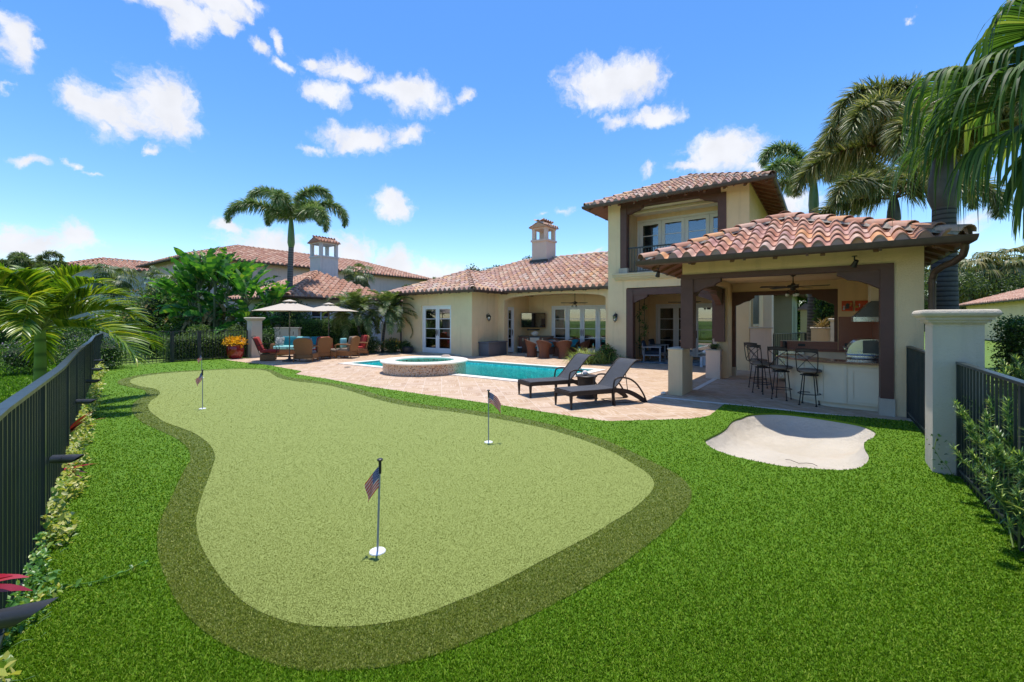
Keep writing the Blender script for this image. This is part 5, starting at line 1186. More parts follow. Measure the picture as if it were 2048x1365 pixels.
t=Thing('waste_bin','small black waste bin with a white liner beside the loggia door','bin',tuple(H(-12.72,18.35,0))); g=MB(); g.lathe([(.11,0),(.14,.26)],16); t.part('bin',g,M['dark_plastic']); g=MB(); g.lathe([(.143,.26),(.15,.29),(.13,.32),(.12,.25)],16); t.part('liner',g,M['white_plastic'])
g=MB(); g.lathe([(.05,0),(.06,.03),(.03,.05),(.03,.09)],14); g.lathe([(.0001,.09),(.12,.12),(.16,.20)],10,sx=1,sy=.6); single('driftwood_ornament',icos(.13,2,(0,0,.11),(1.2,.6,.9),.35),M['sand_coping'],'knobbly pale ornament on top of the loggia cabinet','ornament',loc=H(-12.05,18.7,.882))
t=Thing('deck_box','grey plastic deck storage box standing against the wing side wall','storage box',(-12.95,16.4,0),house=True); g=MB(); g.rbox((-13.27,15.7,.0),(-12.66,17.12,.60),.02); t.part('box',g,M['grey_plastic'],sm=30); g=MB(); g.rbox((-13.28,15.67,.60),(-12.63,17.15,.66),.02); g.box((-12.66,16.35,.52),(-12.62,16.47,.60)); t.part('lid',g,M['grey_plastic'],sm=30)
def barrel_chair(label,loc,rz,mat='wicker_red',cush='cushion_teal'):
    t=Thing('wicker_chair',label,'chair',(*loc,0),rz,group='barrel wicker chairs round the loggia table'); n=20
    # x forward; back at -x. wrap-around shell
    g=MB(); outer=[];A=[radians(65+ (295-65)*i/n) for i in range(n+1)]; rows=[(0,.25),(.12,.225),(.3,.22),(.45,.245),(.62,.30),(.80,.335)]
    V=[]
    for k,(z,r) in enumerate(rows):
        for i,a in enumerate(A):
            b=abs(i/n-.5)*2; zz=z if z<.5 else z-(z-.45)*.62*b**1.6
            V.append((r*cos(a),r*1.02*sin(a),zz))
    m=n+1; F=[(k*m+i,k*m+i+1,(k+1)*m+i+1,(k+1)*m+i) for k in range(len(rows)-1) for i in range(n)]
    g.add(V,F); g.add([(x*.93,y*.93,z) for x,y,z in V],[tuple(reversed(f)) for f in F]); sh=t.part('shell',g,M[mat],sm=60)
    g=MB(); top=[V[(len(rows)-1)*m+i] for i in range(m)]; g.tube(top,.02,6); t.part('rim',g,M[mat],sh)
    g=MB(); g.lathe([(.245,0),(.23,.12),(.22,.3),(.23,.38),(.20,.39)],24); t.part('base',g,M[mat])
    g=MB(); g.lathe([(.0001,.39),(.22,.39),(.24,.42),(.225,.46),(.0001,.475)],24); t.part('seat_cushion',g,M[cush],sm=60)
    g=MB(); V2=[]; 
    for k,(z,r) in enumerate([(.46,.22),(.60,.255),(.74,.285)]):
        for i in range(4,n-3): 
            a=A[i]; b=abs(i/n-.5)*2; zz=z-(z-.45)*.5*b**1.6; V2.append((r*cos(a),r*sin(a),zz))
    mm=n-7; F=[(k*mm+i,k*mm+i+1,(k+1)*mm+i+1,(k+1)*mm+i) for k in range(2) for i in range(mm-1)]; g.add(V2,[tuple(reversed(f)) for f in F]); g.add([(x*1.1,y*1.1,z+.03) for x,y,z in V2],F); t.part('back_cushion',g,M[cush],sm=60)
    return t
TBL=H(-9.75,16.95,0)
dirs=[((1.42,19.20),'barrel chair at the near left of the loggia table, woven back to the pool'),((2.28,19.05),'barrel chair at the near right of the loggia table, woven back to the pool'),((.92,19.95),'leftmost wicker barrel chair with a bright teal cushion, facing the loggia table'),((3.25,19.9),'rightmost wicker barrel chair with a teal cushion behind the striped grass'),((2.0,21.2),'far left barrel chair behind the loggia table in front of the doors'),((2.95,21.1),'far right barrel chair behind the loggia table in front of the doors')]
tc=(2.15,20.15)
for (p,l) in dirs: barrel_chair(l,p,atan2(tc[1]-p[1],tc[0]-p[0]))
t=Thing('dining_table','round dark topped dining table among wicker chairs in the loggia','table',(*tc,0)); g=MB(); g.lathe([(.30,0),(.18,.1),(.14,.4),(.3,.68)],24); t.part('base',g,M['wicker_red']); g=MB(); g.lathe([(.0001,.70),(.62,.70),(.65,.72),(.64,.745),(.0001,.75)],40); t.part('top',g,M['granite'])
# ------------------------------------------------------------------ porch
def porch_chair(label,loc,rz):
    t=Thing('porch_chair',label,'armchair',(*loc,0),rz,group='grey framed porch armchairs'); g=MB(); W=.34
    for y in(-W,W): 
        for x in(-.32,.30): g.box((x,y-.03,0),(x+.06,y+.03,.58))
        g.box((-.34,y-.05,.58),(.38,y+.05,.62))
    g.box((-.3,-W,.25),(.34,W,.30)); g.box((-.36,-W,.3),(-.32,W,.75)); t.part('frame',g,M['grey_paint_wood'],sm=0)
    g=MB(); g.rbox((-.28,-W+.04,.30),(.34,W-.04,.44),.04); t.part('seat_cushion',g,M['cushion_navy']); g=MB(); g.rbox((-.10,-W+.05,0),(.05,W-.05,.42),.05,M=Matrix.Translation((-.22,0,.44))@Matrix.Rotation(-.2,4,'Y')); t.part('back_cushion',g,M['cushion_navy']); return t
porch_chair('grey armchair with a dark back cushion nearest the brown porch post',tuple(H(-5.75,17.7)[:2]),RZ+.3)
porch_chair('second grey armchair beside the white framed porch doors',tuple(H(-5.95,19.3)[:2]),RZ+.1)
t=Thing('porch_table','pale blue-white wooden table with a dark top on the porch rug','table',tuple(H(-3.15,16.9,0)),RZ); g=MB()
for x in(-.5,.42): 
    for y in(-.28,.2): g.box((x,y,0),(x+.09,y+.09,.42))
g.box((-.5,-.28,.36),(.51,.29,.42)); t.part('frame',g,M['white_paint_wood'],sm=0); g=MB(); g.rbox((-.55,-.33,.421),(.56,.34,.46),.01); t.part('top',g,M['tv_body'])
g=MB(); g.lathe([(.04,0),(.12,.03),(.20,.07),(.16,.06),(.03,.02)],9); single('shell_ornament',icos(.09,2,(0,0,.08),(1.3,.8,.8),.4),M['white_plastic'],'white shell ornament on the dark table top of the porch','ornament',loc=H(-3.5,16.85,.462))
g=MB(); g.box((-6.1,16.9,.006),(-2.5,19.4,.016)); g.v=[tuple(H(*v)) for v in g.v]; o=mobj('rug',g,M['rug']); tag(o,'blue and white patterned rug on the porch floor','rug')
# ------------------------------------------------------------------ left seating group
def parasol(label,x,y,r,zt,ze,n=8,rot=0):
    t=Thing('parasol',label,'parasol',(x,y,0),group='cream parasols over the seating')
    g=MB(); k=[(r*cos(2*pi*i/n+rot),r*sin(2*pi*i/n+rot),ze) for i in range(n)]; apex=(0,0,zt); V=[];F=[]
    m=6
    for i in range(n):
        a=Vector(k[i]);b=Vector(k[(i+1)%n]); base=len(V)
        for j in range(m+1):
            s=.12+.88*j/m
            for e in range(5):
                u=e/4; P=a.lerp(b,u); inset=(1-.07*sin(pi*u)*s); z=zt+(ze-zt)*s**1.08-.03*sin(pi*u)*(1-s) -.02*sin(pi*s); V.append((P.x*s*inset,P.y*s*inset,z))
        for j in range(m):
            for e in range(4): F.append((base+j*5+e,base+j*5+e+1,base+(j+1)*5+e+1,base+(j+1)*5+e)); 
    g.add(V,[tuple(reversed(f)) for f in F]); c=t.part('canopy',g,M['umbrella_cloth'],sm=15)
    g=MB()
    for i in range(n):
        a=Vector(k[i]); b=Vector(k[(i+1)%n]); s=.20; g.add([(a.x*s,a.y*s,zt-.01),(b.x*s,b.y*s,zt-.01),(b.x*.03,b.y*.03,zt+.07),(a.x*.03,a.y*.03,zt+.07)],[(0,1,2,3)])
    t.part('vent',g,M['umbrella_cloth'],c)
    g=MB(); g.tube([(0,0,.08),(0,0,zt+.06)],.021,10); g.lathe([(.03,1.22),(.035,1.25),(.035,1.36),(.03,1.38)],10); t.part('pole',g,M['umbrella_pole'])
    for i in range(n):
        g=MB(); g.tube([(0,0,zt-.03),(k[i][0]*.97,k[i][1]*.97,ze-.015)],.007,5); g.tube([(0,0,zt-.42),(k[i][0]*.45,k[i][1]*.45,zt+(ze-zt)*.45-.03)],.006,5); t.part('rib',g,M['umbrella_pole'])
    g=MB(); g.lathe([(.27,0),(.27,.04),(.18,.07),(.06,.10),(.04,.2),(.025,.25)],24); t.part('base',g,M['dark_iron']); return t
parasol('larger cream parasol on the left, its dark base in front of the sofa',-9.15,17.85,1.46,2.46,2.06,8,.2)
parasol('smaller cream parasol farther back above the orange towel',-8.7,20.6,1.36,2.44,2.10,8,.35)
WB=M['wicker_brown']
def wicker_arm(label,loc,rz,cush,group=None):
    t=Thing('wicker_armchair',label,'armchair',(*loc,0),rz,group=group); W=.36      # x forward
    g=MB(); 
    Mb=Matrix.Translation((-.28,0,.30))@Matrix.Rotation(-.24,4,'Y')
    g.prism([(0,0)]*0 or [(-.03,-W),(.03,-W),(.03,W),(-.03,W)],0,.62); 
    g.v=[]; g.f=[]; g.m=[]
    pts=[(-W*.86,0),(W*.86,0),(W*1.02,.50),(W*.9,.62),(W*.45,.675),(0,.69),(-W*.45,.675),(-W*.9,.62),(-W*1.02,.50)]
    g.xprism(pts,'x',-.03,.03,M=Mb); t.part('backrest',g,WB,sm=30)
    for s in(-1,1):
        g=MB(); g.rbox((-.34,s*W-.03,.12),(.32,s*W+.03,.34),.02); g.tube([(-.36,s*W,.60),(-.1,s*W*1.04,.63),(.25,s*W*1.06,.62),(.36,s*W*1.04,.57),(.33,s*W,.40),(.30,s*W,.05)],.032,8); t.part('arm',g,WB)
    g=MB(); g.rbox((-.30,-W+.03,.12),(.34,W-.03,.30),.03); t.part('seat_frame',g,WB)
    for x in(-.36,.32):
        for y in(-W,W): g=MB(); g.tube([(x,y,.2),(x*1.05,y,.0)],.022,6); t.part('leg',g,WB)
    g=MB(); g.rbox((-.26,-W+.05,.30),(.36,W-.05,.44),.05); t.part('seat_cushion',g,M[cush]); g=MB(); g.rbox((-.07,-W+.05,0),(.08,W-.05,.56),.06,M=Matrix.Translation((-.20,0,.42))@Matrix.Rotation(-.22,4,'Y')); t.part('back_cushion',g,M[cush]); return t
wicker_arm('wicker armchair seen from behind, between the parasol pole and the sofa',(-8.42,17.75),radians(98),'cushion_grey')
wicker_arm('wicker armchair in profile with a pale throw, facing the ottoman',(-7.35,19.35),radians(172),'cushion_taupe')
t=wicker_arm('brown wicker armchair partly hidden behind the one seen from behind',(-8.33,18.75),radians(150),'cushion_red')
wicker_arm('wicker armchair with a bright red back cushion in front of the date palm',(-7.35,20.7),radians(215),'cushion_red')
g=MB(); g.rbox((-.06,-.22,0),(.06,.22,.42),.05); single('throw_pillow',g,M['cushion_aqua'],'pale blue pillow on the wicker armchair seen in profile','pillow',loc=(-7.52,19.35,.46),rz=radians(172))
# red iron glider on the left
t=Thing('patio_glider','red cushioned patio chair with a scrolled dark iron side at the left of the sofa','armchair',(-10.15,18.15,0),radians(20)); 
g=MB(); g.rbox((-.3,-.32,.34),(.34,.32,.46),.05); t.part('seat_cushion',g,M['cushion_red']); g=MB(); g.rbox((-.07,-.33,0),(.09,.33,.60),.07,M=Matrix.Translation((-.30,0,.42))@Matrix.Rotation(-.35,4,'Y')); t.part('back_cushion',g,M['cushion_red'])
g=MB()
for s in(-1,1):
    y=.36*s; g.tube([(-.58,y,1.0),(-.50,y,.86),(-.36,y,.5),(-.30,y,.3),(.32,y,.3)],.013,6); g.tube([(-.42,y,.62),(-.2,y,.70),(.1,y,.70),(.28,y,.64),(.33,y,.5),(.30,y,.3)],.012,6)
    c=[( -.02+.10*cos(a)*(1-a/9),y,.50+.10*sin(a)*(1-a/9)) for a in np.linspace(0,7,22)]; g.tube(c,.007,5)
for k in range(6): g.tube([(-.34+.01,-.36+.72*k/5*1.0,.42),(-.53,-.30+.6*k/5,.95)],.007,5)
g.tube([(-.58,-.36,1.0),(-.56,0,1.03),(-.58,.36,1.0)],.012,6); t.part('frame',g,M['dark_iron']); g=MB(); g.rbox((-.30,-.30,.02),(.24,.30,.27),.02); t.part('base',g,WB)
# sofa
t=Thing('wicker_sofa','long wicker sofa with turquoise and aqua cushions','sofa',(-9.85,20.15,0),radians(-6)) 
g=MB(); g.rbox((-1.12,-.38,.10),(1.12,.36,.34),.03); t.part('seat_frame',g,WB)
for s in(-1,1): g=MB(); g.rbox((s*1.16-.07,-.40,.08),(s*1.16+.07,.38,.60),.06); t.part('arm',g,WB)
g=MB(); g.rbox((-1.14,.33,.3),(1.14,.40,.86),.03); t.part('backrest',g,M['dark_iron'])
for i,(c,l) in enumerate((('cushion_teal','teal'),('cushion_aqua','aqua'),('cushion_teal','teal'))):
    x0=-1.08+i*.72; g=MB(); g.rbox((x0,-.40,.34),(x0+.70,.28,.50),.06); t.part('seat_cushion',g,M['cushion_aqua']); g=MB(); g.rbox((x0+.01,-.08,0),(x0+.69,.08,.46),.07,M=Matrix.Translation((0,.24,.46))@Matrix.Rotation(-.2,4,'X')); t.part('back_cushion',g,M[c],label=l+' back cushion')
g=MB(); g.rbox((-.2,-.05,-.2),(.2,.05,.2),.05,M=Matrix.Rotation(-.3,4,'X')); single('throw_pillow',g,M['patterned_fabric'],'white throw pillow with a dark leaf pattern at the left end of the sofa','pillow',loc=(-10.75,20.1,.70))
# table with orange towel, ottoman
t=Thing('side_table','small square wicker table under the orange towel','table',(-8.62,20.0,0),.1); g=MB(); g.rbox((-.26,-.26,0),(.26,.26,.66),.02); t.part('table',g,WB)
g=MB(); n=20; V=[]; ring=[]
for i in range(n): a=2*pi*i/n; k=1/max(abs(cos(a)),abs(sin(a))); ring.append((cos(a)*min(k,1.25),sin(a)*min(k,1.25)))
rows=[(.0,.675),(.26,.675),(.285,.665),(.30,.60),(.32,.42),(.34,.22)]
for j,(r,z) in enumerate(rows):
    for i,(x,y) in enumerate(ring): w=(1+.05*sin(i*2.1)*(j/5)**2); V.append((x*r*w if r else 0,y*r*w if r else 0,z+(.03*sin(i*1.3) if j==5 else 0)))
g.add(V,[(j*n+i,j*n+(i+1)%n,(j+1)*n+(i+1)%n,(j+1)*n+i) for j in range(len(rows)-1) for i in range(n)]); g.f=[tuple(reversed(f)) for f in g.f]; single('orange_towel',g,M['towel_orange'],'bright orange towel draped over the small table','towel',loc=(-8.62,20.0,.004),rz=.1,sm=50)
t=Thing('ottoman','brown wicker ottoman with a pale curved cushion in front of the profile armchair','ottoman',(-7.93,19.2,0),-.1); g=MB(); g.rbox((-.30,-.28,.1),(.28,.28,.32),.03); t.part('base',g,WB)
for x in(-.27,.25):
    for y in(-.25,.25): g=MB(); g.tube([(x,y,.12),(x,y,0)],.02,6); t.part('leg',g,WB)
g=MB(); g.rbox((-.32,-.29,.32),(.30,.29,.42),.05); t.part('cushion',g,M['cushion_taupe'])
# low fountain wall with slots
t=Thing('fountain_wall','low beige stucco wall with three dark slots behind the sofa','wall',(-11.0,21.6,0),0); g=MB(); g.box((-.75,-.12,0),(.42,.12,1.27)); t.part('wall',g,M['stucco_pier'],sm=0); g=MB(); g.box((-.80,-.16,1.27),(.47,.16,1.32)); t.part('cap',g,M['stone_cap'],sm=0)
g=MB()
for x in(-.5,-.05,.16): g.box((x,-.124,.95),(x+.03,-.1201,1.12))
t.part('slot',g,M['hole_black'],sm=0)
g=MB(); c=[(.16*cos(a)*(1-a/16),0,.16*sin(a)*(1-a/16)) for a in np.linspace(0,9,40)]; g.tube(c,.012,6); single('iron_scroll',g,M['black_iron'],'black iron scroll ornament at the left end of the low slotted wall','ornament',loc=(-11.55,21.40,1.30))
# red pot with croton (plant added below)
x,y=gp(460.5,719); POT=(x,y+.33)
t=Thing('glazed_pot','big glossy red glazed pot with an ochre drip','pot',(*POT,0)); g=MB(); g.lathe([(.20,0),(.26,.03),(.31,.18),(.335,.36),(.33,.50),(.315,.54),(.335,.56),(.345,.585),(.32,.595),(.29,.58),(.28,.52),(.0001,.50)],36); t.part('pot',g,M['red_glaze'],sm=60)
# pots on pavilion pillars etc.
def pot(label,loc,r,h,mat='terracotta_pot'):
    t=Thing('plant_pot',label,'pot',loc); g=MB(); g.lathe([(r*.7,0),(r*.95,h*.8),(r*1.06,h*.82),(r*1.06,h),(r*.9,h),(r*.85,h*.85),(.0001,h*.85)],20); t.part('pot',g,M[mat],sm=40); return t
pot('small terracotta pot on the front stucco pillar beside the brown post',tuple(H(-2.70,PF+.50,1.062)),.075,.15)
pot('low terracotta bowl with succulents on the taller rear pavilion pillar',tuple(H(-2.55,14.1,1.137)),.13,.09)
pot('dark pot with a trailing plant on the shorter rear pavilion pillar',tuple(H(-2.63,13.72,.837)),.10,.09,'dark_iron')
pot('small terracotta pot on the paving by the left wing',tuple(H(-18.35,14.9,0)),.10,.2)
for i,(u,v,r,h,l) in enumerate(((816,702,.28,.30,'black wide pot with a coiled hose at the left corner of the villa'),)):
    x,y=gp(u,v+5); t=Thing('hose_pot',l,'pot',(x,y,0)); g=MB(); g.lathe([(r*.7,0),(r,h*.5),(r*1.05,h),(r*.95,h),(r*.9,h*.5)],24); t.part('pot',g,M['dark_plastic']); g=MB(); g.tube([(r*.8*cos(a),r*.8*sin(a),h*.9+.02*(a/6)) for a in np.linspace(0,18,90)],.014,6); t.part('hose',g,M['black_pipe'])
# little rock light at the pavilion pillar, right distant building
g=icos(.05,2,(0,0,.03),(1.3,1,.7),.15); single('pale_rock',g,M['sand_coping'],'pale stone at the foot of the front stucco pillar','rock',loc=H(-2.98,PF-.12,0))
# ------------------------------------------------------------------ vegetation helpers
def unit(v): return v/np.maximum(np.linalg.norm(v,axis=-1,keepdims=True),1e-9)
def leaves(g, C, size, aspect=.45, up=.3, rng=None, fold=.15, outward=None, mi=0, droop=0):
    """one folded leaf (2 quads... 4 corner diamond) per centre"""
    rng=rng or RNG; C=np.asarray(C,np.float32); n=len(C)
    d=unit(rng.normal(0,1,(n,3))+ (outward if outward is not None else 0)+np.array([0,0,-droop]))
    nn=unit(rng.normal(0,1,(n,3))+np.array([0,0,up*3])); s=unit(np.cross(d,nn)); nn=np.cross(s,d)
    L=size*rng.uniform(.6,1.3,(n,1)); Wd=L*aspect*.5
    a=C; b=C+d*L*.22+s*Wd*.82+nn*L*fold*.8; b2=C+d*L*.62+s*Wd*.9+nn*L*fold*.7; c=C+d*L-nn*L*fold*.6; e=C+d*L*.22-s*Wd*.82+nn*L*fold*.8; e2=C+d*L*.62-s*Wd*.9+nn*L*fold*.7
    V=np.stack([a,b,b2,c,e2,e],1).reshape(-1,3); Fc=(np.array([[0,1,2,3],[0,3,4,5]])[None]+(np.arange(n)*6)[:,None,None]).reshape(-1,4)
    g.npadd(V,Fc,mi)
def in_blob(n, c, r, shell=.35, rng=None, lump=0):
    rng=rng or RNG; d=unit(rng.normal(0,1,(n,3))); rad=1-shell*rng.random((n,1))**1.3
    if lump: rad=rad*(1+lump*np.sin(d[:,:1]*7+1)*np.cos(d[:,1:2]*6)*np.sin(d[:,2:3]*5+2))
    return np.array(c)+d*rad*np.array(r), d
def in_box(n, a, b, rng=None, faces=('x0','x1','y0','y1','z1'), jit=.06):
    rng=rng or RNG; a=np.array(a,float); b=np.array(b,float); ar=[]; D=b-a
    A={'x0':D[1]*D[2],'x1':D[1]*D[2],'y0':D[0]*D[2],'y1':D[0]*D[2],'z1':D[0]*D[1]}
    tot=sum(A[f] for f in faces); P=[]
    for f in faces:
        k=int(n*A[f]/tot); p=a+rng.random((k,3))*D
        if f=='x0': p[:,0]=a[0]
        if f=='x1': p[:,0]=b[0]
        if f=='y0': p[:,1]=a[1]
        if f=='y1': p[:,1]=b[1]
        if f=='z1': p[:,2]=b[2]
        P.append(p+rng.normal(0,jit,p.shape))
    return np.concatenate(P)
def strips(g, P, W, mi=0, nrm=None, taper=None):
    """P (n,k,3) centre lines -> flat tapering strips; W (n,) widths, side from nrm"""
    P=np.asarray(P,np.float32); n,k,_=P.shape
    T=np.gradient(P,axis=1); T=unit(T)
    if nrm is None: nrm=np.array([0,0,1.0])
    S=unit(np.cross(T,np.broadcast_to(nrm if np.ndim(nrm)<2 else nrm[:,None,:],T.shape)))
    tp=np.array(taper if taper is not None else [1-(i/(k-1))**1.5*.96 for i in range(k)])
    w=np.asarray(W).reshape(-1,1,1)*.5*tp.reshape(1,k,1)
    V=np.stack([P-S*w,P+S*w],2).reshape(n,-1,3)
    F1=np.array([[2*i,2*i+1,2*i+3,2*i+2] for i in range(k-1)]); Fc=(F1[None]+(np.arange(n)*2*k)[:,None,None]).reshape(-1,4)
    g.npadd(V.reshape(-1,3),Fc,mi)
def arc_path(o, az, el, L, droop, k=12, twist=0, pw=1.2):
    """palm rachis: starts at o heading az/el, bends down"""
    P=[np.array(o,float)]; e=el; ds=L/k
    for i in range(k):
        e2=e-droop*((i+.5)/k)**pw/k*1.6
        e=e2; a=az+twist*i/k
        P.append(P[-1]+ds*np.array([cos(a)*cos(e),sin(a)*cos(e),sin(e)]))
    return np.array(P)
def rs(P,t):
    """sample polyline at fractions t"""
    s=np.linspace(0,1,len(P)); return np.stack([np.interp(t,s,P[:,i]) for i in range(3)],-1)
def frond(g, gr, o, az, el, L, droop, n=55, leaf=.45, lw=.03, mode='flat', start=.18, rng=None, kseg=4, sag=.5, vee=.5, rad=.02, twist=0, pmi=0, angle=.9, pw=1.2):
    """pinnate frond; leaflets into g, rachis into gr. foxtail: leaflets all around the rachis"""
    rng=rng or RNG; P=arc_path(o,az,el,L,droop,14,twist,pw)
    gr.tube([tuple(p) for p in P],[rad*(1-.85*i/(len(P)-1)) for i in range(len(P))],5)
    t=np.repeat(np.linspace(start,1,n),2 if mode=='flat' else 9); m=len(t); t=np.clip(t+rng.normal(0,.004,m),0,1)
    B=rs(P,t); T=unit(rs(P,np.clip(t+.03,0,1))-rs(P,np.clip(t-.03,0,1)))
    S=unit(np.cross(T,np.array([0,0,1.0]))); U=np.cross(S,T)
    if mode=='flat':
        sgn=np.tile([1.,-1.],m//2)[:,None]; out=S*sgn*1.0+U*vee+rng.normal(0,.10,(m,3))
    else:
        a=rng.random(m)*2*pi; out=S*np.cos(a)[:,None]+U*np.sin(a)[:,None]*.9+rng.normal(0,.1,(m,3))
    fwd=angle*((.5+.9*t) if mode=='flat' else (.25+1.1*t**2))[:,None]
    D=unit(out+T*fwd); prof=np.sin(pi*np.clip(.12+.86*t,0,1))**.55; LL=leaf*prof*rng.uniform(.85,1.12,m)
    k=kseg; s=np.linspace(0,1,k+1); Q=B[:,None,:]+D[:,None,:]*(LL[:,None]*s[None])[:,:,None]
    Q[:,:,2]-=(sag*LL[:,None]*s[None]**2)
    N=unit(np.cross(D,T)+1e-6) if mode=='flat' else unit(rng.normal(0,1,(m,3)))
    strips(g,Q,lw*(.7+.5*prof)*rng.uniform(.8,1.2,m),nrm=N if mode!='flat' else unit(U+rng.normal(0,.25,(m,3))),taper=[.5,1,.85,.5,.05][:k+1] if k==4 else None)
def palm(name,label,cat,loc,h,trunk_r,crown,trunk_mat='palm_trunk',shaft=None,leaf_mat='foxtail_leaf',lean=(0,0),bulge=1.15,group=None,pet='petiole',seg=16):
    """crown: list of dict(frond args)"""
    t=Thing(name,label,cat,(*loc,0),group=group); g=MB(); P=[];R=[]
    sh=shaft[0] if shaft else 0
    for i in range(seg+1):
        s=i/seg; P.append((lean[0]*s*s,lean[1]*s*s,(h-sh)*s)); R.append(trunk_r*((1+ (bulge-1)*(1-s)**3*2 if bulge>1 else 1)*(1-.22*s)))
    g.tube(P,R,14); t.part('trunk',g,M[trunk_mat],sm=50); top=np.array([lean[0],lean[1],h-sh])
    if shaft:
        g=MB(); r=shaft[1]; g.tube([tuple(top+np.array([0,0,-.02])),tuple(top+[0,0,.15*sh]),tuple(top+[0,0,.45*sh]),tuple(top+[0,0,.8*sh]),tuple(top+[0,0,sh])],[R[-1]*1.02,r*1.1,r,r*.75,r*.5],14); t.part('crownshaft',g,M[shaft[2]],sm=50)
        top=top+np.array([0,0,sh*.92])
    g=MB(); gr=MB()
    for c in crown: c=dict(c); frond(g,gr,tuple(top+np.array(c.pop('off',(0,0,0)))),**c)
    f=t.part('crown',g,M[leaf_mat],sm=0); t.part('frond_stem',gr,M[pet],f,sm=40)
    return t
def fan_leaf(g,gr,o,az,el,pl,r,n=26,droop=.5,sag=.5,spread=2.6,lw=.05,rng=None,rad=.012,split=.45,k=6,pdroop=.5):
    """palmate leaf at the end of a petiole"""
    rng=rng or RNG; P=arc_path(o,az,el,pl,pdroop,8); gr.tube([tuple(p) for p in P],[rad*1.4*(1-.4*i/8) for i in range(9)],5)
    T=unit(P[-1]-P[-2]); S=unit(np.cross(T,np.array([0,0,1.0]))); U=np.cross(S,T)
    # blade plane tilts down
    tilt=droop; F_=unit(T*cos(tilt)-U*sin(tilt)); 
    a=np.linspace(-spread/2,spread/2,n)+rng.normal(0,.015,n); m=n
    D=F_[None]*np.cos(a)[:,None]+S[None]*np.sin(a)[:,None]+ (U*.12*np.cos(a*2)[:,None]); D=unit(D)
    LL=r*(.80+.2*np.cos(a))*rng.uniform(.93,1.05,m); s=np.linspace(0,1,k+1)
    Q=P[-1][None,None]+D[:,None,:]*(LL[:,None]*s[None])[:,:,None]
    ss=np.clip((s-split)/(1-split),0,1); dz=sag*LL[:,None]*(ss[None]**1.6)*rng.uniform(.6,1.4,(m,1)); Q[:,:,2]-=dz
    Q-= (D[:,None,:]*(dz*.35)[:,:,None])
    w=lw*np.ones(m); tp=[]
    for x in s: tp.append(max(.04,(.25+ .75*min(1,x/split)) if x<split else (1-(x-split)/(1-split))**.7))
    strips(g,Q,w,nrm=unit(np.cross(D,S)+U*1.5+rng.normal(0,.1,(m,3))) if False else unit(np.tile(np.cross(S,F_),(m,1))+rng.normal(0,.12,(m,3))),taper=tp)
def fanpalm(name,label,loc,h,trunk_r,n,pl,r,mat='far_fan_leaf',trunk='dark_trunk',seed=1,group=None,low=-.6,nl=18,lw=.07,sag=.5,trunk_vis=True,cat='palm'):
    rng=np.random.default_rng(seed); t=Thing(name,label,cat,(*loc,0),group=group)
    g=MB(); g.tube([(0,0,0),(0.02,0,h*.5),(0,0,h)],[trunk_r*1.1,trunk_r,trunk_r],10); t.part('trunk',g,M[trunk],sm=50); g=MB();gr=MB()
    for i in range(n):
        el=low+(1.35-low)*(i+.5)/n+rng.normal(0,.08); az=i*2.4+rng.normal(0,.2); fan_leaf(g,gr,(0,0,h-.05),az,el,pl*rng.uniform(.8,1.15),r*rng.uniform(.85,1.1),nl,.35+.4*rng.random(),sag,2.9,lw,rng,.014,.5,4)
    f=t.part('crown',g,M[mat],sm=0); t.part('frond_stem',gr,M['petiole'],f,sm=0); return t
def hedge(name,label,a,b,leaf=.06,dens=900,mat='hedge_leaf',house=True,rz=0,loc=(0,0),cat='hedge',group=None,bump=.07,core=True):
    """box hedge in p,q (house) or local coordinates"""
    D=[b[i]-a[i] for i in range(3)]; area=D[0]*D[1]+2*D[2]*(D[0]+D[1]); n=int(area*dens)
    c=((a[0]+b[0])/2,(a[1]+b[1])/2,0); t=Thing(name,label,cat,c if house else (*loc,0),rz,group=group,house=house)
    P=in_box(n,a,b,jit=bump); g=MB(); leaves(g,P-np.array([0,0,leaf*.3]),leaf,.5,.5)
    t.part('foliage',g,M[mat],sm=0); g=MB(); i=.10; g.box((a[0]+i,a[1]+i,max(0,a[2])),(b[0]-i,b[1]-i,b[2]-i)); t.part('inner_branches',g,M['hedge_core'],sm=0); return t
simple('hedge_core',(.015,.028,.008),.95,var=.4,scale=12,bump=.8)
def shrub(name,label,loc,r,h,leaf=.05,dens=1300,mat='shrub_leaf',cat='shrub',group=None,lump=.15,droop=0,aspect=.45,core=.62,extra=None,zc=None,seed=None):
    t=Thing(name,label,cat,(*loc,0),group=group); n=int(dens*r*(r+h)*2.2); zc=h*.5 if zc is None else zc
    P,d=in_blob(n,(0,0,zc),(r,r,h*.52),.5,lump=lump); P[:,2]=np.maximum(P[:,2],.02)
    g=MB(); leaves(g,P,leaf,aspect,.3,outward=d*.8,droop=droop); t.part('foliage',g,M[mat],sm=0)
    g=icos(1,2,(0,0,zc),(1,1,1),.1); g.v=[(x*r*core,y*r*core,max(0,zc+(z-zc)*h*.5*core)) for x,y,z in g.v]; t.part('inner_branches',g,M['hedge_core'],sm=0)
    if extra:
        for (m,cnt,sz,nm,sh) in extra:
            P,d=in_blob(cnt,(0,0,zc),(r*1.03,r*1.03,h*.55),sh); P=P[P[:,2]>zc*.7]; g=MB(); leaves(g,P,sz,.6,.3,outward=d[:len(P)]*.8); t.part(nm,g,M[m],sm=0)
    return t
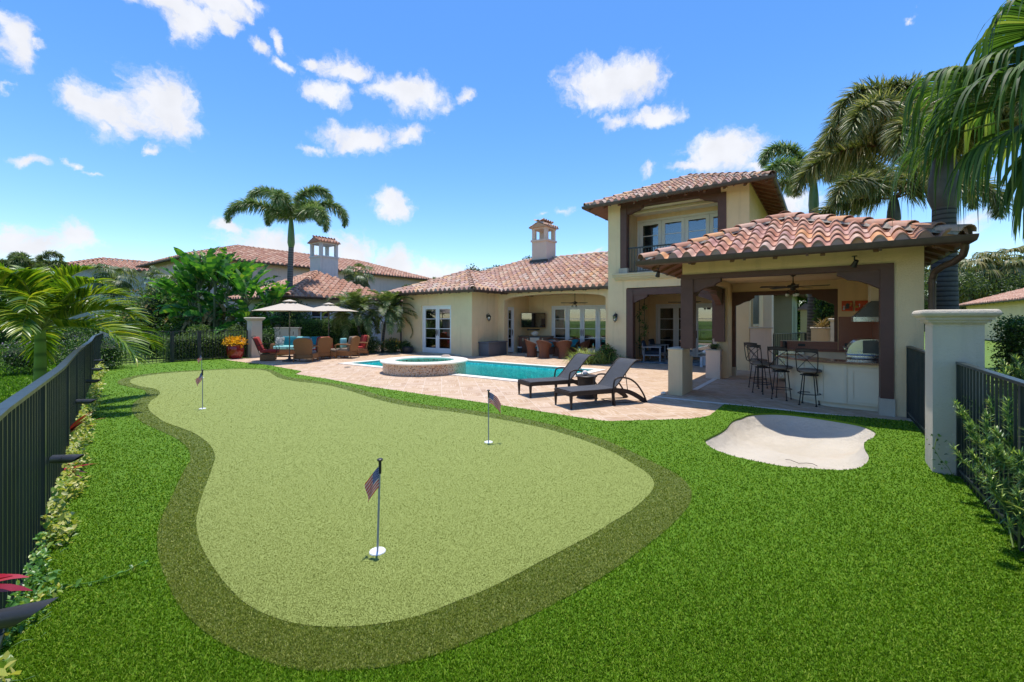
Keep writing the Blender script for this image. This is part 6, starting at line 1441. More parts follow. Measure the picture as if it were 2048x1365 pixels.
def tree(name,label,loc,h,r,leaf=.12,n=9000,mat='oak_leaf',trunk=.2,seed=1,group=None,cat='tree',clumps=14,zlow=.45):
    rng=np.random.default_rng(seed); t=Thing(name,label,cat,(*loc,0),group=group); g=MB(); g.tube([(0,0,0),(.1,0,h*.3),(0,.1,h*.6)],[trunk,trunk*.8,trunk*.4],9)
    cs=[]
    for i in range(clumps):
        d=unit(rng.normal(0,1,3)); cs.append((d[0]*r*.62,d[1]*r*.62,h*(zlow+.2)+d[2]*h*(1-zlow)*.33+.1*h))
        g.tube([(0,0,h*.4),(cs[-1][0]*.5,cs[-1][1]*.5,(h*.4+cs[-1][2])/2),cs[-1]],[trunk*.45,trunk*.3,trunk*.1],5)
    t.part('trunk',g,M['bark'],sm=50); g=MB()
    for c in cs:
        P,d=in_blob(n//clumps,c,(r*.45*rng.uniform(.7,1.2),r*.45*rng.uniform(.7,1.2),r*.33*rng.uniform(.7,1.2)),.8,rng,lump=.2); leaves(g,P,leaf,.5,.4,rng,outward=d*.5)
    t.part('crown',g,M[mat],sm=0); return t
def paddle(g,o,az,el,pl,L,Wd,rng,pet=None,bend=.8,slits=True,mi=0):
    """banana-like leaf: petiole then a long paddle blade"""
    P=arc_path(o,az,el,pl,.25,5); pet.tube([tuple(p) for p in P],[.03,.028,.026,.024,.022,.02],5)
    e=math.asin(np.clip(unit(P[-1]-P[-2])[2],-1,1)); B=arc_path(P[-1],az,e,L,bend,10)
    T=unit(np.gradient(B,axis=0)); roll=rng.normal(0,.5); S=unit(np.cross(T,[0,0,1.0])); U=np.cross(S,T); S2=S*cos(roll)+U*sin(roll); U2=np.cross(S2,T)
    for sg in(-1,1):
        k=10; pr=np.array([.35,.75,.92,1,1,.98,.93,.85,.7,.45,.03]); w=Wd*.5*pr
        for i in range(k):
            cut=.06*(L/k) if slits and rng.random()<.45 else 0; dr=rng.normal(0,.04)*(1 if cut else 0)
            a=B[i]; b=B[i+1]; ea=B[i]+sg*S2[i]*w[i]+U2[i]*w[i]*.35+T[i]*cut*3; eb=B[i+1]+sg*S2[i+1]*w[i+1]+U2[i+1]*w[i+1]*.35-T[i]*cut
            if cut: ea=ea+np.array([0,0,dr]); eb=eb+np.array([0,0,dr])
            f=(0,1,2,3) if sg>0 else (3,2,1,0); g.add([a,b,eb,ea],[f],mi)
# ------------------------------------------------------------------ blades of grass (denser where they can be told apart)
def inpoly(X,Y,P):
    P=np.array(P); r=np.zeros(len(X),bool); j=len(P)-1
    for i in range(len(P)):
        xi,yi=P[i];xj,yj=P[j]; c=((yi>Y)!=(yj>Y)); 
        with np.errstate(divide='ignore',invalid='ignore'): xx=(xj-xi)*(Y-yi)/(yj-yi)+xi
        r^=c&(X<xx); j=i
    return r
def blades(name,mat,n,y0,y1,xr,test,hgt,wid,z,lean=.5,wmin=.002,wk=.0011,seed=5):
    rng=np.random.default_rng(seed); U=rng.random(n); Y=1/(1/y0+(1/y1-1/y0)*U); X=(rng.uniform(xr[0],xr[1],n))*Y
    k=test(X,Y); X=X[k];Y=Y[k]; m=len(X); w=np.maximum(wmin,wk*Y)*wid*rng.uniform(.7,1.3,m); h=hgt*rng.uniform(.55,1.25,m)*(1+.02*Y)
    a=rng.random(m)*2*pi; c,s=np.cos(a),np.sin(a); b=rng.random(m)*2*pi; l=h*lean*rng.random(m)**.5
    zz=z(X,Y) if callable(z) else z
    B=np.stack([X,Y,np.full(m,zz) if np.ndim(zz)==0 else zz],-1)
    p0=B+np.stack([-c*w,-s*w,0*w-.003],-1); p1=B+np.stack([c*w,s*w,0*w-.003],-1); tp=B+np.stack([np.cos(b)*l,np.sin(b)*l,h],-1)
    mid=B+np.stack([np.cos(b)*l*.4,np.sin(b)*l*.4,h*.6],-1); m0=mid+np.stack([-c*w*.8,-s*w*.8,0*w],-1); m1=mid+np.stack([c*w*.8,s*w*.8,0*w],-1)
    V=np.stack([p0,p1,m1,m0,tp],1).reshape(-1,3); ar=np.arange(m)*5
    g=MB(); g.npadd(V,(np.array([[0,1,2],[0,2,3],[3,2,4]])[None]+ar[:,None,None]).reshape(-1,3))
    o=mobj(name,g,M[mat],None,0); o['kind']='stuff'; return o
xr=(-1.25,1.25)
blades('turf_blades','turf_blade',520000,1.75,24,xr,lambda X,Y:inpoly(X,Y,turf_poly)&~inpoly(X,Y,fringe)&~inpoly(X,Y,bunk),.013,.95,.018,1.3)
blades('fringe_blades','fringe_blade',900000,1.75,24,xr,lambda X,Y:inpoly(X,Y,fringe)&~inpoly(X,Y,green),.010,.9,.023,1.2)
blades('green_blades','green_blade',560000,2.2,20,(-1.0,.4),lambda X,Y:inpoly(X,Y,green),.004,.6,.028,1.2,wk=.0009)
def offleft(X,Y):
    fx=np.interp(Y,[p[1] for p in FENCE_L[1:]]+[40],[p[0] for p in FENCE_L[1:]]+[-38]); return X<fx-.08
blades('lawn_blades','lawn_blade',260000,2.0,34,(-1.6,-.5),offleft,.05,1.5,-.05,.9)
# ------------------------------------------------------------------ creepers, ti plants along the left fence
simple('green_stem',(.07,.16,.03),.6)
def fx(Y): return float(np.interp(Y,[p[1] for p in FENCE_L],[p[0] for p in FENCE_L]))
def creeper(label,Y0,Y1,n,mat,size,w=.22,h=.14,seed=0):
    size*=.8; n=int(n*1.9); rng=np.random.default_rng(seed); t=Thing('creeper',label,'plant',(fx((Y0+Y1)/2),(Y0+Y1)/2,0),group='creepers under the left fence'); o=np.array([fx((Y0+Y1)/2),(Y0+Y1)/2,0])
    Y=rng.uniform(Y0,Y1,n); k=(.55+.45*np.sin(Y*7+seed)); w*=.85; X=np.array([fx(y) for y in Y])+.02+w*rng.random(n)**1.6*k; Z=.02+h*rng.random(n)*(1-.6*(X-np.array([fx(y) for y in Y]))/w)
    g=MB(); leaves(g,np.stack([X,Y,Z],-1)-o,size,.62,.9,rng)
    for i in range(9):
        y=rng.uniform(Y0,Y1); P=[np.array([fx(y),y,.02])-o]; a=rng.uniform(-.9,.9)
        for j in range(6): P.append(P[-1]+np.array([.028*cos(a),.028*sin(a),.015*sin(j*1.5+i)])); a+=rng.normal(0,.3)
        g.tube([tuple(p) for p in P],.0025,4,mi=1)
    t.part('foliage',g,[M[mat],M['green_stem']],sm=0); return t
creeper('yellow tipped creeper at the very bottom left corner of the turf',1.45,2.0,70,'yellow_leaf',.075,.16,.2,1)
creeper('green creeper spilling onto the turf with one long runner',2.2,3.1,300,'creeper_leaf',.042,.24,.22,2)
creeper('pale yellow creeper under the second bullet light',3.15,4.5,420,'yellow_leaf',.060,.26,.28,3)
creeper('pale yellow creeper beside the upright red leaves',4.5,6.3,480,'yellow_leaf',.062,.28,.34,4)
creeper('pale yellow creeper between the middle bullet lights of the left fence',6.5,9.6,560,'yellow_leaf',.075,.26,.30,5)
creeper('pale yellow creeper at the far end of the left fence',9.8,14.0,600,'yellow_leaf',.09,.30,.34,6)
g=MB(); P=[(fx(2.75)+.2,2.75,.03),(fx(2.75)+.33,2.72,.035),(fx(2.75)+.45,2.76,.04),(fx(2.75)+.55,2.86,.05),(fx(2.75)+.60,2.95,.07)]; o=P[0]; g.tube([tuple(np.array(p)-o) for p in P],.003,5); Q=[]
for i in range(26): s=i/25*4; k=min(3,int(s)); Q.append(np.array(P[k])+(np.array(P[k+1])-np.array(P[k]))*(s-k)-o)
leaves(g,np.array(Q),.035,.7,.9); single('vine_runner',g,M['creeper_leaf'],'thin leafy runner curling out over the turf from the fence','plant',loc=o,sm=0)
def ti(label,loc,n,L,seed,lean=(1,0),el=(.3,1.1),W=.07,z0=.3):
    rng=np.random.default_rng(seed); t=Thing('ti_plant',label,'plant',(*loc,0),group='red leaved plants at the left fence'); g=MB(); st=MB(); st.tube([(0,0,0),(0,0,z0)],.012,6)
    for i in range(n):
        az=atan2(lean[1],lean[0])+rng.normal(0,.45); e=rng.uniform(*el); P=arc_path((0,0,z0-.02),az,e,L*rng.uniform(.7,1.1),.8,7); 
        strips(g,P[None],np.array([W]),nrm=np.array([0,0,1.0]),taper=[.35,.75,1,1,.9,.7,.4,.03])
    t.part('foliage',g,M['ti_leaf'],sm=40); t.part('stem',st,M['petiole_brown'],sm=0)
ti('magenta ti leaves poking through the fence above the nearest bullet light',(fx(1.70)-.18,1.72),7,.36,1,(1,.1),(.1,.5),.085,.60)
ti('upright dark red ti leaves at the fence in the middle distance',(fx(5.2)-.05,5.2),8,.42,2,(.9,.25),(.5,1.0),.08,.34)
ti('small dark red ti plant close to the second bullet light',(fx(4.35)-.08,4.35),6,.34,3,(1,.2),(.1,.8),.06,.16)
# ------------------------------------------------------------------ left palms and shrubs
def crown(n,L,leaf,seed,els=(-.2,1.35),droop=(1.6,2.6),npl=45,lw=.03,mode='flat',**kw):
    rng=np.random.default_rng(seed); out=[]
    for i in range(n):
        s=(i+.5)/n; el=els[0]+(els[1]-els[0])*s; out.append(dict(az=i*2.399+rng.normal(0,.15),el=el+rng.normal(0,.06),L=L*rng.uniform(.85,1.1)*(1-.25*s),droop=rng.uniform(*droop)*(1-.25*s),n=npl,leaf=leaf*rng.uniform(.9,1.1),lw=lw,mode=mode,rng=rng,**kw))
    return out
palm('young_palm','bright yellow-green feather palm just outside the left fence','palm',(-8.75,8.05),1.52,.095,crown(23,2.0,.60,4,(.10,1.4),(1.5,2.6),58,.040,sag=.35,vee=.9,rad=.022,angle=1.1),'green_trunk',leaf_mat='adonidia_leaf',bulge=1.05)
fox=[dict(az=pi,el=1.22,L=3.3,droop=3.0),dict(az=pi+.35,el=.62,L=3.4,droop=2.3),dict(az=.25,el=1.38,L=3.2,droop=3.1),dict(az=-1.45,el=1.0,L=2.6,droop=2.9),dict(az=.1,el=.72,L=3.5,droop=2.7),dict(az=-.5,el=.42,L=3.3,droop=2.3),dict(az=1.3,el=.9,L=2.8,droop=2.6),dict(az=2.6,el=.75,L=2.6,droop=2.4),dict(az=-.15,el=1.0,L=2.4,droop=3.6)]
def foxc(l,s,leaf=.5,n=95,lw=.045,seed=1):
    leaf*=.92*(1/s)**.5; lw*=.85
    rng=np.random.default_rng(seed); return [dict(c,L=c['L']*s,droop=c['droop']*1.38,pw=1.3,n=n,leaf=leaf*s,lw=lw,mode='fox',rng=rng,kseg=3,sag=.35,start=.12,angle=.75,rad=.035) for c in l]
palm('foxtail_palm','tall foxtail palm with bushy drooping fronds rising behind the parasols','palm',(-13.35,26.0),7.75,.19,foxc(fox,1.24,.58,130,.05,3),'palm_trunk',(1.7,.19,'crownshaft'),'foxtail_leaf',(.12,0))
palm('feather_palm','dark feather palm standing beyond the young yellow palm at the far left','palm',(-38.5,35.0),5.6,.2,foxc(fox,1.0,.55,60,.07,8),'palm_trunk',(1.2,.2,'crownshaft'),'palm_leaf')
palm('feather_palm','second dark feather palm at the left edge behind the shrubs','palm',(-41.5,34.0),4.9,.2,foxc(fox[::-1],.95,.55,60,.07,9),'palm_trunk',(1.0,.2,'crownshaft'),'palm_leaf')
fanpalm('fan_palm','small fan palm standing against the white neighbour wall, left one',(-27.6,30.0),4.6,.14,26,.95,.95,seed=3,group='fan palms by the neighbour wall')
fanpalm('fan_palm','fan palm beside the giant paddle leaves in front of the neighbour wall',(-24.0,30.0),4.2,.14,26,.95,.95,seed=5,group='fan palms by the neighbour wall')
fanpalm('fan_palm','round headed fan palm low behind the left end of the banana leaves',(-22.0,29.0),3.7,.14,24,.9,.9,seed=6,group='fan palms by the neighbour wall')
simple('banana_stem',(.10,.12,.045),.6,var=.4,scale=5)
# giant bird of paradise clump
rng=np.random.default_rng(21); t=Thing('giant_bird_of_paradise','big clump of upright paddle shaped leaves in front of the neighbour roof','plant',(-15.5,22.8,0)); g=MB();pt=MB();dg=MB()
for i in range(14):
    x=(i/13-.5)*4.2+rng.normal(0,.2); y=rng.normal(0,.5); h=3.5-abs(x+.1)*.55+.6*rng.random()
    pt.tube([(x,y,0),(x+.1*rng.normal(),y,h*.5),(x+.15*rng.normal(),y,h)],[.09,.07,.05],7)
    for k in range(8):
        az=rng.random()*2*pi; el=rng.uniform(.7,1.5); paddle(g,(x,y,h-.25),az,el,rng.uniform(.5,1.0),rng.uniform(1.2,1.8),rng.uniform(.34,.46),rng,pt,rng.uniform(.2,.9))
    for k in range(5): paddle(g,(x,y,h*rng.uniform(.3,.75)),rng.random()*2*pi,rng.uniform(.2,1.3),.6,rng.uniform(1.0,1.4),.42,rng,pt,rng.uniform(.8,1.8))
    for k in range(3): paddle(g,(x,y,h*rng.uniform(.5,.8)),rng.random()*2*pi,rng.uniform(-.7,.2),.5,.9,.20,rng,pt,1.8,mi=1)
f=t.part('foliage',g,[M['banana_leaf'],M['dead_leaf']],sm=40); t.part('stem',pt,M['banana_stem'],f,sm=40)
for i,(x,y,s,l) in enumerate(((-19.3,25.0,.62,'lower clump of paddle leaves at the left of the giant clump'),(-12.6,27.5,.62,'small clump of paddle leaves right behind the foxtail palm trunk'))):
    t=Thing('giant_bird_of_paradise',l,'plant',(x,y,0)); g=MB();pt=MB()
    for j in range(7):
        a=rng.normal(0,1.1); b=rng.normal(0,.5); h=1.2+1.6*rng.random()
        pt.tube([(a,b,0),(a,b,h)],[.07,.05],6)
        for k in range(7): paddle(g,(a,b,h-.2),rng.random()*2*pi,rng.uniform(.3,1.4),.5,rng.uniform(.9,1.3),.36,rng,pt,1.1)
    f=t.part('foliage',g,M['banana_leaf'],sm=40); t.part('stem',pt,M['petiole'],f,sm=40)
shrub('leafy_shrub','dense dark shrub mass under the giant paddle leaves, left part',(-17.4,23.9),1.7,2.2,.13,330,'hedge_leaf',group='shrubs behind the far fence')
shrub('leafy_shrub','dense dark shrub mass under the giant paddle leaves, right part',(-13.9,23.9),1.5,2.0,.13,330,'hedge_leaf',group='shrubs behind the far fence')
shrub('leafy_shrub','orange flecked shrub at the left foot of the paddle leaves',(-19.9,24.2),1.4,3.6,.14,260,'shrub_leaf',group='shrubs behind the far fence',extra=[('dead_leaf',120,.2,'dead_leaf',.3)])
shrub('leafy_shrub','tall dark green shrub left of the paddle leaves by the white wall',(-23.2,27.0),2.0,3.0,.14,260,'hedge_leaf',group='shrubs behind the far fence')
shrub('leafy_shrub','tall shrub at the right foot of the paddle leaves near the palm trunk',(-12.6,24.8),1.1,2.9,.13,300,'shrub_leaf',group='shrubs behind the far fence')
for i,(x,y,r,h,l) in enumerate(((-14.35,19.9,.62,1.5,'rounded light green shrub right behind the fence left of the red pot'),(-13.1,20.6,.6,1.42,'rounded light green shrub directly behind the red pot'),(-16.9,18.4,.75,1.15,'dark rounded shrub behind the far fence near the slim pier'),(-16.2,19.6,.7,1.1,'dark rounded shrub behind the gate'),(-18.2,18.0,.9,1.5,'shrub behind the slim pier at the left corner'),(-12.2,21.6,.7,1.3,'low shrub between the red pot and the moulded pier'))):
    shrub('clusia_shrub',l,(x,y),r,h,.075,900,'shrub_leaf' if i<2 else 'hedge_leaf',group='rounded shrubs behind the far fence')
hedge('clipped_hedge','low yellow-green hedge seen through the gate bars',(-22.4,6.2,0),(-21.9,9.6,.95),.06,900,'shrub_leaf')
hedge('clipped_hedge','long clipped dark green hedge behind the sofa and parasols',(-2.9,-.4,0),(2.9,.4,1.62),.07,1100,'hedge_leaf',house=False,loc=(-10.9,24.3),rz=-.02)
shrub('flowering_shrub','round dark shrub with lilac flowers on the lawn beyond the left fence',(-15.6,13.9),.80,1.05,.05,1500,'hedge_leaf',extra=[('lilac_flower',260,.05,'flower',.2)])
shrub('flowering_shrub','lilac flecked shrub behind the trunk of the yellow palm',(-14.2,14.8),1.1,1.15,.055,1100,'hedge_leaf',extra=[('lilac_flower',200,.05,'flower',.2),('yellow_leaf',120,.05,'bright_tip',.2)])
hedge('garden_hedge','long grey-green hedge across the lawn at the far left',(-9,-.8,0),(9,.8,1.35),.10,330,'hedge_leaf',house=False,loc=(-33.5,25.5),rz=.25)
shrub('leafy_shrub','dark tree-like shrub at the far left edge behind the yellow palm',(-36,30),4.0,5.0,.22,110,'hedge_leaf')
# croton in the red pot
t=Thing('croton','orange-yellow croton growing in the red glazed pot','plant',(*POT,.5)); g=MB(); P,d=in_blob(420,(0,0,.22),(.44,.42,.22),.6); P[:,2]=np.maximum(P[:,2],.02); leaves(g,P,.13,.38,.3,outward=d*.9+np.array([0,0,.6])); t.part('foliage',g,M['croton_leaf'],sm=0); g=icos(.25,2,(0,0,.10),(1,1,.6),.15); t.part('stem',g,M['hedge_core'],sm=0)
# pygmy date palms
for i,(x,y,h,L,lx) in enumerate(((-7.75,22.3,2.1,2.05,-.35),(-6.75,22.6,2.15,2.05,.3))):
    palm('date_palm',('left' if i==0 else 'right')+' of the two feathery date palms by the wall of the left wing','palm',(x,y),h,.075,crown(40,L,.40,30+i,(-.35,1.3),(1.6,2.8),46,.034,sag=.3,vee=.4,rad=.012,angle=.8),'dark_trunk',leaf_mat='palm_leaf',lean=(lx,0),bulge=1,group='date palms beside the left wing')
for i,(x,y,r,h,m,l,ex) in enumerate(((-7.1,21.9,.55,.85,'shrub_leaf','variegated rounded shrub at the foot of the date palms',[('white_flower',140,.06,'pale_leaf',.2)]),(-6.2,22.3,.5,.75,'shrub_leaf','low shrub with orange tips in the bed by the left wing',[('croton_leaf',70,.08,'bright_tip',.2)]),(-8.6,22.4,.5,.9,'hedge_leaf','dark shrub behind the orange towel in the bed',None),(-5.55,22.55,.35,.6,'shrub_leaf','small leafy plant at the right end of the bed',None))):
    shrub('bed_shrub',l,(x,y),r,h,.07,1100,m,group='shrubs in the bed by the left wing',extra=ex)
def grassy(name,label,loc,n,L,W,mat,seed,el=(.5,1.5),droop=(1.2,2.6),spread=.15,group=None,z=0,cat='plant'):
    rng=np.random.default_rng(seed); t=Thing(name,label,cat,(*loc,z),group=group); g=MB(); Ps=[]
    for i in range(n): a=rng.random()*2*pi; Ps.append(arc_path((spread*rng.normal(),spread*rng.normal(),0),a,rng.uniform(*el),L*rng.uniform(.6,1.15),rng.uniform(*droop),6))
    strips(g,np.array(Ps),W*rng.uniform(.7,1.2,n),nrm=unit(rng.normal(0,.3,(n,3))+[0,0,1]),taper=[.5,.9,1,.9,.7,.4,.05]); t.part('foliage',g,M[mat],sm=0); g=icos(.1,1,(0,0,.03),(1,1,.5)); t.part('root_crown',g,M['hedge_core'],sm=0); return t
grassy('striped_grass','left clump of yellow striped grass in front of the loggia',(2.75,16.85),420,.80,.022,'striped_grass',4,(.45,1.5),spread=.20)
grassy('striped_grass','right clump of yellow striped grass beside the tower wall',(3.35,16.85),330,.75,.022,'striped_grass',5,spread=.18)
shrub('flowering_shrub','dark leafy plant with red flowers between the striped grass and tower',(3.72,16.95),.34,.72,.07,1600,'hedge_leaf',extra=[('red_flower',22,.07,'flower',.2)])
grassy('spider_plant','low strappy plant at the foot of the tower wall',(4.15,16.6),120,.5,.018,'podocarpus_leaf',6,spread=.08)
grassy('potted_plant','thin green plant on the terracotta pot by the left wing',tuple(H(-18.35,14.9)[:2]),60,.55,.02,'shrub_leaf',7,(.8,1.5),(.5,1.5),.03,z=.16)
grassy('succulent','spiky reddish succulent in the low bowl on the rear pillar',tuple(H(-2.55,14.1)[:2]),90,.15,.02,'dead_leaf',8,(.3,1.4),(.3,.9),.04,z=1.20)
grassy('trailing_plant','green trailing plant in the dark pot on the rear pillar',tuple(H(-2.63,13.72)[:2]),110,.22,.02,'hedge_leaf',9,(.2,1.3),(1.5,3.5),.03,z=.90)
# vine on the porch trellis
t=Thing('trellis','tall dark metal trellis with a climbing vine in the porch corner','trellis',tuple(H(-6.0,17.3,0))); g=MB()
for x in(-.1,.1): g.tube([(x,0,0),(x,0,2.9)],.01,6)
for i in range(9): g.tube([(-.1,0,.3+i*.28),(.1,0,.3+i*.28)],.005,5)
t.part('frame',g,M['dark_iron']); g=MB(); rng=np.random.default_rng(4); z=rng.uniform(.4,2.3,160); leaves(g,np.stack([.14*np.sin(z*6)+rng.normal(0,.05,160),rng.normal(0,.05,160),z],-1),.11,.4,.2,rng); t.part('vine',g,M['hedge_leaf'],sm=0)
# plants behind the pavilion
hedge('clipped_hedge','tall dark hedge framed by the pavilion opening behind the palm trunk',(-.22,22.6,0),(1.2,23.6,3.5),.12,420,'hedge_leaf')
shrub('leafy_shrub','yellow-green shrub beyond the pavilion opening between wall and trunk',tuple(H(-.75,32)[:2]),1.3,3.6,.14,300,'creeper_leaf')
grassy('bromeliad','reddish strappy plant on the raised planter wall',tuple(H(-.08,19.2)[:2]),60,.55,.035,'dead_leaf',12,(.6,1.4),(.5,1.8),.06,z=1.35)
shrub('leafy_shrub','low green shrub seen through the fence behind the bar stools',tuple(H(-.6,17.9)[:2]),.7,.9,.07,900,'creeper_leaf',extra=[('white_flower',50,.05,'flower',.2)])
pt=Thing('roof_pillar','distant cream pillar with a tile cap beyond the pavilion opening','pillar',(*tuple(H(-.85,28)[:2]),0),RZ); g=MB(); g.box((-.22,-.22,0),(.22,.22,2.2)); pt.part('shaft',g,M['stucco'],sm=0); g=MB(); g.lathe([(.5,2.2),(.5,2.26),(0.001,2.6)],4,M=Matrix.Rotation(pi/4,4,'Z')); pt.part('cap',g,M['roof_tile_far'],sm=0)
# ------------------------------------------------------------------ right side palms
rfox=[dict(az=pi,el=1.05,L=3.5,droop=2.7),dict(az=pi+.3,el=.62,L=3.6,droop=2.1),dict(az=pi-.35,el=.30,L=3.4,droop=1.7),dict(az=pi+.9,el=.9,L=3.0,droop=2.8),dict(az=1.9,el=1.1,L=3.0,droop=2.4),dict(az=.3,el=.9,L=3.0,droop=2.7),dict(az=-.4,el=.5,L=3.0,droop=2.6),dict(az=.8,el=.4,L=3.0,droop=2.2),dict(az=-1.2,el=.55,L=2.6,droop=2.7),dict(az=2.5,el=.7,L=3.2,droop=2.3),dict(az=-.9,el=1.0,L=2.5,droop=3.1),dict(az=pi+.15,el=1.35,L=2.6,droop=2.6)]
rfox2=[dict(az=pi-.15,el=.85,L=3.3,droop=2.6),dict(az=pi+.55,el=.35,L=3.3,droop=1.9),dict(az=pi-.6,el=.75,L=3.2,droop=2.5),dict(az=-1.7,el=.85,L=2.7,droop=3.0),dict(az=.0,el=1.2,L=3.0,droop=2.8),dict(az=.5,el=.7,L=3.0,droop=2.4)]
palm('foxtail_palm','massive dark foxtail palm right behind the pavilion roof corner','palm',(10.95,11.0),6.1,.29,foxc(rfox+rfox2,1.12,.62,115,.038,31),'dark_trunk',(1.55,.29,'crownshaft_dark'),'foxtail_dark',bulge=1.1,pet='petiole_brown')
A=[dict(az=pi,el=1.15,L=2.9,droop=2.9),dict(az=pi+.3,el=.5,L=2.9,droop=2.2),dict(az=.1,el=1.3,L=2.8,droop=2.8),dict(az=0,el=.6,L=3.0,droop=2.3),dict(az=-1.3,el=.8,L=2.6,droop=2.8),dict(az=1.4,el=.8,L=2.6,droop=2.6),dict(az=pi-.4,el=.15,L=2.6,droop=1.9),dict(az=-.7,el=.3,L=2.8,droop=2.2)]
palm('foxtail_palm','slimmer foxtail palm behind the tower roof with its trunk in the pavilion opening','palm',(13.9,20.0),8.2,.24,foxc(A,1.25,.60,100,.05,32),'palm_trunk',(1.4,.19,'crownshaft'),'foxtail_leaf')
palm('foxtail_palm','foxtail palm between the two others, its crown low over the pavilion roof','palm',(14.6,16.6),6.4,.22,foxc(A[::-1],1.3,.66,100,.05,33),'dark_trunk',(1.0,.2,'crownshaft_dark'),'foxtail_dark',pet='petiole_brown')
# big fan palm hanging in at the top right
rng=np.random.default_rng(55); t=Thing('ribbon_fan_palm','large fan palm whose long drooping leaf ribbons hang in at the top right','palm',(7.6,5.5,0)); g=MB(); g.tube([(0,0,0),(.05,0,2.3),(0,0,4.5)],[.24,.2,.18],14); t.part('trunk',g,M['palm_trunk'],sm=50); g=MB(); gr=MB()
for (az,el,pl,r,dr,sg) in ((pi+.05,.22,.95,1.42,-.05,.42),(pi+.25,.9,1.2,1.25,.35,.55),(pi-.1,-.10,.95,1.10,.30,.60),(pi-.05,.62,1.1,1.1,.45,.5),(pi+.1,-.75,.85,.95,.3,.6),(pi-.45,.55,1.3,1.2,.2,.6),(pi-.75,.1,1.3,1.2,.3,.6),(pi+.5,.35,1.2,1.15,.3,.6),(pi+.3,-.45,.9,1.0,.5,.6),(2.0,.5,1.2,1.2,.3,.6),(1.2,.3,1.2,1.2,.3,.6),(.4,.6,1.2,1.2,.3,.6),(-.4,.4,1.2,1.2,.3,.6),(-1.1,.5,1.2,1.2,.3,.6),(-1.7,.3,1.1,1.1,.3,.6),(pi,1.3,1.2,1.2,.5,.6),(pi+.9,1.0,1.1,1.2,.4,.6)):
    fan_leaf(g,gr,(0,0,4.45),az,el,pl,r,46,dr,sg*1.15,2.7,.052,rng,.018,.56,10,.30)
f=t.part('crown',g,M['fan_leaf'],sm=0); t.part('frond_stem',gr,M['petiole'],f,sm=40)
# background fan palms on the right
for i,(u,Y,z,l) in enumerate(((1942,50,7.4,'golden tipped fan palm left of the group beyond the right hedge'),(1975,54,6.6,'shaggy fan palm low in the middle of the right background group'),(2005,49,7.7,'fan palm with yellow upper leaves near the right frame edge'),(2036,52,8.6,'tallest fan palm of the right background group at the frame edge'),(1915,56,6.9,'fan palm seen between the downpipe and the dark trunk'),(2075,48,6.8,'fan palm at the extreme right behind the small tiled house'),(1880,54,8.0,'fan palm partly behind the massive foxtail trunk'),(1960,60,5.6,'lowest fan palm of the right background group'))):
    fanpalm('fan_palm',l,((u-CX)/F*Y,Y),z,.22,32,1.9,1.75,'golden_fan_leaf','dark_trunk',60+i,'fan palms in the right background',-.9,18,.17,.5)
hedge('garden_hedge','high green undergrowth hedge behind the small tiled house on the right',(-22,-1,0),(22,1,4.6),.35,40,'hedge_leaf',house=False,loc=(66,64),rz=0,bump=.25)
hedge('clipped_hedge','clipped flat topped hedge behind the tall pier on the right',(3.3,5.0,0),(4.1,15.0,1.66),.055,1100,'hedge_leaf')
# podocarpus by the right fence
def podo(label,p,q,h,n,seed,lean=0):
    n=int(n*1.05)
    rng=np.random.default_rng(seed); t=Thing('podocarpus_shrub',label,'shrub',tuple(H(p,q,0)),RZ,group='needle leaved shrubs at the right fence'); g=MB(); gb=MB(); Ps=[];Ws=[]
    for i in range(n):
        bx=rng.normal(.20,.16); by=rng.normal(0,.22); z0=rng.uniform(.02,h*.55); az=rng.random()*2*pi; 
        if rng.random()<.25: az=pi+rng.normal(0,.5)
        el=rng.uniform(.3,1.4) ; L=rng.uniform(.28,.58); zt=z0+L
        P=arc_path((bx,by,z0),az,el,L,-.5,6); P[:,2]=np.minimum(P[:,2],h*1.02); lim=1.10-p-.16*rng.random()**2; P[:,0]=np.where(P[:,0]<lim,lim+(P[:,0]-lim)*.15,P[:,0]); gb.tube([tuple(x) for x in P],[.006]*4+[.004]*3,4)
        m=190; tt=rng.uniform(.18,1.0,m)**.8; B=rs(P,tt); T=unit(P[-1]-P[-3]); D=unit(rng.normal(0,1,(m,3))+T*(.9+.8*tt)[:,None]); LL=rng.uniform(.055,.10,m)*(1.1-.3*tt)
        s=np.array([0,.4,.75,1.0]); Q=B[:,None]+D[:,None]*(LL[:,None]*s[None])[:,:,None]; Q[:,:,2]-=.1*LL[:,None]*s[None]**2; Ps.append(Q); Ws.append(np.full(m,.0075))
    strips(g,np.concatenate(Ps),np.concatenate(Ws),nrm=np.array([.1,.1,1.0]),taper=[.6,1,.9,.1]); t.part('foliage',g,M['podocarpus_leaf'],sm=0); t.part('branch',gb,M['petiole'],sm=0)
for i,(p,q,h,n,l) in enumerate(((1.42,6.25,1.25,40,'needle leaved shrub directly behind the fence beside the tall pier'),(1.36,5.8,1.25,50,'needle leaved shrub second from the pier at the right fence'),(1.32,5.35,1.2,52,'needle leaved shrub poking through the middle of the right fence'),(1.30,4.9,1.15,52,'needle leaved shrub third from the near end, branches over the turf'),(1.28,4.45,1.05,46,'needle leaved shrub near the right frame edge, low on the fence'),(1.28,4.05,.9,40,'lowest needle leaved shrub at the bottom right frame edge'),(1.75,7.1,1.62,60,'taller needle leaved shrub with yellow tips just right of the tall pier'),(1.70,6.6,1.50,54,'taller needle leaved shrub showing over the rail at the right frame edge'),(2.2,8.3,1.60,50,'needle leaved shrub between the tall pier and the clipped hedge'))):
    podo(l,p,q,h,n,80+i)
t=Thing('small_vine','thin vine climbing the foot of the tall pier','plant',tuple(H(1.12,6.56,0))); g=MB(); st=MB(); rng=np.random.default_rng(3)
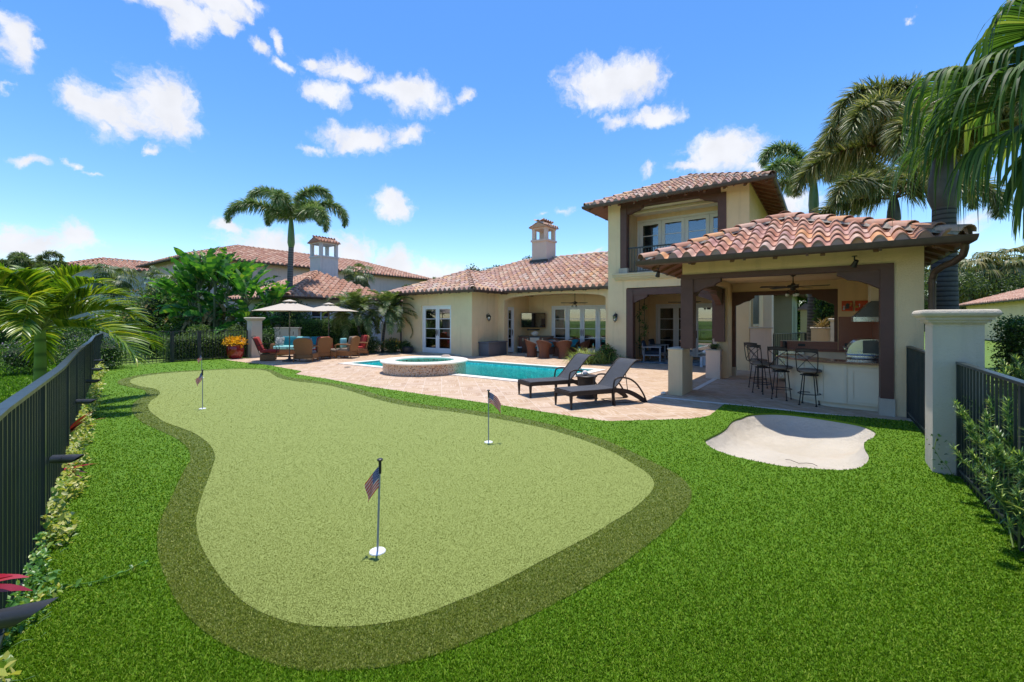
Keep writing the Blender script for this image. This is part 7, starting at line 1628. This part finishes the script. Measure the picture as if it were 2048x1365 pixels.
P=[(0,-.01,0),(-.06,0,.12),(-.12,.03,.2),(-.16,.05,.3),(-.12,.06,.42)]; st.tube(P,.003,5); Q=[]
for i in range(34): Q.append(np.array(P[rng.integers(0,5)])+rng.normal(0,.035,3))
leaves(g,np.array(Q),.035,.6,.2,rng); t.part('foliage',g,M['hedge_leaf'],sm=0); t.part('stem',st,M['petiole'],sm=0)
# dark mulch beneath them
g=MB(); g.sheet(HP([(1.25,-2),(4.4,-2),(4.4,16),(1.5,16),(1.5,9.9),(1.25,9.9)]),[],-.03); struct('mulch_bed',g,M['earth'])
# trees beyond the villa roof
for i,(u,Y,h,r,l) in enumerate(((945,48,7.4,2.6,'dark tree crown peeping over the roof left of the chimney'),(985,50,7.9,2.6,'tree crown over the main roof ridge beside the chimney'),(1060,50,9.0,2.0,'small tree crown right beside the chimney'),(1880,46,7,4,'broad tree behind the fan palms on the right'),(2060,45,6.5,4.5,'broad tree at the right frame edge in the distance'))):
    tree('broadleaf_tree',l,((u-CX)/F*Y,Y),h,r,.22,5200,seed=90+i,group='trees in the distance')
palm('feather_palm','small distant palm showing over the left wing roof','palm',((832-CX)/F*44,44),4.2,.16,foxc(A,.75,.5,40,.07,41),'palm_trunk',None,'palm_leaf')
palm('feather_palm','tiny distant palm top left of the tree over the wing roof','palm',((884-CX)/F*50,50),5.6,.16,foxc(A,.7,.5,40,.08,42),'palm_trunk',None,'palm_leaf')
fanpalm('fan_palm','bushy palm in front of the neighbour upper wall',((716-CX)/F*33,33),5.0,.14,26,.85,.8,'far_fan_leaf','dark_trunk',44)
# ------------------------------------------------------------------ neighbouring houses
def nb(name,label,p0,p1,q0,q1,zw,pitch,wm,slopes='FR',gut='FR',wins=(),w=.36,zb=0,tile='roof_tile_far',course=.42,n=7):
    t=Thing(name,label,'house',((p0+p1)/2,(q0+q1)/2,0),house=True); g=MB(); g.box((p0+.6,q0+.6,zb),(p1-.6,q1-.6,zw+.55*pitch-.03)); t.part('wall',g,M[wm],sm=0)
    hip_roof(t,p0,p1,q0,q1,zw+.08,pitch,tile,w,course,n,slopes=slopes,gut=gut,mort=False,cap_r=.15)
    for (side,s,z,ww,hh,sh) in wins:
        g=MB(); f=sideM(p1-.6+.06) if side=='R' else frontM(q0+.6-.06); d=.07
        mbox(g,f,(s-ww/2,.0,z),(s-ww/2+d,.05,z+hh)); mbox(g,f,(s+ww/2-d,.0,z),(s+ww/2,.05,z+hh)); mbox(g,f,(s-ww/2+d,.0,z),(s+ww/2-d,.05,z+d)); mbox(g,f,(s-ww/2+d,.0,z+hh-d),(s+ww/2-d,.05,z+hh)); mbox(g,f,(s-.03,.0,z+d),(s+.03,.05,z+hh-d))
        for k in(1,2): mbox(g,f,(s-ww/2+d,.01,z+hh*k/3-.02),(s-.03,.05,z+hh*k/3+.02)); mbox(g,f,(s+.03,.01,z+hh*k/3-.02),(s+ww/2-d,.05,z+hh*k/3+.02))
        wn=t.part('window',g,M['white_frame'],sm=0); g=MB(); mbox(g,f,(s-ww/2+.02,.04,z+.02),(s+ww/2-.02,.058,z+hh-.02)); t.part('pane',g,M['dark_pane'],wn,sm=0)
        if sh:
            for k in(-1,1): g=MB(); c=s+k*(ww/2+.3); mbox(g,f,(c-.25,.0,z-.02),(c+.25,.055,z+hh+.02)); t.part('shutter',g,M['grey_paint_wood'],wn,sm=0)
    return t
m_=NM('dark_pane',.08,.8,0,(.02,.025,.03))
nb('neighbour_house','neighbour one storey wing with a pyramid tiled roof behind the hedge',-32.4,-24.3,12.3,20.4,2.95,.48,'neighbour_white',slopes='FR',wins=[('R',14.6,.7,1.3,1.75,False)])
nb('neighbour_house','pink walled two storey neighbour house with a long tiled roof and shutters',-47,-36,11.2,34.5,6.12,.34,'neighbour_pink',slopes='FRB',wins=[('R',31.2,3.4,1.2,1.6,True),('R',22,3.2,1.3,1.7,True)])
nb('neighbour_house','white two storey neighbour house with a tiled hip roof at the far left',-56.5,-50.5,7.3,24,6.12,.35,'neighbour_white',slopes='FR')
nb('neighbour_house','low tiled neighbour wing joining the villa wing roof',-30.6,-25.0,20.6,36,2.95,.42,'neighbour_white',slopes='FR')
nb('small_tiled_house','small tan house with a low tiled roof at the right edge behind the hedge',10.6,22,38,61,3.0,.36,'stucco',slopes='FL',gut='FL',w=.3)
nchim=Thing('neighbour_chimney','pale pinkish chimney with an open arched top and tile cap on the neighbour roof','chimney',(-29.2,17.4,0),house=True); chimney(nchim,-29.2,17.4,4.3,6.1,1.35,'neighbour_white','roof_tile_far',hh=.85)
# far greenery closing the horizon
hedge('far_hedge','distant green tree belt along the horizon on the left',(-60,-2,0),(60,2,3.2),.5,14,'oak_leaf',house=False,loc=(-60,95),rz=0,bump=.6)
hedge('far_hedge','distant green tree belt along the horizon on the right',(-60,-2,0),(60,2,3.6),.5,14,'oak_leaf',house=False,loc=(75,95),rz=0,bump=.6)
# trees behind the viewer, seen only mirrored in the glass doors
for (x,y,w) in ((-16,-16,'first from the fence side'),(-7,-20,'second from the fence side'),(3,-22,'straight behind'),(13,-18,'right behind'),(22,-12,'far right')): tree('broadleaf_tree','garden tree behind the viewer mirrored in the glass doors, '+w,(x,y),7.5,4.2,.35,2600,seed=120+int(x),group='trees mirrored in the doors')
